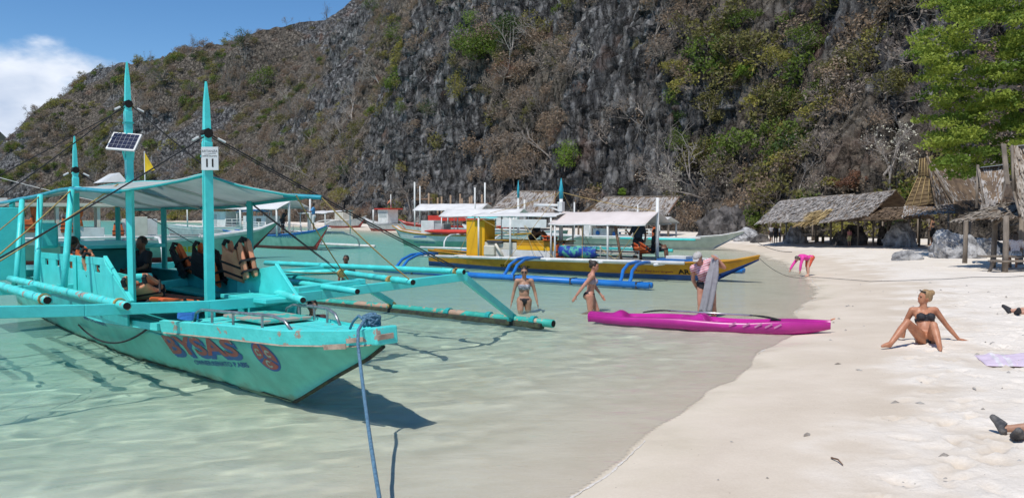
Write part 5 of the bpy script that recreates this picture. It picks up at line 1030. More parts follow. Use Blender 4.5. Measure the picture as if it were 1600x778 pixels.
# ---- the yellow boat
Y = Boat('yellow and blue outrigger boat with a tall yellow box at its stern', W(1119, 439), W(1119, 439) + Vector((-.80, .60, 0))); Y.deckm = M_GRN
Y.hull(11.6, .78, .84, .46, 1.35, zs=.66, mats=[M_YEL, M_BLUEH, M_YEL], levels=(1, .86, .6, .30, .0), stern=.25)
Y.text('SUPER CAP', 8.15, 6.75, .14, .10, M_DARK, .02); Y.text('AR ANGEL', 1.1, -.2, .20, .15, M_DARK, .03); Y.text('Mary and her angels', 2.6, 1.25, .23, .06, M_REDH, .01, shear=.3)
for sg in (-1, 1): Y.bar('side_rail', (.6, sg * 1.08, .60), (12.0, sg * 1.08, .46), .058, M_WHITE, 10); Y.bar('side_rail', (1.4, sg * .92, .53), (7.4, sg * .92, .48), .045, M_WHITE, 10)
for t in (1.5, 3.5, 5.6, 7.7, 9.8, 11.6): Y.bar('cross_beam', (t, -1.3, .52), (t, 1.3, .52), .045, M_WHITE)
for t in (1.95, 6.2, 11.2):
    for sg in (-1, 1):
        for d in (-.17, .14): Y.curve('outrigger_arm', [(t + d, sg * .9, .57), (t + d - .05, sg * 1.5, .60), (t + d - .15, sg * 2.2, .57), (t + d - .35, sg * 2.9, .42), (t + d - .55, sg * 3.35, .22), (t + d - .6, sg * 3.6, .10)], .052, M_PIPE, 10)
for sg in (-1, 1):
    for d in (-.09, .09): Y.bar('float', (.45, sg * (3.65 + d), .10), (11.6, sg * (3.62 + d), .08), .085, M_PIPE, 12)
    for t in (.8, 3, 5.1, 7.3, 9.6): Y.box('float_strap', t, t + .05, sg * 3.63 - .19, sg * 3.63 + .19, .0, .195, M_DGREY, bevel=0)
bx = Y.box('locker', 8.95, 9.85, -.55, .10, .52, 1.86, M_YELB); Y.box('locker_top', 8.92, 9.88, -.58, .13, 1.861, 1.89, M_YEL, bx)
for (t0, t1, z0, z1, mt, q) in ((5.7, 8.9, .52, .80, M_WHITE, -.60), (5.75, 7.4, .802, .96, M_YELB, -.604), (7.41, 8.9, .802, 1.06, M_CREAM, -.602), (5.75, 7.4, .962, 1.12, M_YEL, -.600)): Y.box('cabin_panel', t0, t1, q, q + .04, z0, z1, mt)
Y.box('cabin_panel', 5.7, 8.9, .56, .60, .52, 1.1, M_CREAM); Y.box('cabin_roof_shelf', 5.6, 8.85, -.62, .62, 1.121, 1.15, M_OCHRE); Y.box('cabin_panel', 5.66, 5.70, -.56, .56, .52, 1.1, M_CREAM)
Y.box('outboard_engine', 8.35, 8.85, -.75, -.40, .55, .95, M_CREAM, bevel=.05); Y.box('engine_cowl', 8.0, 8.75, -.72, -.45, 1.02, 1.12, M_DGREY, bevel=.05); Y.bar('engine_leg', (8.3, -.7, 1.0), (7.95, -.72, .55), .05, M_CREAM)
Y.canopy(5.55, 9.4, -.75, .75, 2.06, 2.10, M_TARPW, ridge=2.16, rows=(5.8, 7.6, 9.1), pz=.5, sag=.03); Y.box('windscreen', 6.0, 8.0, -.72, -.70, 1.62, 1.92, M_WHITE)
Y.canopy(2.0, 5.75, -.95, .95, 1.78, 1.80, mat('pinkish_tarp', (.78, .70, .66), .7, (.70, .62, .58), scale=1.2, transl=.12), ridge=2.20, rows=(3.4, 5.5), pz=.5, sag=.04)
Y.bar('canopy_post', (2.95, -.75, .50), (3.25, -.75, 1.86), .045, M_WOODB); Y.mast(5.85, .0, .5, 3.4, r=.075, tip=MATS['blue_teal_pipe'], tipz=.75); Y.mast(2.05, 0, .5, 2.65, r=.06); Y.box('mast_block', 5.75, 5.95, -.09, .09, 2.2, 2.55, M_WHITE); Y.bar('mast_arm', (5.8, 0, 2.42), (7.0, -.05, 2.44), .05, M_WHITE); Y.bar('mast_arm', (5.85, 0, 2.2), (6.5, 0, 2.42), .03, M_WHITE)
Y.rail(2.4, 5.3, -.62, .64, 1.02, 4, mat('grey_rail', (.50, .50, .46), .6), 5, .018); Y.rail(2.4, 5.3, .62, .64, 1.02, 4, MATS['grey_rail'], 5, .018); Y.box('bench', 2.5, 5.2, -.55, -.20, .78, .82, M_CREAM); Y.box('bench', 2.5, 5.2, .2, .55, .78, .82, M_CREAM)
Y.box('blue_hatch', .6, 1.9, -.35, .35, .56, .66, M_BLUE); Y.box('deck_box', .9, 1.6, -.30, .25, .661, .76, M_WHITE)
for a, b in (((7.0, -.7, 1.75), (6.2, -1.05, .55)), ((7.0, -.7, 1.75), (5.4, -1.05, .55)), ((9.3, -.7, 2.0), (9.9, -1.05, .5)), ((2.2, -.9, 1.78), (3.1, -1.05, .56)), ((4.4, -.9, 1.8), (4.3, -1.05, .56)), ((3.9, -.62, 1.02), (2.9, -1.05, .58)), ((9.2, -.75, 2.05), (7.1, -.6, 1.2)), ((5.85, 0, 2.9), (2.1, 0, 2.2)), ((5.85, 0, 2.9), (9.4, 0, 2.1)), ((5.85, 0, 3.0), (6.2, 3.0, .5)), ((5.85, 0, 3.0), (6.2, -2.9, .45))): Y.line(a, b, .010)
e = thing('tarpaulin_bundle', 'blue and green folded tarpaulin on the rail of the yellow boat', 'tarpaulin', Y.B(4.7, -.66, .75)); m = MB()
g = [[Y.B(3.95 + 1.5 * i / 14, -.68 - .10 * math.sin(math.pi * j / 6), .66 + .36 * j / 6 - .05 * abs(math.sin(i * .5)) + .01 * math.sin(i * 2 + j)) for j in range(7)] for i in range(15)]; m.sheet(g); m.build('fold', mat('blue_green_tarp', (.015, .05, .30), .6, (.10, .42, .30), scale=5, detail=3, lo=.40, hi=.52), e, smooth=True, solid=.05)
life_jacket('orange life jacket on the ochre cabin shelf of the yellow boat', Y.B(6.0, -.3, 1.19), Y.rz, R(-82), 0); life_jacket('orange life jacket hung at the front of the yellow boat cabin', Y.B(5.45, -.55, .55), Y.rz + .2, R(-5), .1); life_jacket('orange life jacket beside the man standing on the yellow boat', Y.B(2.3, -.35, .85), Y.rz, R(-60), .2)
# bow mooring rope of the yellow boat up the beach
e = thing('mooring_rope', 'thin dark rope from the yellow bow across the sand to the near hut', 'rope', Wg(1300, 436)); a = Y.B(-1.3, 0, .82); p1 = Wg(1262, 433, .02); p2 = Wg(1360, 441, .02); p3 = Wg(1470, 437, .02); p4 = Wg(1620, 432, .03); m = MB()
pts = rope_pts(a, p1, .25, 16) + [p1.lerp(p2, k / 6) for k in range(1, 7)] + [p2.lerp(p3, k / 6) for k in range(1, 7)] + [p3.lerp(p4, k / 6) for k in range(1, 7)]
for k in range(17, len(pts)): pts[k].z = GZ(pts[k].x, pts[k].y) + .025
m.tube(pts, .0075, 5); m.build('rope', M_DGREY, e)
# ---- white tour boat behind the turquoise one
A1 = Boat('white tour boat with orange curtains moored behind the turquoise boat', W(384, 404), W(13, 415)); A1.hull(13, 1.0, 1.75, .95, 1.5, zs=1.0, mats=[M_PGREEN, M_REDH, M_WHITE], levels=(1, .9, .6, .22, .0))
A1.text('EBBY', 3.3, 2.0, .42, .25, mat('yellow_letter', (.55, .42, .02), .6), .03)
A1.box('cabin_wall', 6.0, 13.2, -1.0, -.94, .98, 1.55, M_WHITE); A1.box('cabin_wall', 6.0, 13.2, .94, 1.0, .98, 1.55, M_WHITE); A1.box('cabin_roof', 5.6, 13.4, -1.15, 1.15, 2.42, 2.56, M_CREAM); A1.box('roof_box', 9.4, 13.3, -.9, .9, 2.561, 2.75, M_WHITE); A1.box('roof_window', 10.6, 12.2, -.915, -.90, 2.59, 2.73, M_BLUE)
for t in (6.2, 7.7, 9.2, 10.6, 12.0, 13.0):
    for q in (-.97, .97): A1.box('cabin_post', t - .06, t + .06, q - .03, q + .03, 1.551, 2.419, M_CREAM)
A1.box('cabin_end', 11.9, 12.9, -.99, -.95, 1.552, 2.41, mat('tan_panel', (.42, .33, .24), .7)); A1.box('door', 12.35, 12.7, -1.0, -.985, 1.56, 2.3, M_BLUE)
for t in (10.95, 10.3, 8.5, 6.9):
    A1.curve('curtain', [(t, -.9, 2.40), (t, -.9, 2.05), (t, -.92, 1.95), (t, -.93, 1.8), (t, -.93, 1.6)], [.16, .12, .05, .10, .13], M_ORANGE, 10)
A1.box('wheelhouse', 3.9, 5.2, -.6, .6, .95, 1.9, M_WHITE); A1.rail(2.2, 6.0, -.98, 1.2, 1.2, 1, M_WHITE, 4); A1.bar('outrigger_beam', (4.2, -3.4, 1.12), (4.2, 3.4, 1.12), .06, M_WHITE); A1.bar('outrigger_beam', (9.0, -3.4, 1.12), (9.0, 3.4, 1.12), .06, M_WHITE); A1.bar('bamboo_rail', (2.5, -2.3, 1.15), (9.5, -2.3, 1.15), .05, M_WHITE)
for t in (4.2, 9.0): A1.curve('outrigger_arm', [(t, -3.4, 1.12), (t, -4.2, .7), (t, -4.4, .1)], .06, M_WHITE)
A1.bar('float', (3, -4.4, .1), (12, -4.4, .1), .08, M_WHITE); A1.box('water_slide', 4.4, 5.0, -1.5, -1.0, 1.1, 2.0, M_CREAM)
A1.mast(10.0, 0, 2.5, 3.9, r=.05); A1.mast(9.7, 0, 2.5, 3.7, r=.03); A1.line((10, 0, 3.7), (13, -.8, 2.6), .012, M_WHITE); A1.line((10, 0, 3.7), (6, -.8, 2.6), .012, M_WHITE)
for lab, t, z, fd in (('orange life jacket hung on the white tour boat nearer the numbered mast', 7.35, 1.35, False), ('orange life jacket hung on the white tour boat left of the other one', 8.75, 1.38, False)): life_jacket(lab, A1.B(t, -1.10, z), A1.rz, R(0), 0, 1.15)
life_jacket('dark red life jacket on the foredeck rail of the white tour boat', A1.B(5.5, -1.2, 1.15), A1.rz, 0, 0, 1.0)
# ---- green boat with a blue rim and script name
A2 = Boat('pale green boat with blue rim and red bottom moored bow to the right', W(494, 391), W(494, 391) + Vector((-.72, .70, 0))); A2.hull(10.5, .95, 1.45, .85, 1.25, mats=[M_PGREEN, M_REDH, M_BLUE], levels=(1, .9, .6, .22, .0))
A2.text('Halewoon', 3.4, 1.1, .72, .22, M_NAVY, .012, shear=.35)
A2.canopy(2.4, 7.5, -1.1, 1.1, 2.45, 2.5, ridge=3.0, rows=(2.6, 7.2), pz=.8, pr=.06); A2.mast(2.5, -.3, .8, 3.3, r=.08); A2.mast(.6, .0, .9, 3.0, r=.06); A2.rail(.6, 3.4, -.6, 1.1, 1.5, 2, M_STEEL, 4); A2.canopy(-.2, 3.0, .6, 2.4, 2.2, 2.35, rows=(0, 2.8), pz=.9); A2.rail(4.2, 7.5, -.95, 1.05, 1.6, 5, M_WHITE, 5, .03)
A2.box('cabin', 5.0, 8.0, -.5, .5, .9, 2.0, M_WHITE); A2.box('window', 5.6, 6.2, -.515, -.50, 1.5, 1.85, M_GLASS); A2.outrigger(1, 4.3, (1.5, 6), .2, 9, M_WHITE, M_WHITE, z=.95, rf=.10, ra=.06); A2.bar('bamboo_rail', (.4, 2.2, 1.0), (7, 2.2, 1.0), .05, M_WHITE)
A3 = Boat('white hulled boat with blue awning behind the green boat', W(410, 374), W(320, 372)); A3.hull(11, 1.0, 1.6, 1.0, 1.4, mats=[M_GREYH, M_REDH, M_WHITE]); A3.box('wheelhouse', 3.5, 6.5, -.8, .8, 1.05, 2.35, M_WHITE); A3.box('door', 4.6, 5.2, -.82, -.80, 1.1, 2.1, M_GREYH); A3.canopy(1, 8, -1.3, 1.3, 2.6, 2.6, ridge=2.95, rows=(1.2, 7.8), pz=1.0, pr=.06); A3.canopy(.2, 1.9, -1.1, 1.1, 2.35, 2.35, M_BLUE, ridge=2.5, rows=(.4, 1.8), pz=1.0); A3.rail(1.0, 3.4, -.9, 1.2, 1.7, 3)
# ---- grey boats near the rock wall
A4 = Boat('grey boat with red underside moored against the rock wall', W(562, 357), W(500, 355)); A4.hull(11, 1.2, 1.9, 1.1, 2.2, mats=[M_GREYH, M_REDH, M_GREYH]); A4.box('cabin', 4, 7, -.8, .8, 1.1, 2.4, M_CREAM); A4.outrigger(-1, 4.6, (2, 6), .0, 9, M_WHITE, M_WHITE, z=1.2, rf=.12, ra=.07)
A5 = Boat('grey and red boat pointing left with a white kiosk cabin', W(580, 360.5), W(640, 362)); A5.hull(9, 1.0, 1.7, .9, 1.5, mats=[M_GREYH, M_REDH, M_GREYH]); k5 = A5.box('kiosk_cabin', 2.6, 4.6, -.8, .8, 1.0, 2.7, M_WHITE); A5.box('window', 2.8, 4.4, -.82, -.80, 1.7, 2.4, M_GREYH, k5); A5.box('kiosk_roof', 2.2, 5.2, -1.1, 1.1, 2.701, 2.85, M_REDB); A5.mast(1.6, -.8, .9, 2.7, r=.10); A5.mast(4.2, 0, 2.8, 4.6, r=.06)
m = MB(); m.prism([A5.B(4.25, 0, 4.1), A5.B(3.5, 0, 3.6), A5.B(3.4, 0, 3.35), A5.B(4.25, 0, 3.8)], A5.v * .03); m.build('pennant', M_SALMON, A5.e)
# ---- white and green boat with a red kayak on deck
A6 = Boat('white and green boat with yellow rim carrying a red kayak', W(632, 384), W(760, 387)); A6.hull(9.5, .95, 1.35, .78, .8, mats=[M_WHITE, M_PGREEN, M_YEL], levels=(1, .92, .6, .5, .0), tip_b=.3); A6.text('PRINCESS MARICEL', 1.2, 3.0, .24, .10, M_NAVY, .01); A6.box('name_plate', 1.4, 2.4, -.93, -.90, .60, .68, M_NAVY)
A6.box('cabin', 1.7, 2.7, -.5, .5, .9, 1.7, M_WHITE); A6.box('cabin_side', 2.71, 3.4, -.45, .45, .9, 1.5, M_GREYH); A6.rail(3.3, 5.2, -.5, 1.0, 1.9, 2, M_WHITE, 3); A6.outrigger(-1, 3.3, (5.0, 8.4), 3.6, 9, M_WHITE, M_WHITE, z=.85, rf=.07, ra=.05); A6.canopy(3.4, 9, -1.0, 1.0, 2.0, 2.05, ridge=2.45, rows=(3.6, 8.8), pz=.8); A6.mast(8.6, 0, .8, 4.2, r=.07, tip=MATS['blue_teal_pipe'], tipz=1.1); A6.mast(5.5, 0, .8, 3.8, r=.05)
e = thing('kayak', 'red kayak lying on the deck of the white and green boat', 'kayak', A6.B(4, -.85, .9)); m = MB(); tt = np.linspace(2.3, 6.2, 15)
m.loft([[A6.B(t, -.95 + .30 * math.cos(a) * math.sin(math.pi * min(max((t - 2.2) / 4.1, .02), .98)) ** .6, .98 + .17 * math.sin(a) * math.sin(math.pi * min(max((t - 2.2) / 4.1, .02), .98)) ** .6 + .05 * abs(t - 4.2) / 2) for a in np.linspace(0, 2 * math.pi, 11)[:-1]] for t in tt]); m.build('shell', M_REDB, e, smooth=True)
A7 = Boat('white canopied boat with a red hull stripe further behind the red kayak', W(640, 369), W(780, 371)); A7.hull(13, 1.1, 1.6, 1.0, 1.2, mats=[M_WHITE, M_REDB, M_REDB]); A7.canopy(1.2, 8.5, -1.3, 1.3, 2.5, 2.6, ridge=3.1, rows=(1.4, 5, 8.3), pz=1.0, pr=.06); A7.box('red_awning', 2.8, 9, -1.2, -1.15, 1.5, 2.0, M_REDB); A7.mast(.6, 0, 1, 5.2, r=.08); A7.mast(1.2, 0, 1, 4.8, r=.06); A7.mast(8.2, 0, 1, 5.0, r=.08); A7.box('cabin', 9, 12, -.8, .8, 1, 2.2, M_WHITE)
A8 = Boat('boat with a teal awning and white cabin behind the yellow box', W(735, 376), W(830, 380)); A8.hull(10, .95, 1.3, .8, 1.0, mats=[M_PGREEN, M_WHITE, M_WHITE]); A8.canopy(.6, 4.4, -1, 1, 1.85, 1.9, MATS['turquoise_paint'], ridge=2.0, rows=(.8, 4.2), pz=.8); A8.box('cabin', 2.2, 2.9, -.5, .3, .85, 1.75, M_WHITE); A8.rail(3, 9, -.9, .95, 1.3, 2); A8.bar('bamboo_rail', (0, -2.0, 1.0), (9, -2.0, 1.0), .06, M_WHITE); A8.mast(6.5, 0, .8, 3.2, r=.06); A8.box('bench_row', 5, 9, -.4, .4, .8, 1.1, M_DGREY)
A9 = Boat('pale green boat with white canopy moored bow first beside the cave rock', W(1112, 391), W(1112, 391) + Vector((-.80, .60, 0))); A9.hull(11.5, .95, 1.15, .62, 1.9, mats=[mat('pale_grey_green_hull', (.50, .55, .48), .6, (.40, .45, .39), scale=2), M_GREYH, M_WHITE], levels=(1, .9, .6, .2, .0)); A9.canopy(2.6, 7.8, -1.2, 1.2, 1.55, 1.6, ridge=1.95, rows=(2.8, 7.6), pz=.6, pr=.05); A9.rail(2.8, 5.6, -1.1, .85, 1.2, 3, M_WHITE, 5, .03); A9.bar('side_rail', (.2, -1.2, .72), (11, -1.2, .72), .06, M_WHITE); A9.bar('side_rail', (.2, -1.9, .66), (5, -1.9, .66), .06, M_TEAL)
A9.outrigger(-1, 3.6, (3.2, 8), .8, 10, M_WHITE, M_TEAL, z=.7, rf=.09, ra=.06); A9.box('locker', 7.9, 8.5, -.5, .1, .65, 1.6, M_WHITE); A9.box('engine_house', 6.6, 7.7, -.6, .3, .65, 1.2, M_WHITE); A9.box('crate', 5.9, 6.3, -.6, -.2, .65, 1.0, M_BLUE); A9.mast(9.5, 0, .6, 2.9, r=.05); A9.mast(5.0, .3, .6, 2.7, r=.04); A9.curve('water_jug', [(7.3, -.72, .8), (7.3, -.72, 1.0), (7.3, -.72, 1.08)], [.12, .12, .04], M_BLUE)
life_jacket('orange life jacket hung on the white rail of the boat beside the cave rock', A9.B(3.0, -1.2, .8), A9.rz, 0, 0, 1.1)
e = thing('mooring_rope', 'thin rope from the boat beside the cave rock down to the beach', 'rope', G(14, 43)); m = MB(); m.tube(rope_pts(A9.B(-1.85, 0, 1.1), G(14.6, 40, .02), .3, 10), .015, 5); m.build('rope', M_DGREY, e)
# ================================================================== huts, rocks, things on the beach
M_THATCH = mat('grey_thatch', (.47, .44, .41), .95, (.29, .265, .245), scale=3, detail=6, bump=.4, bscale=30); M_THATCHY = mat('fresh_thatch', (.46, .34, .16), .9, (.33, .235, .11), scale=4, bump=.3); M_THATCHB = mat('brown_thatch', (.24, .17, .11), .95, (.12, .085, .06), scale=3, bump=.4)
M_POST = mat('weathered_post', (.27, .225, .18), .9, (.15, .125, .10), scale=5, bump=.4, stretch=(1, 1, .3)); M_BAMBOO = mat('split_bamboo', (.17, .115, .055), .8, (.10, .065, .03), scale=5); M_METAL = mat('ridge_sheet', (.62, .66, .70), .35, (.48, .52, .56), scale=4, metal=.5)
M_ROCKP = mat('pale_limestone', (.46, .455, .45), .95, (.10, .10, .105), scale=2.2, detail=8, bump=1.0, bscale=7, lo=.36, hi=.60); M_ROCKD = mat('dark_limestone', (.17, .155, .145), .95, (.03, .028, .027), scale=1.5, detail=8, bump=1.0, bscale=4)
def blades(name, a, b, c, d, par, mt, n, blen=.42, bw=.06, lift=.03, seed=0, f0=0., f1=1., over=.0):
    """thatch leaves laid down the slope of the quad a-b (eave) c-d (ridge, c above b)"""
    r = np.random.default_rng(seed); a, b, c, d = (np.array(q, float) for q in (a, b, c, d)); u = r.random(n); w = f0 + (f1 - f0) * r.random(n)
    P = lambda u, w: (a[None] * (1 - u)[:, None] + b[None] * u[:, None]) * (1 - w)[:, None] + (d[None] * (1 - u)[:, None] + c[None] * u[:, None]) * w[:, None]
    p = P(u, w); dn = P(u, np.zeros(n)) - P(u, np.ones(n)); L_ = np.linalg.norm(dn, axis=1, keepdims=True); dn /= L_; al = (b - a) / np.linalg.norm(b - a); nr = np.cross(al, dn); nr *= np.sign(nr[:, 2:3] + 1e-6)
    dn = dn + r.normal(size=(n, 3)) * .08; dn /= np.linalg.norm(dn, axis=1, keepdims=True); sd = al + r.normal(size=(n, 3)) * .25; ln = (blen * (.6 + .7 * r.random(n)))[:, None]; wd = (bw * (.5 + r.random(n)))[:, None]
    k0 = (lift * r.random(n))[:, None]; q = p + dn * ln; up = nr * (.008 + .022 * r.random(n))[:, None]
    v = np.stack([p + nr * k0 - sd * wd / 2, p + nr * k0 + sd * wd / 2, q + nr * k0 + up + sd * wd * .3, q + nr * k0 + up - sd * wd * .3], 1).reshape(-1, 3)
    o = npmesh(name, v, np.arange(4 * n).reshape(-1, 4), mt, par); tag(o, kind='stuff'); return o
def thatch_roof(e, a, b, c, d, courses=8, mt=None, seed=0, dens=125, blen=.36, bw=.05, slab=M_THATCHB, fringe=True):
    mt = mt or M_THATCH; a, b, c, d = (Vector(q) for q in (a, b, c, d)); m = MB(); nr = (b - a).cross(d - a).normalized(); nr = nr if nr.z > 0 else -nr
    m.prism([a, b, c, d], -nr * .06); sl = m.build('roof_slab', slab, e); wd_ = ((b - a).length + (c - d).length) / 2; sl_ = ((d - a).length + (c - b).length) / 2
    for k in range(courses):
        f0, f1 = k / courses, (k + 1) / courses; n = int(dens * wd_ * sl_ / courses); p = lambda u, w: a.lerp(b, u).lerp(d.lerp(c, u), w)
        blades('thatch_course', a, b, c, d, e, mt, n, blen, bw, .025, seed * 31 + k, f0 + .01, min(1, f1 + .02))
    if fringe: blades('eave_fringe', a, b, c, d, e, mt, int(wd_ * 38), blen * .9, bw * .8, .02, seed * 31 + 99, 0, .03)
def post(e, p, h, r=.055, mt=M_POST, lean=(0, 0), name='post'):
    p = Vector(p); m = MB(); q = [p - Vector((0, 0, .15)), p + Vector((lean[0] * .4 + .01, lean[1] * .4, h * .4)), p + Vector((lean[0], lean[1], h))]; m.tube(q, [r * 1.1, r, r * .92], 7); return m.build(name, mt, e, smooth=True)
def pole(e, a, b, r=.035, mt=M_POST, name='beam'): m = MB(); m.tube([Vector(a), Vector(b)], r, 6); return m.build(name, mt, e, smooth=True)
def bench(e, c, L_, rz, h=.42, w=.28, name='bench_plank'):
    c = Vector(c); ca, sa = math.cos(rz), math.sin(rz); m = MB(); m.box(c + Vector((0, 0, h)), L_, w, .045, rz); b = m.build(name, M_POST, e, bevel=.006)
    for k in (-.42, .42): m = MB(); m.box(c + Vector((ca * L_ * k, sa * L_ * k, h / 2 - .03)), .07, w * .8, h - .0, rz); m.build('bench_leg', M_POST, e)
def shelter(label, eL, eR, rR, rL, posts, seed, back=True, mt=None, courses=8, patch=None, benches=()):
    c = (eL + eR) / 2; g = G(c.x, c.y); e = thing('thatched_shelter', label, 'shelter', g, 'open thatched beach shelters'); thatch_roof(e, eL, eR, rR, rL, courses, mt, seed)
    if back:
        bR, bL = rR + (rR - eR), rL + (rL - eL); bR.z, bL.z = eR.z, eL.z; m = MB(); m.prism([rL, rR, bR, bL], (0, 0, -.08)); m.build('rear_roof', M_THATCHB, e); pole(e, rL + Vector((0, 0, -.02)), rR + Vector((0, 0, -.02)), .05, M_POST, 'ridge_pole')
        for q in (bL, bR): post(e, G(q.x, q.y), q.z - GZ(q.x, q.y) + .05)
    pole(e, eL + Vector((.1, .25, -.06)), eR + Vector((-.1, .25, -.06)), .045)
    for (px, py) in posts:
        p = Wg(px, py); f = 0.; best = min(np.linspace(0, 1, 21), key=lambda q: (eL.lerp(eR, q).xy - p.xy).length); post(e, p, eL.lerp(eR, best).z - p.z + .03)
    if patch: blades('fresh_patch', *patch, e, M_THATCHY, 420, .5, .07, .10, seed + 7)
    for (px, py, L_, dy) in benches: p = Wg(px, py); p.y += dy; p.x += dy * .35; p.z = GZ(p.x, p.y); bench(e, p, L_, math.atan2(eR.y - eL.y, eR.x - eL.x))
    return e
d_ = D
S2 = [d_(1198, 346, 46), d_(1286, 344, 43), d_(1336, 303, 45.5), d_(1251, 310, 48.4)]
shelter('leftmost open thatched shelter of the row against the cliff', d_(1183, 348, 47.2), d_(1227, 344, 45.8), d_(1250, 311, 48.6), d_(1219, 314, 49.8), ((1204, 376), (1219, 377)), 1, benches=((1212, 377, 1.6, .8),))
shelter('long thatched shelter with a fresh yellow patch on its eave', *S2, ((1228, 378), (1251, 379), (1274, 380)), 2, courses=9, patch=(d_(1242, 352, 44.1), d_(1282, 347, 42.6), d_(1304, 326, 43.8), d_(1272, 331, 44.9)), benches=((1240, 378, 1.7, .5), (1262, 379, 1.7, .7), (1252, 377, 2.4, 1.6)))
shelter('thatched shelter with the highest ridge at the right of the row', d_(1281, 347, 42.6), d_(1359, 335, 40.4), d_(1400, 297, 43), d_(1335, 305, 45.2), ((1298, 382), (1315, 383), (1340, 384)), 3, courses=9, benches=((1305, 381, 1.8, .8), (1330, 383, 1.7, .9)))
shelter('low brown shelter roof between the row and the steep thatched hut', d_(1350, 341, 40.2), d_(1420, 340, 38.6), d_(1440, 324, 40.6), d_(1372, 325, 42), ((1364, 384), (1386, 384), (1412, 385)), 4, courses=4, mt=M_THATCHB, benches=((1372, 384, 1.9, .5), (1400, 384, 1.8, .4)))
def steep_hut():
    g = Wg(1455, 384); e = thing('steep_thatched_hut', 'hut with tall steep thatched roof and woven bamboo gable', 'hut', g)
    ap = D(1449, 246, 39.6); bl, br = D(1413, 325, 39.2), D(1463, 317, 38.2); tl, tr = D(1438, 248, 39.9), D(1453, 246, 39.5); ml, mr = D(1434, 278, 39.8), D(1459, 276, 39.0)
    for (a, b, c, d, nm) in ((bl, br, mr, ml, 'woven_gable'), (ml + Vector((.05, 0, .04)), mr + Vector((-.1, 0, .04)), tr, tl, 'woven_gable')):
        m = MB(); nr = (b - a).cross(d - a).normalized(); nr = nr if nr.y < 0 else -nr; m.prism([a, b, c, d], -nr * .04); w = m.build(nm, M_BAMBOO, e)
        for k in range(7): f = (k + .5) / 7; pole(w.parent, a.lerp(d, f) + nr * .02, b.lerp(c, f) + nr * .02, .014, M_BAMBOO, 'bamboo_strip')
        for k in range(5): f = k / 4; pole(w.parent, a.lerp(b, f) + nr * .035, d.lerp(c, f) + nr * .035, .018, M_THATCHY, 'bamboo_strip')
    thatch_roof(e, D(1463, 322, 37.9), D(1494, 324, 39.6), D(1462, 262, 40.2), D(1450, 247, 39.4), 7, M_THATCH, 11, 60); thatch_roof(e, D(1492, 324, 39.7), D(1540, 322, 41), D(1512, 262, 42.5), D(1455, 250, 40.4), 7, M_THATCH, 12, 50)
    thatch_roof(e, D(1410, 337, 37.9), D(1492, 331, 36.8), D(1488, 318, 38.6), D(1414, 320, 39.4), 3, M_THATCH, 13, 80); pole(e, D(1448, 244, 39.5), D(1490, 322, 38.8), .05)
    thatch_roof(e, D(1484, 332, 36.8), D(1530, 335, 37.5), D(1534, 312, 39.5), D(1492, 314, 39), 3, M_THATCHB, 14, 70)
    for px, py, h in ((1436, 385, 1.9), (1451, 383, 2.0), (1481, 384, 1.9), (1515, 383, 1.9), (1424, 381, 1.9)): post(e, Wg(px, py) + Vector((0, .4 if px == 1424 else 0, 0)), h, .06)
steep_hut()
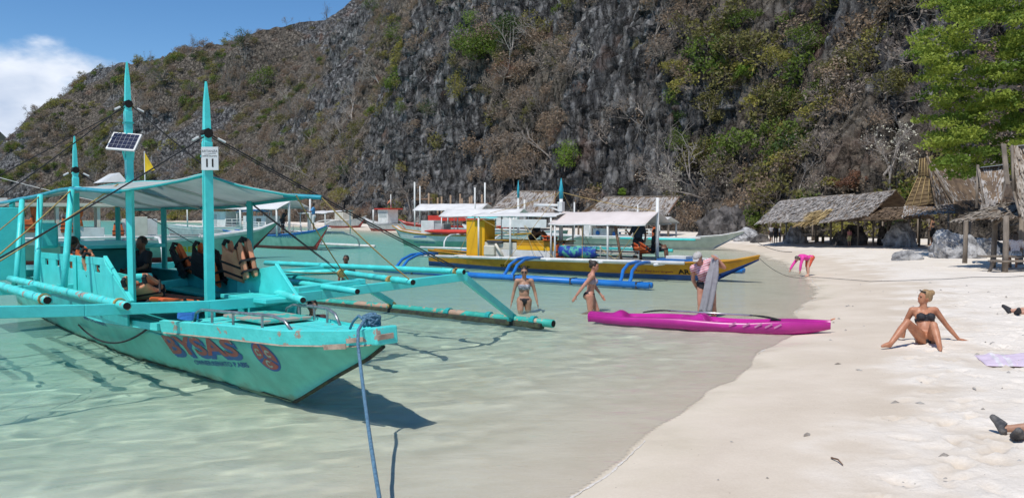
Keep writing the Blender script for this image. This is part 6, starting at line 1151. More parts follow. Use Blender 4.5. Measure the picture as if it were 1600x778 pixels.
def near_hut():
    g = Wg(1575, 424); e = thing('thatched_hut', 'nearest thatched hut with bench at the right edge', 'hut', g); p1, p2 = Wg(1551, 419), Wg(1570, 425); d1, d2 = p1.y, p2.y
    post(e, p1, 1.72, .085, lean=(.05, 0)); post(e, p2, 1.75, .085); p3 = Wg(1597, 421) + Vector((.1, .8, 0)); p3.z = GZ(p3.x, p3.y); post(e, p3, 1.75, .08, lean=(-.15, 0)); p4 = Wg(1640, 423); post(e, p4, 1.75, .08); post(e, p1 + Vector((.6, 2.6, 0)), 1.75, .08); post(e, p4 + Vector((.8, 2.6, 0)), 1.75, .08)
    pole(e, D(1535, 335, d1), D(1650, 328, d2), .06); pole(e, D(1553, 352, d1), D(1575, 336, d1 - .3), .045, name='brace')
    thatch_roof(e, D(1494, 343, d1 + .3), D(1640, 335, d2 - .8), D(1660, 306, d2 + 1.2), D(1560, 318, d1 + 1.2), 5, mat('tan_thatch', (.44, .39, .33), .95, (.22, .18, .14), scale=4, bump=.4, bscale=30), 21, 110, .40, .05)  # browner thatch for the front eave and the steep roof
    thatch_roof(e, D(1541, 320, d1 + 1.1), D(1562, 317, d1 + .8), D(1572, 258, d1 + 1.9), D(1529, 262, d1 + 2.1), 7, M_THATCH, 22, 170, .30, .05, fringe=False); thatch_roof(e, D(1594, 332, d2 - .2), D(1680, 340, d2 - .4), D(1690, 215, d2 + 1.4), D(1582, 228, d2 + 1.0), 9, MATS['tan_thatch'], 23, 160, .34, .05)
    for a, b, r_ in ((D(1528, 258, d1 + 2), D(1526, 325, d1 + 1.6), .045), (D(1537, 318, d1 + 1), D(1528, 262, d1 + 1.9), .03), (D(1581, 228, d2 + .9), D(1584, 300, d2 + .5), .045), (D(1584, 300, d2 + .5), D(1594, 335, d2 - .3), .045), (D(1566, 286, d2 + .8), D(1586, 284, d2 + .6), .03)): pole(e, a, b, r_, M_POST, 'bamboo_pole')
    m = MB(); m.beam(D(1574, 288, d2 + .6), D(1568, 225, d2 + 1), .15, .03, up=(0, 1, 0)); m.build('barge_board', M_POST, e); m = MB(); m.beam(D(1531, 262, d1 + 2), D(1573, 257, d1 + 1.8), .3, .02); m.build('ridge_sheet', M_METAL, e); m = MB(); m.beam(D(1590, 228, d2 + 1), D(1660, 222, d2 + 1.2), .35, .02); m.build('ridge_sheet', M_METAL, e)
    for q, w in ((0, 0), (.55, .3)): m = MB(); a = p1.lerp(p2, .9) + Vector((-.5, q - .15, .34 + w * .4)); m.beam(a, a + Vector((3.0, -.1 - .1 * w, 0)), .35, .05); m.build('bench_plank', M_POST, e, bevel=.008)
    pole(e, p1 + Vector((-.1, -.1, .28)), p2 + Vector((.1, 0, .30)), .05); 
    for dx in (.25, 1.5): pole(e, p2 + Vector((dx - .6, .25, -.05)), p2 + Vector((dx - .45, .2, .36)), .05, M_POST, 'bench_leg')
near_hut()
# big thatched halls on the beach behind the boats
def hall(label, rl, rr, el, er, d, seed, depth=5.):
    RL, RR, EL, ER = D(*rl, d + 2.5), D(*rr, d + 2.5), D(*el, d), D(*er, d); c = (EL + ER) / 2; e = thing('thatched_hall', label, 'hut', G(c.x, c.y + 2), 'thatched halls behind the boats')
    mid0, mid1 = EL.lerp(RL, .42) + Vector((0, .25, -.12)), ER.lerp(RR, .42) + Vector((0, .25, -.12)); thatch_roof(e, EL, ER, mid1, mid0, 4, M_THATCH, seed, 34, .6, .10); thatch_roof(e, mid0, mid1, RR, RL, 5, M_THATCH, seed + 1, 34, .6, .10, fringe=False)
    bL, bR = Vector((EL.x, EL.y + 5.5, EL.z)), Vector((ER.x, ER.y + 5.5, ER.z)); m = MB(); m.prism([RL, RR, bR, bL], (0, 0, -.1)); m.build('rear_roof', M_THATCHB, e)
    m = MB(); m.prism([RR, ER, bR], (-.06, 0, 0)); m.build('gable', M_THATCHB, e); pole(e, RL, RR, .07, M_POST, 'ridge_pole'); pole(e, EL + Vector((0, .2, -.08)), ER + Vector((0, .2, -.08)), .07)
    for k in range(5): p = EL.lerp(ER, k / 4); post(e, G(p.x, p.y + .2), max(.6, p.z - GZ(p.x, p.y)), .09); post(e, G(p.x, p.y + 5), max(.6, p.z - GZ(p.x, p.y)), .09)
    pole(e, RR + Vector((-.05, -.03, -.02)), ER + Vector((-.05, -.03, 0)), .06, M_WOODB)
hall('thatched hall with curved roof behind the yellow box', (800, 299), (869, 299), (758, 332), (866, 332), 74, 31); hall('wider thatched hall behind the standing man on the yellow boat', (945, 308), (1063, 307), (912, 334), (1045, 333), 64, 41)
# bare timber frame of a hut being built
e = thing('timber_frame', 'bare timber frame of unroofed hut at cliff foot', 'frame', G(-6, 84))
for k, px in enumerate((670, 684, 690, 704, 719, 722, 734, 737, 753)): a = D(px, 345, 84 + (k % 3) * 1.5); b = D(px, 302 + (k * 7) % 9, 84 + (k % 3) * 1.5); pole(e, G(a.x, a.y), b, .11, mat('pale_timber', (.36, .26, .18), .85, (.25, .17, .11)), 'post')
for (a, b) in (((666, 322), (768, 318)), ((668, 326), (760, 327)), ((652, 312), (676, 311))): pole(e, D(*a, 85), D(*b, 84), .12, M_WOODB)
# rocks
def rock_thing(label, px0, px1, py_top, py_base, d, seed, mt, squash=.8, rough=.28, group='rocks on the beach', sub=5, ridge=0, name='rock', dz=0):
    c = D((px0 + px1) / 2, py_base, d); c.z = GZ(c.x, c.y) - .05 + dz; w = (px1 - px0) / F_PX * d / 2; h = (py_base - py_top) / F_PX * d; bm = bmesh.new(); bmesh.ops.create_icosphere(bm, subdivisions=sub, radius=1)
    P = np.array([v.co[:] for v in bm.verts]); k = 1.6; n = ridged(P[:, 0] * k + seed, P[:, 1] * k, P[:, 2] * k, o=4) - .5; n2 = fbm(P[:, 0] * 1.1 + seed, P[:, 1] * 1.1 + 4, P[:, 2] * 1.1, o=2); n3 = ridged(P[:, 0] * 5 + seed, P[:, 1] * 5, P[:, 2] * (1.2 if ridge else 4), o=3) - .5
    R_ = 1 + rough * n + .32 * n2 + .12 * n3; Q = P * R_[:, None]; Q[:, 2] = np.clip(Q[:, 2], -.25, None); mx = Q[:, 2].max(); ext = np.abs(Q[:, 0]).max()
    for v, q in zip(bm.verts, Q): v.co = (q[0] / ext * w, q[1] * w * squash / ext, q[2] / mx * h)
    me = bpy.data.meshes.new(name); bm.to_mesh(me); bm.free(); me.materials.append(mt); o = bpy.data.objects.new(name, me); o.location = c; COL.objects.link(o); tag(o, label, 'rock', group); return o
rock_thing('large pale grey boulder on the sand left of the nearest hut', 1452, 1540, 351, 399, 31.5, 3, M_ROCKP); rock_thing('pale rock adjoining the large boulder on its right', 1518, 1562, 362, 392, 32.5, 8, M_ROCKP); rock_thing('dark rock behind the large boulder', 1500, 1572, 355, 380, 35, 12, M_ROCKD)
rock_thing('low ridged grey slab lying on sand left of the large boulder', 1391, 1444, 383, 401, 31, 21, M_ROCKP, .45, .15, ridge=1)
rock_thing('big overhanging cave rock at the end of the beach', 1086, 1178, 318, 374, 58, 33, M_ROCKD, .9, .55); rock_thing('grey rock outcrop between the cave rock and the shelters', 1140, 1200, 350, 373, 54, 37, M_ROCKP, .8); rock_thing('small grey rock at the foot of the outcrop', 1172, 1204, 358, 373, 51.5, 39, M_ROCKD, .8)
rock_thing('grey rock under the long shelter roof', 1225, 1262, 348, 376, 48.5, 44, M_ROCKP); rock_thing('grey rock under the shelter with the highest ridge', 1300, 1352, 346, 380, 44.5, 47, M_ROCKD); rock_thing('pale rock under the low brown shelter roof', 1378, 1432, 340, 382, 41.5, 51, M_ROCKP)
for i, (px0, px1, t, b_, d, l_) in enumerate(((1368, 1400, 350, 382, 43.5, 'dark rock at the back of the low brown shelter'), (1480, 1500, 350, 384, 38, 'rock under the steep hut beside the boulder'))): rock_thing(l_, px0, px1, t, b_, d, 60 + i, M_ROCKD)
# far boulders along the foot of the left hill
for i in range(14):
    px = 20 + i * 40; d = float(np.interp(px, [0, 60, 235, 400, 490, 560], [335, 302, 248, 198, 168, 142])) - 4; p = D(px, 340, d); c = Vector((p.x, p.y, -.2))
# kayak
def kayak():
    a, b = W(1288, 520, .05), W(923, 500, .02); u = (b - a).normalized(); u.z = 0; u.normalize(); v = Vector((-u.y, u.x, 0)); v = v if v.y > 0 else -v; L_ = (b.xy - a.xy).length; S = Vector((a.x, a.y, 0))
    e = thing('kayak', 'long magenta kayak pulled up at the water edge', 'kayak', S); K = lambda t, s, z: S + u * t + v * s + Vector((0, 0, z)); mk = mat('magenta_plastic', (.53, .022, .30), .34, (.42, .016, .235), scale=1.5, detail=4, bump=.12, bscale=5, spec=.5)
    w = lambda t: .38 * max(.0, math.sin(math.pi * min(max((t + .06) / (L_ + .55), 0), 1))) ** .62; kz = lambda t: -.05 - .03 * t / 4 + .14 * max(0, 1 - t / 1.0) ** 2 + .03 * max(0, t - L_ + .6); dz = lambda t: .225 - .03 * t / 4 + .05 * max(0, 1 - t / 1.2) + .015 * math.sin(t * 3)
    rings = []; ts = np.linspace(-.10, L_, 46)
    for t in ts:
        W_, z0, z1 = max(w(t), .035), kz(t), dz(t); rings.append([K(t, s * W_, z) for s, z in ((-.93, z1 - .03), (-1, z1 - .06), (-1, z0 + (z1 - z0) * .55), (-.8, z0 + .06), (-.35, z0 + .005), (0, z0), (.35, z0 + .005), (.8, z0 + .06), (1, z0 + (z1 - z0) * .55), (1, z1 - .06), (.93, z1 - .03))])
    m = MB(); m.loft(rings, closed=False); m.add(rings[0], [tuple(range(11))]); m.add(rings[-1], [tuple(range(11))]); m.build('shell', mk, e, smooth=True); g = []
    def well(t, s):
        z = 0
        for c, l_ in ((1.45, .55), (3.0, .55)):
            q = max(0, 1 - ((t - c) / l_) ** 4) * max(0, 1 - (s / .78) ** 6); z -= .13 * min(1, q * 2.5); z += .07 * math.exp(-((t - c - l_ - .12) / .10) ** 2) * max(0, 1 - (s / .8) ** 4)
        return z
    for t in np.linspace(-.10, L_, 90): g.append([K(t, s * max(w(t), .035) * .935, dz(t) - .028 + .03 * (1 - s * s) + well(t, s)) for s in np.linspace(-1, 1, 15)])
    m = MB(); m.sheet(g); m.build('deck', mk, e, smooth=True)
    for c in (1.45, 3.0):
        for k in (0, .18): m = MB(); m.tube([K(c - .35 + k, s * .22, dz(c) - .13 + .015) for s in np.linspace(-1, 1, 6)], .02, 6); m.build('foot_rest', mk, e)
    m = MB(); m.tube([K(-.10, 0, dz(0) + .01), K(-.16, .02, dz(0) + .03), K(-.10, .04, dz(0) + .0)], .012, 6); m.build('bow_toggle', M_SALMON, e)
    m = MB()
    for t in (1.55, 1.32, 1.12, .95, .8): m.beam(K(t, -.40 * 1.0 * w(t) / .38 - .006, .12), K(t - .12, -.40 * w(t - .12) / .38 - .006, .19), .004, .03)
    tag(m.build('scratch_marks', mat('scuffed_plastic', (.62, .25, .45), .6), e), kind='stuff')
    p = thing('paddle', 'two-bladed paddle with black blades lying across the magenta kayak', 'paddle', K(1.9, 0, .36)); A_, B_ = K(.75, -.12, .30), K(3.15, -.05, .30)
    m = MB(); m.tube([A_.lerp(B_, .18), A_.lerp(B_, .82)], .015, 8); m.build('shaft', mat('aluminium', (.72, .73, .74), .3, metal=.8), p, smooth=True)
    for f0, f1 in ((.20, -.02), (.80, 1.02)):
        m = MB(); rr = []
        for k, wd_ in enumerate((.02, .03, .07, .085, .08, .05)): q = A_.lerp(B_, f0 + (f1 - f0) * k / 5); q = q - Vector((0, 0, .012 * k * k / 5)); rr.append([q + v * wd_ + Vector((0, 0, .01)), q - v * wd_ + Vector((0, 0, .01)), q - v * wd_ - Vector((0, 0, .008)), q + v * wd_ - Vector((0, 0, .008))])
        m.loft(rr); m.build('blade', M_STRAP, p, bevel=.004)
kayak()
# towel, litter
def towel():
    e = thing('beach_towel', 'crumpled lavender towel with white stripes on the sand', 'towel', Wg(1560, 562)); mt = mat('lavender_cloth', (.70, .59, .69), .9, (.62, .51, .62), scale=3, bump=.2, bscale=90); mw = mat('white_stripe_cloth', (.80, .75, .79), .9); g = []
    A_, B_, C_, D_ = Wg(1522, 556), Wg(1541, 572), Wg(1700, 575), Wg(1690, 549)
    for i in range(41):
        row = []
        for j in range(15):
            p = A_.lerp(D_, i / 40).lerp(B_.lerp(C_, i / 40), j / 14); fold = .045 * abs(vnoise(i * .35, j * .22 + 3)) + .05 * max(0, fbm(i * .12, j * .3, 2.0)) ; ed = min(1., i / 4, j / 2, (14 - j) / 2); p.z = GZ(p.x, p.y) + .008 + float(fold) * ed; row.append(p)
        g.append(row)
    m = MB(); m.sheet(g); m.m = [1 if (k // 14) in (5, 6, 9, 10, 24, 25, 28) else 0 for k in range(len(m.f))]; m.build('cloth', [mt, mw], e, smooth=True, solid=.008)
towel()
r = np.random.default_rng(5); vs, fs = [], []
for k in range(260):
    x, y = r.uniform(1.5, 12), r.uniform(4.5, 26)
    if shore_dist([x], [y])[0] < .5: continue
    s = r.uniform(.008, .03) * (1.6 if r.random() < .12 else 1); a = r.uniform(0, 6.28); z = GZ(x, y) + .004; o = len(vs); ca, sa = math.cos(a), math.sin(a); l_ = s * r.uniform(1, 3)
    vs += [(x + ca * l_, y + sa * l_, z), (x - sa * s, y + ca * s, z), (x - ca * l_, y - sa * l_, z), (x + sa * s, y - ca * s, z), (x, y, z + s * .8)]; fs += [(o, o + 1, o + 4), (o + 1, o + 2, o + 4), (o + 2, o + 3, o + 4), (o + 3, o, o + 4)]
tag(npmesh('beach_litter', vs, fs, mat('driftwood_bits', (.24, .20, .16), .9, (.45, .42, .38), scale=9)), 'scattered bits of shell, coral and twig on the sand', 'litter', kind='stuff')
e = thing('stick', 'small driftwood stick lying on the near sand', 'stick', Wg(1308, 722)); a = Wg(1299, 717, .012); b = Wg(1317, 728, .012); m = MB(); m.tube([a, a.lerp(b, .5) + Vector((.01, .01, .012)), b], [.008, .007, .004], 6); m.build('twig', M_WOODB, e)
o = rock_thing('single pebble beside the sunbather foot', 1367, 1373, 535, 540, 9.6, 71, M_ROCKD, sub=3, name='pebble')
# ================================================================== people
def capsule(m, a, ra, b, rb, n=10):
    a, b = Vector(a), Vector(b); d = b - a; L_ = d.length; d = d / L_ if L_ > 1e-6 else Vector((0, 0, 1)); pts, rs = [], []
    for k in (0, .3, .6, .85): th = k * math.pi / 2; pts.append(a - d * ra * math.cos(th)); rs.append(max(.001, ra * math.sin(th)))
    pts += [a, b]; rs += [ra, rb]
    for k in (.85, .6, .3, 0): th = k * math.pi / 2; pts.append(b + d * rb * math.cos(th)); rs.append(max(.001, rb * math.sin(th)))
    m.tube(pts, rs, n)
def remesh(m, vox, smooth=3, fac=.5):
    me = bpy.data.meshes.new('tmp'); me.from_pydata(m.v, [], m.f); o = bpy.data.objects.new('tmp', me); COL.objects.link(o); bm = bmesh.new(); bm.from_mesh(me); bmesh.ops.recalc_face_normals(bm, faces=bm.faces); bm.to_mesh(me); bm.free()
    md = o.modifiers.new('r', 'REMESH'); md.mode = 'VOXEL'; md.voxel_size = vox
    if smooth: sm = o.modifiers.new('s', 'SMOOTH'); sm.factor = fac; sm.iterations = smooth
    r_ = bpy.data.meshes.new_from_object(o.evaluated_get(bpy.context.evaluated_depsgraph_get())); bpy.data.objects.remove(o); return r_
def skin_mat(name, c): return mat(name, c, .45, (c[0] * .82, c[1] * .72, c[2] * .68), scale=9, detail=5, spec=.4, bump=.05, bscale=120)
SK_TAN = skin_mat('tanned_skin', (.50, .235, .135)); SK_LIGHT = skin_mat('light_skin', (.60, .36, .26)); SK_PINK = skin_mat('pink_skin', (.58, .29, .20)); SK_BROWN = skin_mat('brown_skin', (.20, .10, .06)); SK_OLIVE = skin_mat('olive_skin', (.46, .27, .18))
H_DARK = mat('dark_hair', (.022, .016, .013), .5, (.04, .028, .02), scale=30); H_BLOND = mat('blond_hair', (.42, .28, .14), .55, (.25, .155, .075), scale=25, stretch=(1, 1, .3)); C_BLACK = mat('black_cloth', (.018, .018, .022), .7, (.03, .03, .035), scale=20); C_NAVY = mat('navy_cloth', (.02, .035, .06), .8); C_PINK = mat('hot_pink_cloth', (.78, .06, .36), .7, (.66, .05, .30), scale=8); C_ORANGE = mat('orange_cloth', (.75, .12, .06), .7)
C_BLUE = mat('light_blue_cloth', (.10, .33, .62), .8); C_WHITE = mat('white_cloth', (.70, .68, .64), .8); C_GREY = mat('grey_cloth', (.36, .35, .37), .9, (.29, .28, .30), scale=9, bump=.2, bscale=60)
def stripe_mat(name, a, b, scale, rot=(0, 0, 0), duty=.5, noise=.0):
    m = bpy.data.materials.new(name); m.use_nodes = True; t = m.node_tree; L = t.links.new; bs = t.nodes['Principled BSDF']; bs.inputs['Roughness'].default_value = .8; tcn = N(t, 'ShaderNodeTexCoord'); mp_ = N(t, 'ShaderNodeMapping'); mp_.inputs['Rotation'].default_value = rot; L(tcn.outputs['Object'], mp_.inputs[0])
    wv = N(t, 'ShaderNodeTexWave', wave_type='BANDS', bands_direction='Z'); wv.inputs['Scale'].default_value = scale; wv.inputs['Distortion'].default_value = noise; wv.inputs['Detail'].default_value = 1; L(mp_.outputs[0], wv.inputs[0]); cr_ = N(t, 'ShaderNodeValToRGB'); cr_.color_ramp.elements[0].position = duty - .04; cr_.color_ramp.elements[1].position = duty + .04
    cr_.color_ramp.elements[0].color = (*a, 1); cr_.color_ramp.elements[1].color = (*b, 1); L(wv.outputs[0], cr_.inputs[0]); L(cr_.outputs[0], bs.inputs['Base Color']); return m
BASEJ = dict(pelvis=(0, 0, .94), chest=(0, .0, 1.20), neck=(0, -.01, 1.39), head=(0, .025, 1.53), look=(0, 1, 0), shL=(-.165, 0, 1.34), shR=(.165, 0, 1.34), elL=(-.21, -.02, 1.07), elR=(.21, -.02, 1.07), wrL=(-.22, .06, .84), wrR=(.22, .06, .84),
             hpL=(-.085, 0, .89), hpR=(.085, 0, .89), knL=(-.09, .015, .49), knR=(.09, .015, .49), anL=(-.09, -.02, .085), anR=(.09, -.02, .085), toL=(-.10, .13, .03), toR=(.10, .13, .03), haL=None, haR=None, pnL=(1, 0, 0), pnR=(-1, 0, 0))
def person(label, base, face, J=None, H=1.65, skin=SK_LIGHT, female=True, vox=.016, hair='short', hairm=H_DARK, clothes=(), cap=None, glasses=False, group=None, smooth=3, build=1.0, features=True, curl=.35):
    """joints in body space (x right, y forward, z up, metres for 1.65 m); one continuous remeshed body, clothing as shells over it"""
    j = dict(BASEJ); j.update(J or {}); k = H / 1.65; f = Vector((face[0], face[1], 0)).normalized(); r_ = Vector((f.y, -f.x, 0)); O = Vector(base); e = thing('person', label, 'person', O, group)
    X = lambda p: O + (r_ * p[0] + f * p[1] + Vector((0, 0, p[2]))) * k; Dv = lambda p: (r_ * p[0] + f * p[1] + Vector((0, 0, p[2]))).normalized(); P = {q: X(v) for q, v in j.items() if v is not None and q not in ('look', 'haL', 'haR', 'pnL', 'pnR')}
    prims = []; m = MB()
    def cap_(lb, a, ra, b, rb): ra, rb = ra * k * (build if lb not in ('finger',) else 1), rb * k * (build if lb not in ('finger',) else 1); capsule(m, a, ra, b, rb); prims.append((lb, 'c', np.array(a), np.array(b), ra, rb))
    def ell(lb, c, rad, rot): rad = [q * k * build for q in rad] if lb != 'head' else [q * k for q in rad]; m.sphere(c, *rad, 14, 10, rot); prims.append((lb, 'e', np.array(c), np.array(rot.inverted()) if rot else np.eye(3), np.array(rad), 0))
    upv = (P['neck'] - P['pelvis']).normalized(); side = (P['shR'] - P['shL']).normalized(); fw = upv.cross(side).normalized(); side = fw.cross(upv).normalized(); T = Matrix((side, fw, upv)).transposed()
    hs = (P['hpR'] - P['hpL']).normalized(); up2 = (P['chest'] - P['pelvis']).normalized(); fw2 = up2.cross(hs).normalized(); hs = fw2.cross(up2); T2 = Matrix((hs, fw2, up2)).transposed(); at = lambda c, M, v: c + M @ (Vector(v) * k)
    ell('pelvis', at(P['pelvis'], T2, (0, -.005, -.02)), (.155, .105, .115), T2); mid = P['pelvis'].lerp(P['chest'], .5); ell('belly', mid, (.118 if female else .135, .088, .15), T); ell('chest', at(P['chest'], T, (0, -.005, .0)), (.135 if female else .155, .098, .17), T); ell('chest', at(P['chest'], T, (0, -.02, .10)), (.15, .08, .085), T)
    cap_('shoulder', P['shL'], .052, P['shR'], .052); cap_('neck', at(P['neck'], T, (0, -.005, -.06)), .055, P['head'].lerp(P['neck'], .35), .048)
    for s in (-1, 1):
        ell('pelvis', at(P['pelvis'], T2, (s * .072, -.065, -.055)), (.082, .072, .085), T2)
        if female: ell('bust', at(P['chest'], T, (s * .066, .082, .015)), (.060, .052, .058), T)
    lk = Dv(j['look']); hu = (P['head'] - P['neck']).normalized(); hu = (hu + Vector((0, 0, .9))).normalized(); hu = (hu - lk * hu.dot(lk)).normalized(); hr = lk.cross(hu).normalized(); TH = Matrix((hr, lk, hu)).transposed(); Hc = P['head']; hd = lambda v: at(Hc, TH, v)
    ell('head', hd((0, -.008, .012)), (.073, .092, .098), TH); ell('head', hd((0, .030, -.055)), (.052, .052, .058), TH); ell('head', hd((0, .02, -.02)), (.062, .066, .075), TH); ell('head', hd((0, .088, -.018)), (.013, .018, .024), TH); ell('head', hd((0, .076, -.062)), (.022, .012, .012), TH)
    for s in (-1, 1): ell('head', hd((s * .074, -.008, -.012)), (.010, .018, .028), TH)
    for S_ in 'LR':
        s = -1 if S_ == 'L' else 1; sh, el, wr, hp, kn, an, to = (P[q + S_] for q in ('sh', 'el', 'wr', 'hp', 'kn', 'an', 'to'))
        cap_('uparm' + S_, sh, .050 if female else .056, el, .037); cap_('forearm' + S_, el, .038, el.lerp(wr, .35), .037); cap_('forearm' + S_, el.lerp(wr, .35), .037, wr, .025)
        cap_('thigh' + S_, hp, .092, hp.lerp(kn, .5), .075); cap_('thigh' + S_, hp.lerp(kn, .5), .075, kn, .054); cap_('calf' + S_, kn, .052, kn.lerp(an, .35), .056); cap_('calf' + S_, kn.lerp(an, .35), .056, an, .036)
        td = (to - an); heel = an + Vector((0, 0, 0)) - td.normalized() * .02 * k + (an - kn).normalized() * .045 * k; cap_('foot' + S_, heel, .032, an.lerp(to, .6), .032); cap_('foot' + S_, an.lerp(to, .55), .033, to, .022); cap_('foot' + S_, an, .036, an.lerp(to, .4), .036)
        hdv = Dv(j['ha' + S_]) if j['ha' + S_] else (wr - el).normalized(); pn = Dv(j['pn' + S_]); pn = (pn - hdv * pn.dot(hdv)).normalized(); ac = hdv.cross(pn).normalized()          # pn: palm faces this way
        pc = wr + hdv * .05 * k; TP = Matrix((ac, pn, hdv)).transposed(); ell('hand' + S_, pc, (.036, .016, .052), TP)
        fr2 = max(.0085, vox * .62)
        for q, (off, ln) in enumerate(((-.028, .062), (-.010, .075), (.009, .070), (.027, .055))):
            b0 = pc + (ac * off + hdv * .042) * k; b1 = b0 + (hdv * ln * .5 + pn * ln * .5 * curl * .5) * k; b2 = b1 + (hdv * ln * .45 * (1 - curl * .6) + pn * ln * .5 * curl) * k; cap_('hand' + S_, b0, fr2, b1, fr2 * .95); cap_('hand' + S_, b1, fr2 * .95, b2, fr2 * .8)
        tsg = 1 if (ac.dot(fw) > 0) else -1; t0 = pc + (ac * tsg * .028 - hdv * .02) * k; t1 = t0 + (ac * tsg * .026 + hdv * .03 + pn * .012) * k; t2 = t1 + (ac * tsg * .006 + hdv * .03 + pn * .01) * k; cap_('hand' + S_, t0, fr2 * 1.15, t1, fr2 * 1.05); cap_('hand' + S_, t1, fr2 * 1.05, t2, fr2 * .85)
    me = remesh(m, vox * max(.8, k), smooth); nv = len(me.vertices); co = np.empty(nv * 3); me.vertices.foreach_get('co', co); co = co.reshape(-1, 3); nr = np.empty(nv * 3); me.vertices.foreach_get('normal', nr); nr = nr.reshape(-1, 3)
    best = np.full(nv, 1e9); lab = np.zeros(nv, int); par = np.zeros(nv); names = []
    for q, (lb, ty, a, b, c, d) in enumerate(prims):
        names.append(lb)
        if ty == 'c':
            dd = b - a; t = np.clip(((co - a) @ dd) / max(1e-9, dd @ dd), 0, 1); ds = np.linalg.norm(co - a - t[:, None] * dd, axis=1) - (c + (d - c) * t)
        else:
            lp = (co - a) @ b.T / c; ln = np.linalg.norm(lp, axis=1); ds = (ln - 1) * c.min(); t = lp[:, 2]
        up_ = ds < best; best[up_] = ds[up_]; lab[up_] = q; par[up_] = t[up_]
    LN = np.array(names)[lab]; tor = ((co - np.array(P['pelvis'])) @ np.array(T)) / k; tp2 = ((co - np.array(P['pelvis'])) @ np.array(T2)) / k
    me.materials.clear(); me.materials.append(skin); me.polygons.foreach_set('use_smooth', np.ones(len(me.polygons), bool)); me.name = 'body'; off = np.array(O); me.vertices.foreach_set('co', (co - off).ravel()); me.update()
    bo = bpy.data.objects.new('body', me); COL.objects.link(bo); bo.parent = e
    polys = [tuple(p.vertices) for p in me.polygons]
    def seg(l, u): # helper for predicates
        return None
    ctx = dict(L=LN, t=par, z=tor[:, 2], x=tor[:, 0], y=tor[:, 1], z2=tp2[:, 2], x2=tp2[:, 0], y2=tp2[:, 1], base=np.char.rstrip(LN.astype(str), 'LR'))
    for (nm, pred, mt, eps) in clothes:
        mk = pred(ctx); use = [p for p in polys if all(mk[i] for i in p)]
        if not use: continue
        ids = sorted({i for p in use for i in p}); mp_ = {i: q for q, i in enumerate(ids)}; vv = co[ids] + nr[ids] * eps - off; c = bpy.data.meshes.new(nm); c.from_pydata(vv.tolist(), [], [tuple(mp_[i] for i in p) for p in use]); c.materials.append(mt); c.polygons.foreach_set('use_smooth', [True] * len(c.polygons))
        o = bpy.data.objects.new(nm, c); COL.objects.link(o); o.parent = e; sd = o.modifiers.new('solid', 'SOLIDIFY'); sd.thickness = eps * .9; sd.offset = -1
    if hair:
        h = MB(); h.sphere(hd((0, -.022, .028)), .083 * k, .098 * k, .098 * k, 14, 10, TH)
        if hair == 'bun': h.sphere(hd((0, -.112, .075)), .046 * k, .046 * k, .044 * k, 10, 8, TH); h.sphere(hd((0, -.075, .01)), .07 * k, .05 * k, .08 * k, 10, 8, TH)
        if hair == 'backbun': h.sphere(hd((0, -.10, .095)), .042 * k, .042 * k, .042 * k, 10, 8, TH); h.sphere(hd((0, -.06, -.02)), .066 * k, .05 * k, .08 * k, 10, 8, TH)
        if hair == 'long': h.sphere(hd((0, -.07, -.10)), .085 * k, .05 * k, .16 * k, 10, 8, TH)
        hm = remesh(h, .014 * k if vox < .02 else .022 * k, 2); hv = np.array([v.co[:] for v in hm.vertices]); loc = (hv - np.array(Hc)) @ np.array(TH) / k
        # cut the face out: push the hair behind the hairline
        face_ = (loc[:, 1] > .028) & (loc[:, 2] < .068 - .0); loc[face_, 1] = np.minimum(loc[face_, 1], .028); side_ = (loc[:, 2] < -.01) & (loc[:, 1] > -.02) & (np.abs(loc[:, 0]) > .04)
        if hair == 'short': low = loc[:, 2] < -.03; loc[low, 2] = -.03
        loc += .004 * fbm(loc * 60 @ np.array([1, 0, 0]), loc @ np.array([0, 60, 0]), loc @ np.array([0, 0, 60]), o=2)[:, None]; hv = (loc * k) @ np.array(TH).T + np.array(Hc) - off
        hm.vertices.foreach_set('co', hv.ravel()); hm.materials.clear(); hm.materials.append(hairm); hm.name = 'hair'; hm.polygons.foreach_set('use_smooth', [True] * len(hm.polygons)); o = bpy.data.objects.new('hair', hm); COL.objects.link(o); o.parent = e
    if features:
        for s in (-1, 1):
            q = MB(); q.sphere(hd((s * .030, .074, .010)), .011 * k, .008 * k, .006 * k, 8, 6, TH); q.build('eye', M_DARK, e); q = MB(); q.tube([hd((s * .016, .083, .028)), hd((s * .032, .081, .032)), hd((s * .047, .070, .027))], .004 * k, 5); q.build('eyebrow', hairm, e)
        q = MB(); q.sphere(hd((0, .087, -.062)), .020 * k, .006 * k, .006 * k, 8, 6, TH); q.build('mouth', mat('lips', (.36, .10, .085), .5), e)
    if glasses:
        q = MB(); [q.sphere(hd((s * .033, .086, .010)), .027 * k, .010 * k, .020 * k, 10, 7, TH) for s in (-1, 1)]; q.tube([hd((-.070, .03, .014)), hd((-.055, .078, .014)), hd((0, .094, .014)), hd((.055, .078, .014)), hd((.070, .03, .014))], .004 * k, 5); q.build('sunglasses', C_BLACK, e)
    if cap:
        q = MB(); rings = []
        for z, w_ in ((.035, 1.09), (.06, 1.08), (.095, .92), (.118, .55), (.124, .1)): rings.append([hd((.080 * w_ * math.cos(a), -.01 + .102 * w_ * math.sin(a), z)) for a in np.linspace(0, 2 * math.pi, 15)[:-1]])
        q.loft(rings); q.build('cap', cap, e, smooth=True); q = MB(); q.sheet([[hd((.07 * s * (1 - .25 * d), .075 + .085 * d * (1 - .3 * s * s), .042 - .022 * d - .012 * s * s)) for s in np.linspace(-1, 1, 9)] for d in np.linspace(0, 1, 5)]); q.build('cap_brim', cap, e, smooth=True, solid=.006)
    e['_'] = 0; del e['_']; return dict(e=e, X=X, P=P, hd=hd, k=k, T=T)
isin = np.isin
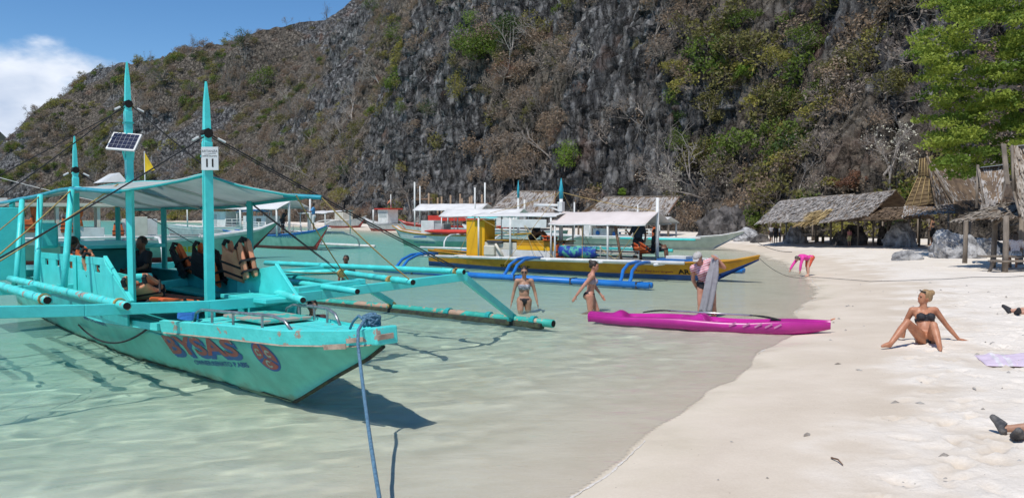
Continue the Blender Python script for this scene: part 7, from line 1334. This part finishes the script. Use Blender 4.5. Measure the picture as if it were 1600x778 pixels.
def bikini_bottom(c): return isin(c['base'], ['pelvis', 'thigh', 'belly']) & (c['z2'] < .02) & (c['z2'] > -.17 + 1.45 * np.abs(c['x2']) - .06 * (c['y2'] < 0)) & (c['z2'] > -.2) & ((c['base'] != 'thigh') | (np.abs(c['y2']) < .085))
def bikini_top(c): return isin(c['base'], ['chest', 'bust', 'belly']) & (c['z'] > .215) & (c['z'] < .335 - .30 * np.clip(np.abs(np.abs(c['x']) - .066), 0, .12) * (c['y'] > 0) - .05 * (c['y'] < .02))
def band_top(c): return isin(c['base'], ['chest', 'bust', 'belly']) & (c['z'] > .20) & (c['z'] < .325)
def trousers(to=1.0): return lambda c: (isin(c['base'], ['pelvis', 'thigh']) | ((c['base'] == 'belly') & (c['z'] < .10))) & (c['z2'] < .09) | ((c['base'] == 'calf') & (to > .5))
def shirt(sl=.8, fore=False): return lambda c: (isin(c['base'], ['chest', 'belly', 'bust', 'shoulder']) | ((c['base'] == 'pelvis') & (c['z'] > -.03)) | ((c['base'] == 'neck') & (c['t'] < .15)) | ((c['base'] == 'uparm') & (c['t'] < sl)) | ((c['base'] == 'forearm') & fore))
# ---- the sunbather on the sand
g = Wg(1448, 536); 
J = dict(pelvis=(0, 0, .115), chest=(-.01, -.17, .36), neck=(-.02, -.255, .53), head=(-.015, -.235, .675), look=(-.93, .32, .05), shL=(-.175, -.235, .475), shR=(.15, -.25, .485), hpL=(-.085, .03, .10), hpR=(.085, .03, .10),
         knL=(-.13, .38, .36), anL=(-.16, .74, .07), toL=(-.20, .88, .045), knR=(-.30, .30, .27), anR=(-.62, .52, .06), toR=(-.74, .58, .035))
# body faces the camera's lower left; her left side (image right) props on a straight arm
J = dict(pelvis=(0, 0, .115), chest=(.00, -.13, .35), neck=(.01, -.20, .53), head=(-.0, -.17, .675), look=(.90, .30, .02), shR=(.155, -.20, .475), shL=(-.165, -.20, .485), hpL=(-.08, .03, .10), hpR=(.08, .03, .10),
         elL=(-.335, -.25, .26), wrL=(-.50, -.23, .055), haL=(-.85, .25, -.1), pnL=(0, 0, -1), elR=(.245, -.27, .24), wrR=(.24, -.31, .05), haR=(.3, -.8, -.1), pnR=(0, 0, -1),
         knL=(.03, .40, .34), anL=(.02, .64, .075), toL=(.05, .78, .04), knR=(.36, .32, .36), anR=(.62, .50, .065), toR=(.75, .57, .035))
g.z = GZ(g.x, g.y) - .012
w1 = person('blonde woman in black bikini sitting on the dry sand', g, (-.22, -1), J, 1.68, SK_TAN, True, .0125, 'bun', H_BLOND, [('bikini_top', bikini_top, C_BLACK, .007), ('bikini_bottom', bikini_bottom, C_BLACK, .006)], smooth=3, curl=.1)
q = MB(); q.tube([w1['hd']((s, .055 - abs(s) * .3, .095)) for s in np.linspace(-.07, .07, 7)], .010, 6); q.build('sunglasses', C_BLACK, w1['e'])
# ---- waders
def wader(px, py, H, sub): # feet depth so that the water stands at the given height on the body
    p = W(px, py, 0); return Vector((p.x, p.y, -sub))
M_PATT = mat('patterned_bikini', (.55, .55, .58), .7, (.05, .06, .10), scale=45, detail=2, lo=.45, hi=.55); M_STR2 = stripe_mat('striped_bikini', (.10, .04, .07), (.66, .55, .56), 14, (0, R(12), 0))
p = wader(819, 484, 1.62, .68)
person('woman in sunglasses and patterned bikini wading towards the beach', p, (.05, -1), dict(elL=(-.24, -.03, 1.09), wrL=(-.29, .04, .85), elR=(.23, -.03, 1.09), wrR=(.28, .0, .86), knR=(.09, .10, .51), anR=(.09, .0, .10), knL=(-.09, -.05, .49), anL=(-.09, -.22, .12), head=(0, .03, 1.535), look=(.1, 1, -.12)), 1.63, SK_OLIVE, True, .014, 'backbun', H_DARK, [('bikini_top', band_top, M_PATT, .006), ('bikini_bottom', bikini_bottom, C_BLACK, .006)], glasses=True)
p = wader(922, 485, 1.68, .58)
person('dark-haired woman in striped bandeau wading to the right', p, (1, -.18), dict(pelvis=(0, 0, .94), chest=(0, .03, 1.20), neck=(0, .05, 1.385), head=(0, .09, 1.52), look=(.05, 1, -.28), shL=(-.165, .02, 1.335), shR=(.165, .06, 1.335), elR=(.215, -.13, 1.11), wrR=(.25, -.28, .90), haR=(.1, -.5, -.8), elL=(-.21, .08, 1.08), wrL=(-.20, .22, .89), knR=(.09, .02, .49), knL=(-.09, .16, .52), anL=(-.09, .08, .12), anR=(.09, -.18, .10)), 1.68, SK_PINK, True, .014, 'bun', H_DARK, [('bikini_top', band_top, M_STR2, .006), ('bikini_bottom', bikini_bottom, C_BLACK, .006)])
# ---- figure in the striped top drying off
p = wader(1104, 493, 1.66, .28); M_TOP = stripe_mat('red_white_stripes', (.55, .03, .09), (.76, .72, .72), 9.2, (0, R(-14), 0), .48)
w4 = person('person in red striped top and grey cap standing behind the kayak', p, (-.30, -1), dict(pelvis=(.02, -.03, .95), chest=(.07, .06, 1.17), neck=(.13, .13, 1.32), head=(.17, .20, 1.42), look=(.35, .85, -.55), shR=(.27, .09, 1.22), shL=(-.06, .07, 1.36), elR=(.27, -.02, .97), wrR=(.20, -.14, .80), elL=(-.33, .06, 1.24), wrL=(-.20, .20, 1.42), haL=(.5, .5, .3), knL=(-.13, .02, .49), anL=(-.15, -.04, .09), knR=(.12, .05, .49), anR=(.11, .0, .09), hpL=(-.08, -.02, .90), hpR=(.10, -.02, .90)), 1.72, SK_PINK, True, .014, 'short', H_BLOND,
            [('striped_top', lambda c: (isin(c['base'], ['chest', 'belly', 'bust', 'shoulder']) | ((c['base'] == 'pelvis') & (c['z'] > -.06)) | ((c['base'] == 'uparm') & (c['t'] < .25))), M_TOP, .012), ('swim_shorts', lambda c: isin(c['base'], ['pelvis', 'thigh', 'belly']) & (c['z2'] < .05) & (c['z2'] > -.12 + .5 * np.abs(c['x2'])), C_BLACK, .008)], cap=mat('grey_cap', (.50, .48, .45), .8, (.40, .38, .36), scale=9), build=1.08)
def towel2():
    X = w4['X']; c = X((-.17, .17, 1.44)); e = thing('towel', 'long grey towel hanging from the hand of the person in stripes', 'towel', c); rings = []
    for i, f in enumerate(np.linspace(0, 1, 26)):
        z = 1.50 - 1.14 * f; wv = .055 + .03 * min(1, f * 3) + .02 * f; cx_ = -.16 + .17 * f ** 1.3; cy_ = .19 + .03 * math.sin(f * 3); rg = []
        for a in np.linspace(0, 2 * math.pi, 33)[:-1]: q = 1 + (.28 * math.sin(a * 5 + f * 1.5) + .12 * math.sin(a * 9 + 2 - f * 2)) * min(1, .25 + f * 2); rg.append(X((cx_ + wv * q * math.cos(a) * (1 if i else .3), cy_ + wv * .55 * q * math.sin(a) * (1 if i else .3), z + (.02 * math.sin(a * 3) if i > 23 else 0))))
        rings.append(rg)
    m = MB(); m.loft(rings); m.build('cloth', C_GREY, e, smooth=True)
    m = MB(); m.tube([X((-.15 + .10 * f + .05 * math.sin(f * 9), .05, 1.40 - .9 * f)) for f in np.linspace(0, 1, 14)], .008, 5); m.build('printed_line', C_BLACK, e)
towel2()
# ---- girl in pink bending down at the water's edge
p = W(1258, 431, .0); p.z = GZ(p.x, p.y) - .02
person('child in pink swim shirt bending down at the water edge', p, (-1, -.25), dict(pelvis=(0, -.22, .80), chest=(0, .10, .86), neck=(0, .29, .84), head=(0, .42, .80), look=(0, .62, -.78), shL=(-.15, .24, .84), shR=(.15, .24, .84), elL=(-.17, .34, .56), elR=(.17, .46, .58), wrL=(-.16, .36, .30), wrR=(.17, .62, .34), hpL=(-.085, -.20, .78), hpR=(.085, -.20, .78), knL=(-.12, -.06, .44), knR=(.10, -.16, .44), anL=(-.14, -.05, .08), anR=(.10, -.22, .08), toL=(-.15, .10, .03), toR=(.11, -.06, .03), haL=(0, .2, -1), haR=(0, .4, -1)), 1.30, SK_LIGHT, False, .022, 'long', mat('grey_brown_hair', (.12, .10, .085), .6), [('swim_shirt', shirt(1.1, True), C_PINK, .012), ('shorts', lambda c: isin(c['base'], ['pelvis', 'thigh']) & (c['z2'] < .10) & (c['z2'] > -.22), C_ORANGE, .010)], features=False, build=1.22)
# ---- two bathers behind the turquoise boat
pz = D(488, 479, 12.2); person('man in dark shirt standing in water beyond the bow rail', (pz.x, pz.y, pz.z - 1.53), (.35, -1), dict(look=(.1, 1, -.1), elL=(-.22, .10, 1.10), wrL=(-.10, .24, 1.0), elR=(.22, .10, 1.10), wrR=(.10, .24, 1.0)), 1.65, SK_LIGHT, False, .018, 'short', H_DARK, [('shirt', shirt(), mat('dark_maroon_cloth', (.075, .03, .035), .8), .014)])
pz = D(541, 405, 21.5); person('man in black rash shirt wading beyond the far outrigger', (pz.x, pz.y, pz.z - 1.58), (-.2, -1), dict(elL=(-.23, .0, 1.1), wrL=(-.20, .16, .95)), 1.70, SK_BROWN, False, .02, 'short', H_DARK, [('shirt', shirt(), C_BLACK, .014)], glasses=True)
# ---- crew and passengers on the boats
def crew(label, base, face, J, H, shirt_m, short_m=C_BLACK, skin=SK_BROWN, vox=.024, hair='short', female=False, hm=H_DARK): return person(label, base, face, J, H, skin, female, vox, hair, hm, [('shirt', shirt(), shirt_m, .014), ('shorts', trousers(.2), short_m, .014)], features=False)
SIT = dict(pelvis=(0, 0, .12), chest=(0, .03, .38), neck=(0, .04, .57), head=(0, .07, .71), shL=(-.165, .03, .52), shR=(.165, .03, .52), elL=(-.22, .12, .30), elR=(.22, .12, .30), wrL=(-.12, .32, .24), wrR=(.12, .32, .24), hpL=(-.09, .02, .10), hpR=(.09, .02, .10), knL=(-.11, .43, .13), knR=(.11, .43, .13), anL=(-.11, .46, -.30), anR=(.11, .46, -.30), toL=(-.11, .60, -.34), toR=(.11, .60, -.34))
pb = A2.B(.1, -.1, A2.deck(.1) - .03); crew('man in light blue shirt standing on the bow of the green boat', pb, (-1, -.3), dict(elR=(.20, .16, 1.12), wrR=(.16, .36, 1.20), elL=(-.20, .14, 1.12), wrL=(-.14, .34, 1.18)), 1.70, C_BLUE, C_WHITE)
pb = A2.B(3.1, -.4, .85); crew('person in black standing under the canopy of the green boat', pb, (1, -.3), dict(chest=(0, .10, 1.16), neck=(0, .2, 1.32), head=(0, .27, 1.43), elR=(.2, .3, 1.0), wrR=(.2, .42, .9), shL=(-.165, .16, 1.27), shR=(.165, .16, 1.27)), 1.65, C_BLACK)
pb = Y.B(2.75, .0, .30); crew('man in dark T-shirt standing on the yellow boat', pb, (-.15, -1), dict(elR=(.28, .0, 1.10), wrR=(.36, .12, 1.22), elL=(-.24, -.02, 1.10)), 1.66, C_NAVY)
pb = Y.B(2.35, .35, .82); crew('person in black seated behind the standing man on the yellow boat', pb, (.9, -.4), SIT, 1.6, C_BLACK)
pb = Y.B(7.2, .15, 1.16); crew('man in dark blue shirt sitting on the cabin shelf of the yellow boat', pb, (.85, -.5), dict(SIT, chest=(0, .10, .34), neck=(0, .20, .50), head=(0, .28, .60), shL=(-.165, .17, .46), shR=(.165, .17, .46), knL=(-.11, .38, .30), anL=(-.11, .62, .05), knR=(.11, .38, .30), anR=(.11, .62, .05), toL=(-.11, .74, .03), toR=(.11, .74, .03)), 1.62, C_NAVY)
pb = B(6.6, -.62, .92); crew('person in black sitting behind the near panel of the turquoise boat', pb, (.5, .6), SIT, 1.62, C_BLACK); pb = B(5.9, .35, .92); crew('person in black sitting in the middle of the turquoise boat', pb, (-.4, -.6), SIT, 1.62, C_BLACK)
pb = A1.B(9.6, -.2, 1.0); crew('passenger in dark clothes inside the white tour boat', pb, (.5, -.8), SIT, 1.6, C_NAVY)
# ---- people at the huts
for i, (px, py, h, fc, sm, lab, cm) in enumerate(((1205, 379, 1.16, (.3, 1), C_GREY, 'child in grey at the left end of the shelters', C_BLACK), (1212, 381, 1.20, (-.4, -1), C_BLACK, 'child in black next to the child in grey', C_BLACK), (1218, 378, 1.05, (1, -.2), C_WHITE, 'smaller child in pale top under the leftmost shelter', C_NAVY), (1327, 385, 1.02, (-.2, 1), mat('dusty_pink_cloth', (.52, .22, .22), .8), 'small child in pink top in front of the shelters', mat('pale_yellow_cloth', (.55, .50, .22), .8)))):
    crew(lab, Wg(px, py), fc, dict(knL=(-.09, .08, .49)) if i % 2 else None, h, sm, cm, vox=.028, skin=SK_BROWN if i < 3 else SK_OLIVE)
p = Wg(1456, 384); person('woman in black bikini standing under the steep hut eave', p, (-.6, .8), dict(elR=(.25, .05, 1.1), wrR=(.16, .2, 1.0)), 1.66, SK_OLIVE, True, .026, 'long', H_DARK, [('bikini_top', band_top, C_BLACK, .012), ('shorts', trousers(.2), C_BLACK, .012)], features=False)
p = Wg(1243, 377) + Vector((.3, .9, .42)); crew('person in blue shirt sitting on a bench under the long shelter', p, (-.5, -1), SIT, 1.4, C_BLUE, vox=.028)
p = Wg(1588, 423) + Vector((.25, .45, .0)); p.z = GZ(p.x, p.y) + .40; person('woman in patterned white top sitting on the nearest hut bench', p, (.4, .9), SIT, 1.62, SK_OLIVE, True, .02, 'long', H_DARK, [('blouse', shirt(1.0), mat('dotted_white_cloth', (.62, .58, .58), .8, (.30, .12, .14), scale=22, detail=1, lo=.33, hi=.42), .016), ('skirt', trousers(.2), C_WHITE, .016)], features=False)
# ---- two people lying just outside the right edge, only their feet in view
LIE = dict(pelvis=(0, 0, .10), chest=(0, -.27, .11), neck=(0, -.46, .11), head=(0, -.60, .12), look=(0, .1, 1), shL=(-.17, -.41, .10), shR=(.17, -.41, .10), elL=(-.26, -.18, .07), elR=(.26, -.18, .07), wrL=(-.24, .06, .05), wrR=(.24, .06, .05), hpL=(-.09, .04, .09), hpR=(.09, .04, .09), knL=(-.11, .45, .10), knR=(.11, .45, .10), anL=(-.12, .86, .06), anR=(.12, .86, .06), toL=(-.24, .93, .14), toR=(.24, .93, .14))
def lying(label, tip, face, H, shoe, skin=SK_OLIVE):
    k = H / 1.65; f = Vector((face[0], face[1], 0)).normalized(); b = Vector((tip.x, tip.y, 0)) - f * .92 * k; b.z = min(GZ(b.x, b.y), GZ(tip.x, tip.y)) + .0; person(label, b, face, LIE, H, skin, False, .014, 'short', H_DARK, [('shoe', lambda c: c['L'] == 'footL', shoe, .012), ('shoe', lambda c: c['L'] == 'footR', shoe, .012), ('shorts', trousers(.2), C_NAVY, .014)], features=False)
lying('person in black water shoes lying at the right edge with feet in view', Wg(1572, 684), (-1, .12), 1.45, mat('wet_neoprene', (.045, .045, .05), .8, (.16, .15, .14), scale=14)); lying('person in black sandals lying further up the right edge', Wg(1580, 492), (-1, .05), 1.66, C_BLACK, SK_LIGHT)

# whatever stands or floats in the water is lit through it
bpy.context.view_layer.update()
for o in SC.objects:
    if o.type == 'MESH' and o is not water and o.name not in ('cliff', 'headland'):
        if min((o.matrix_world @ Vector(c)).z for c in o.bound_box) < 0: o.cycles.is_caustics_receiver = True
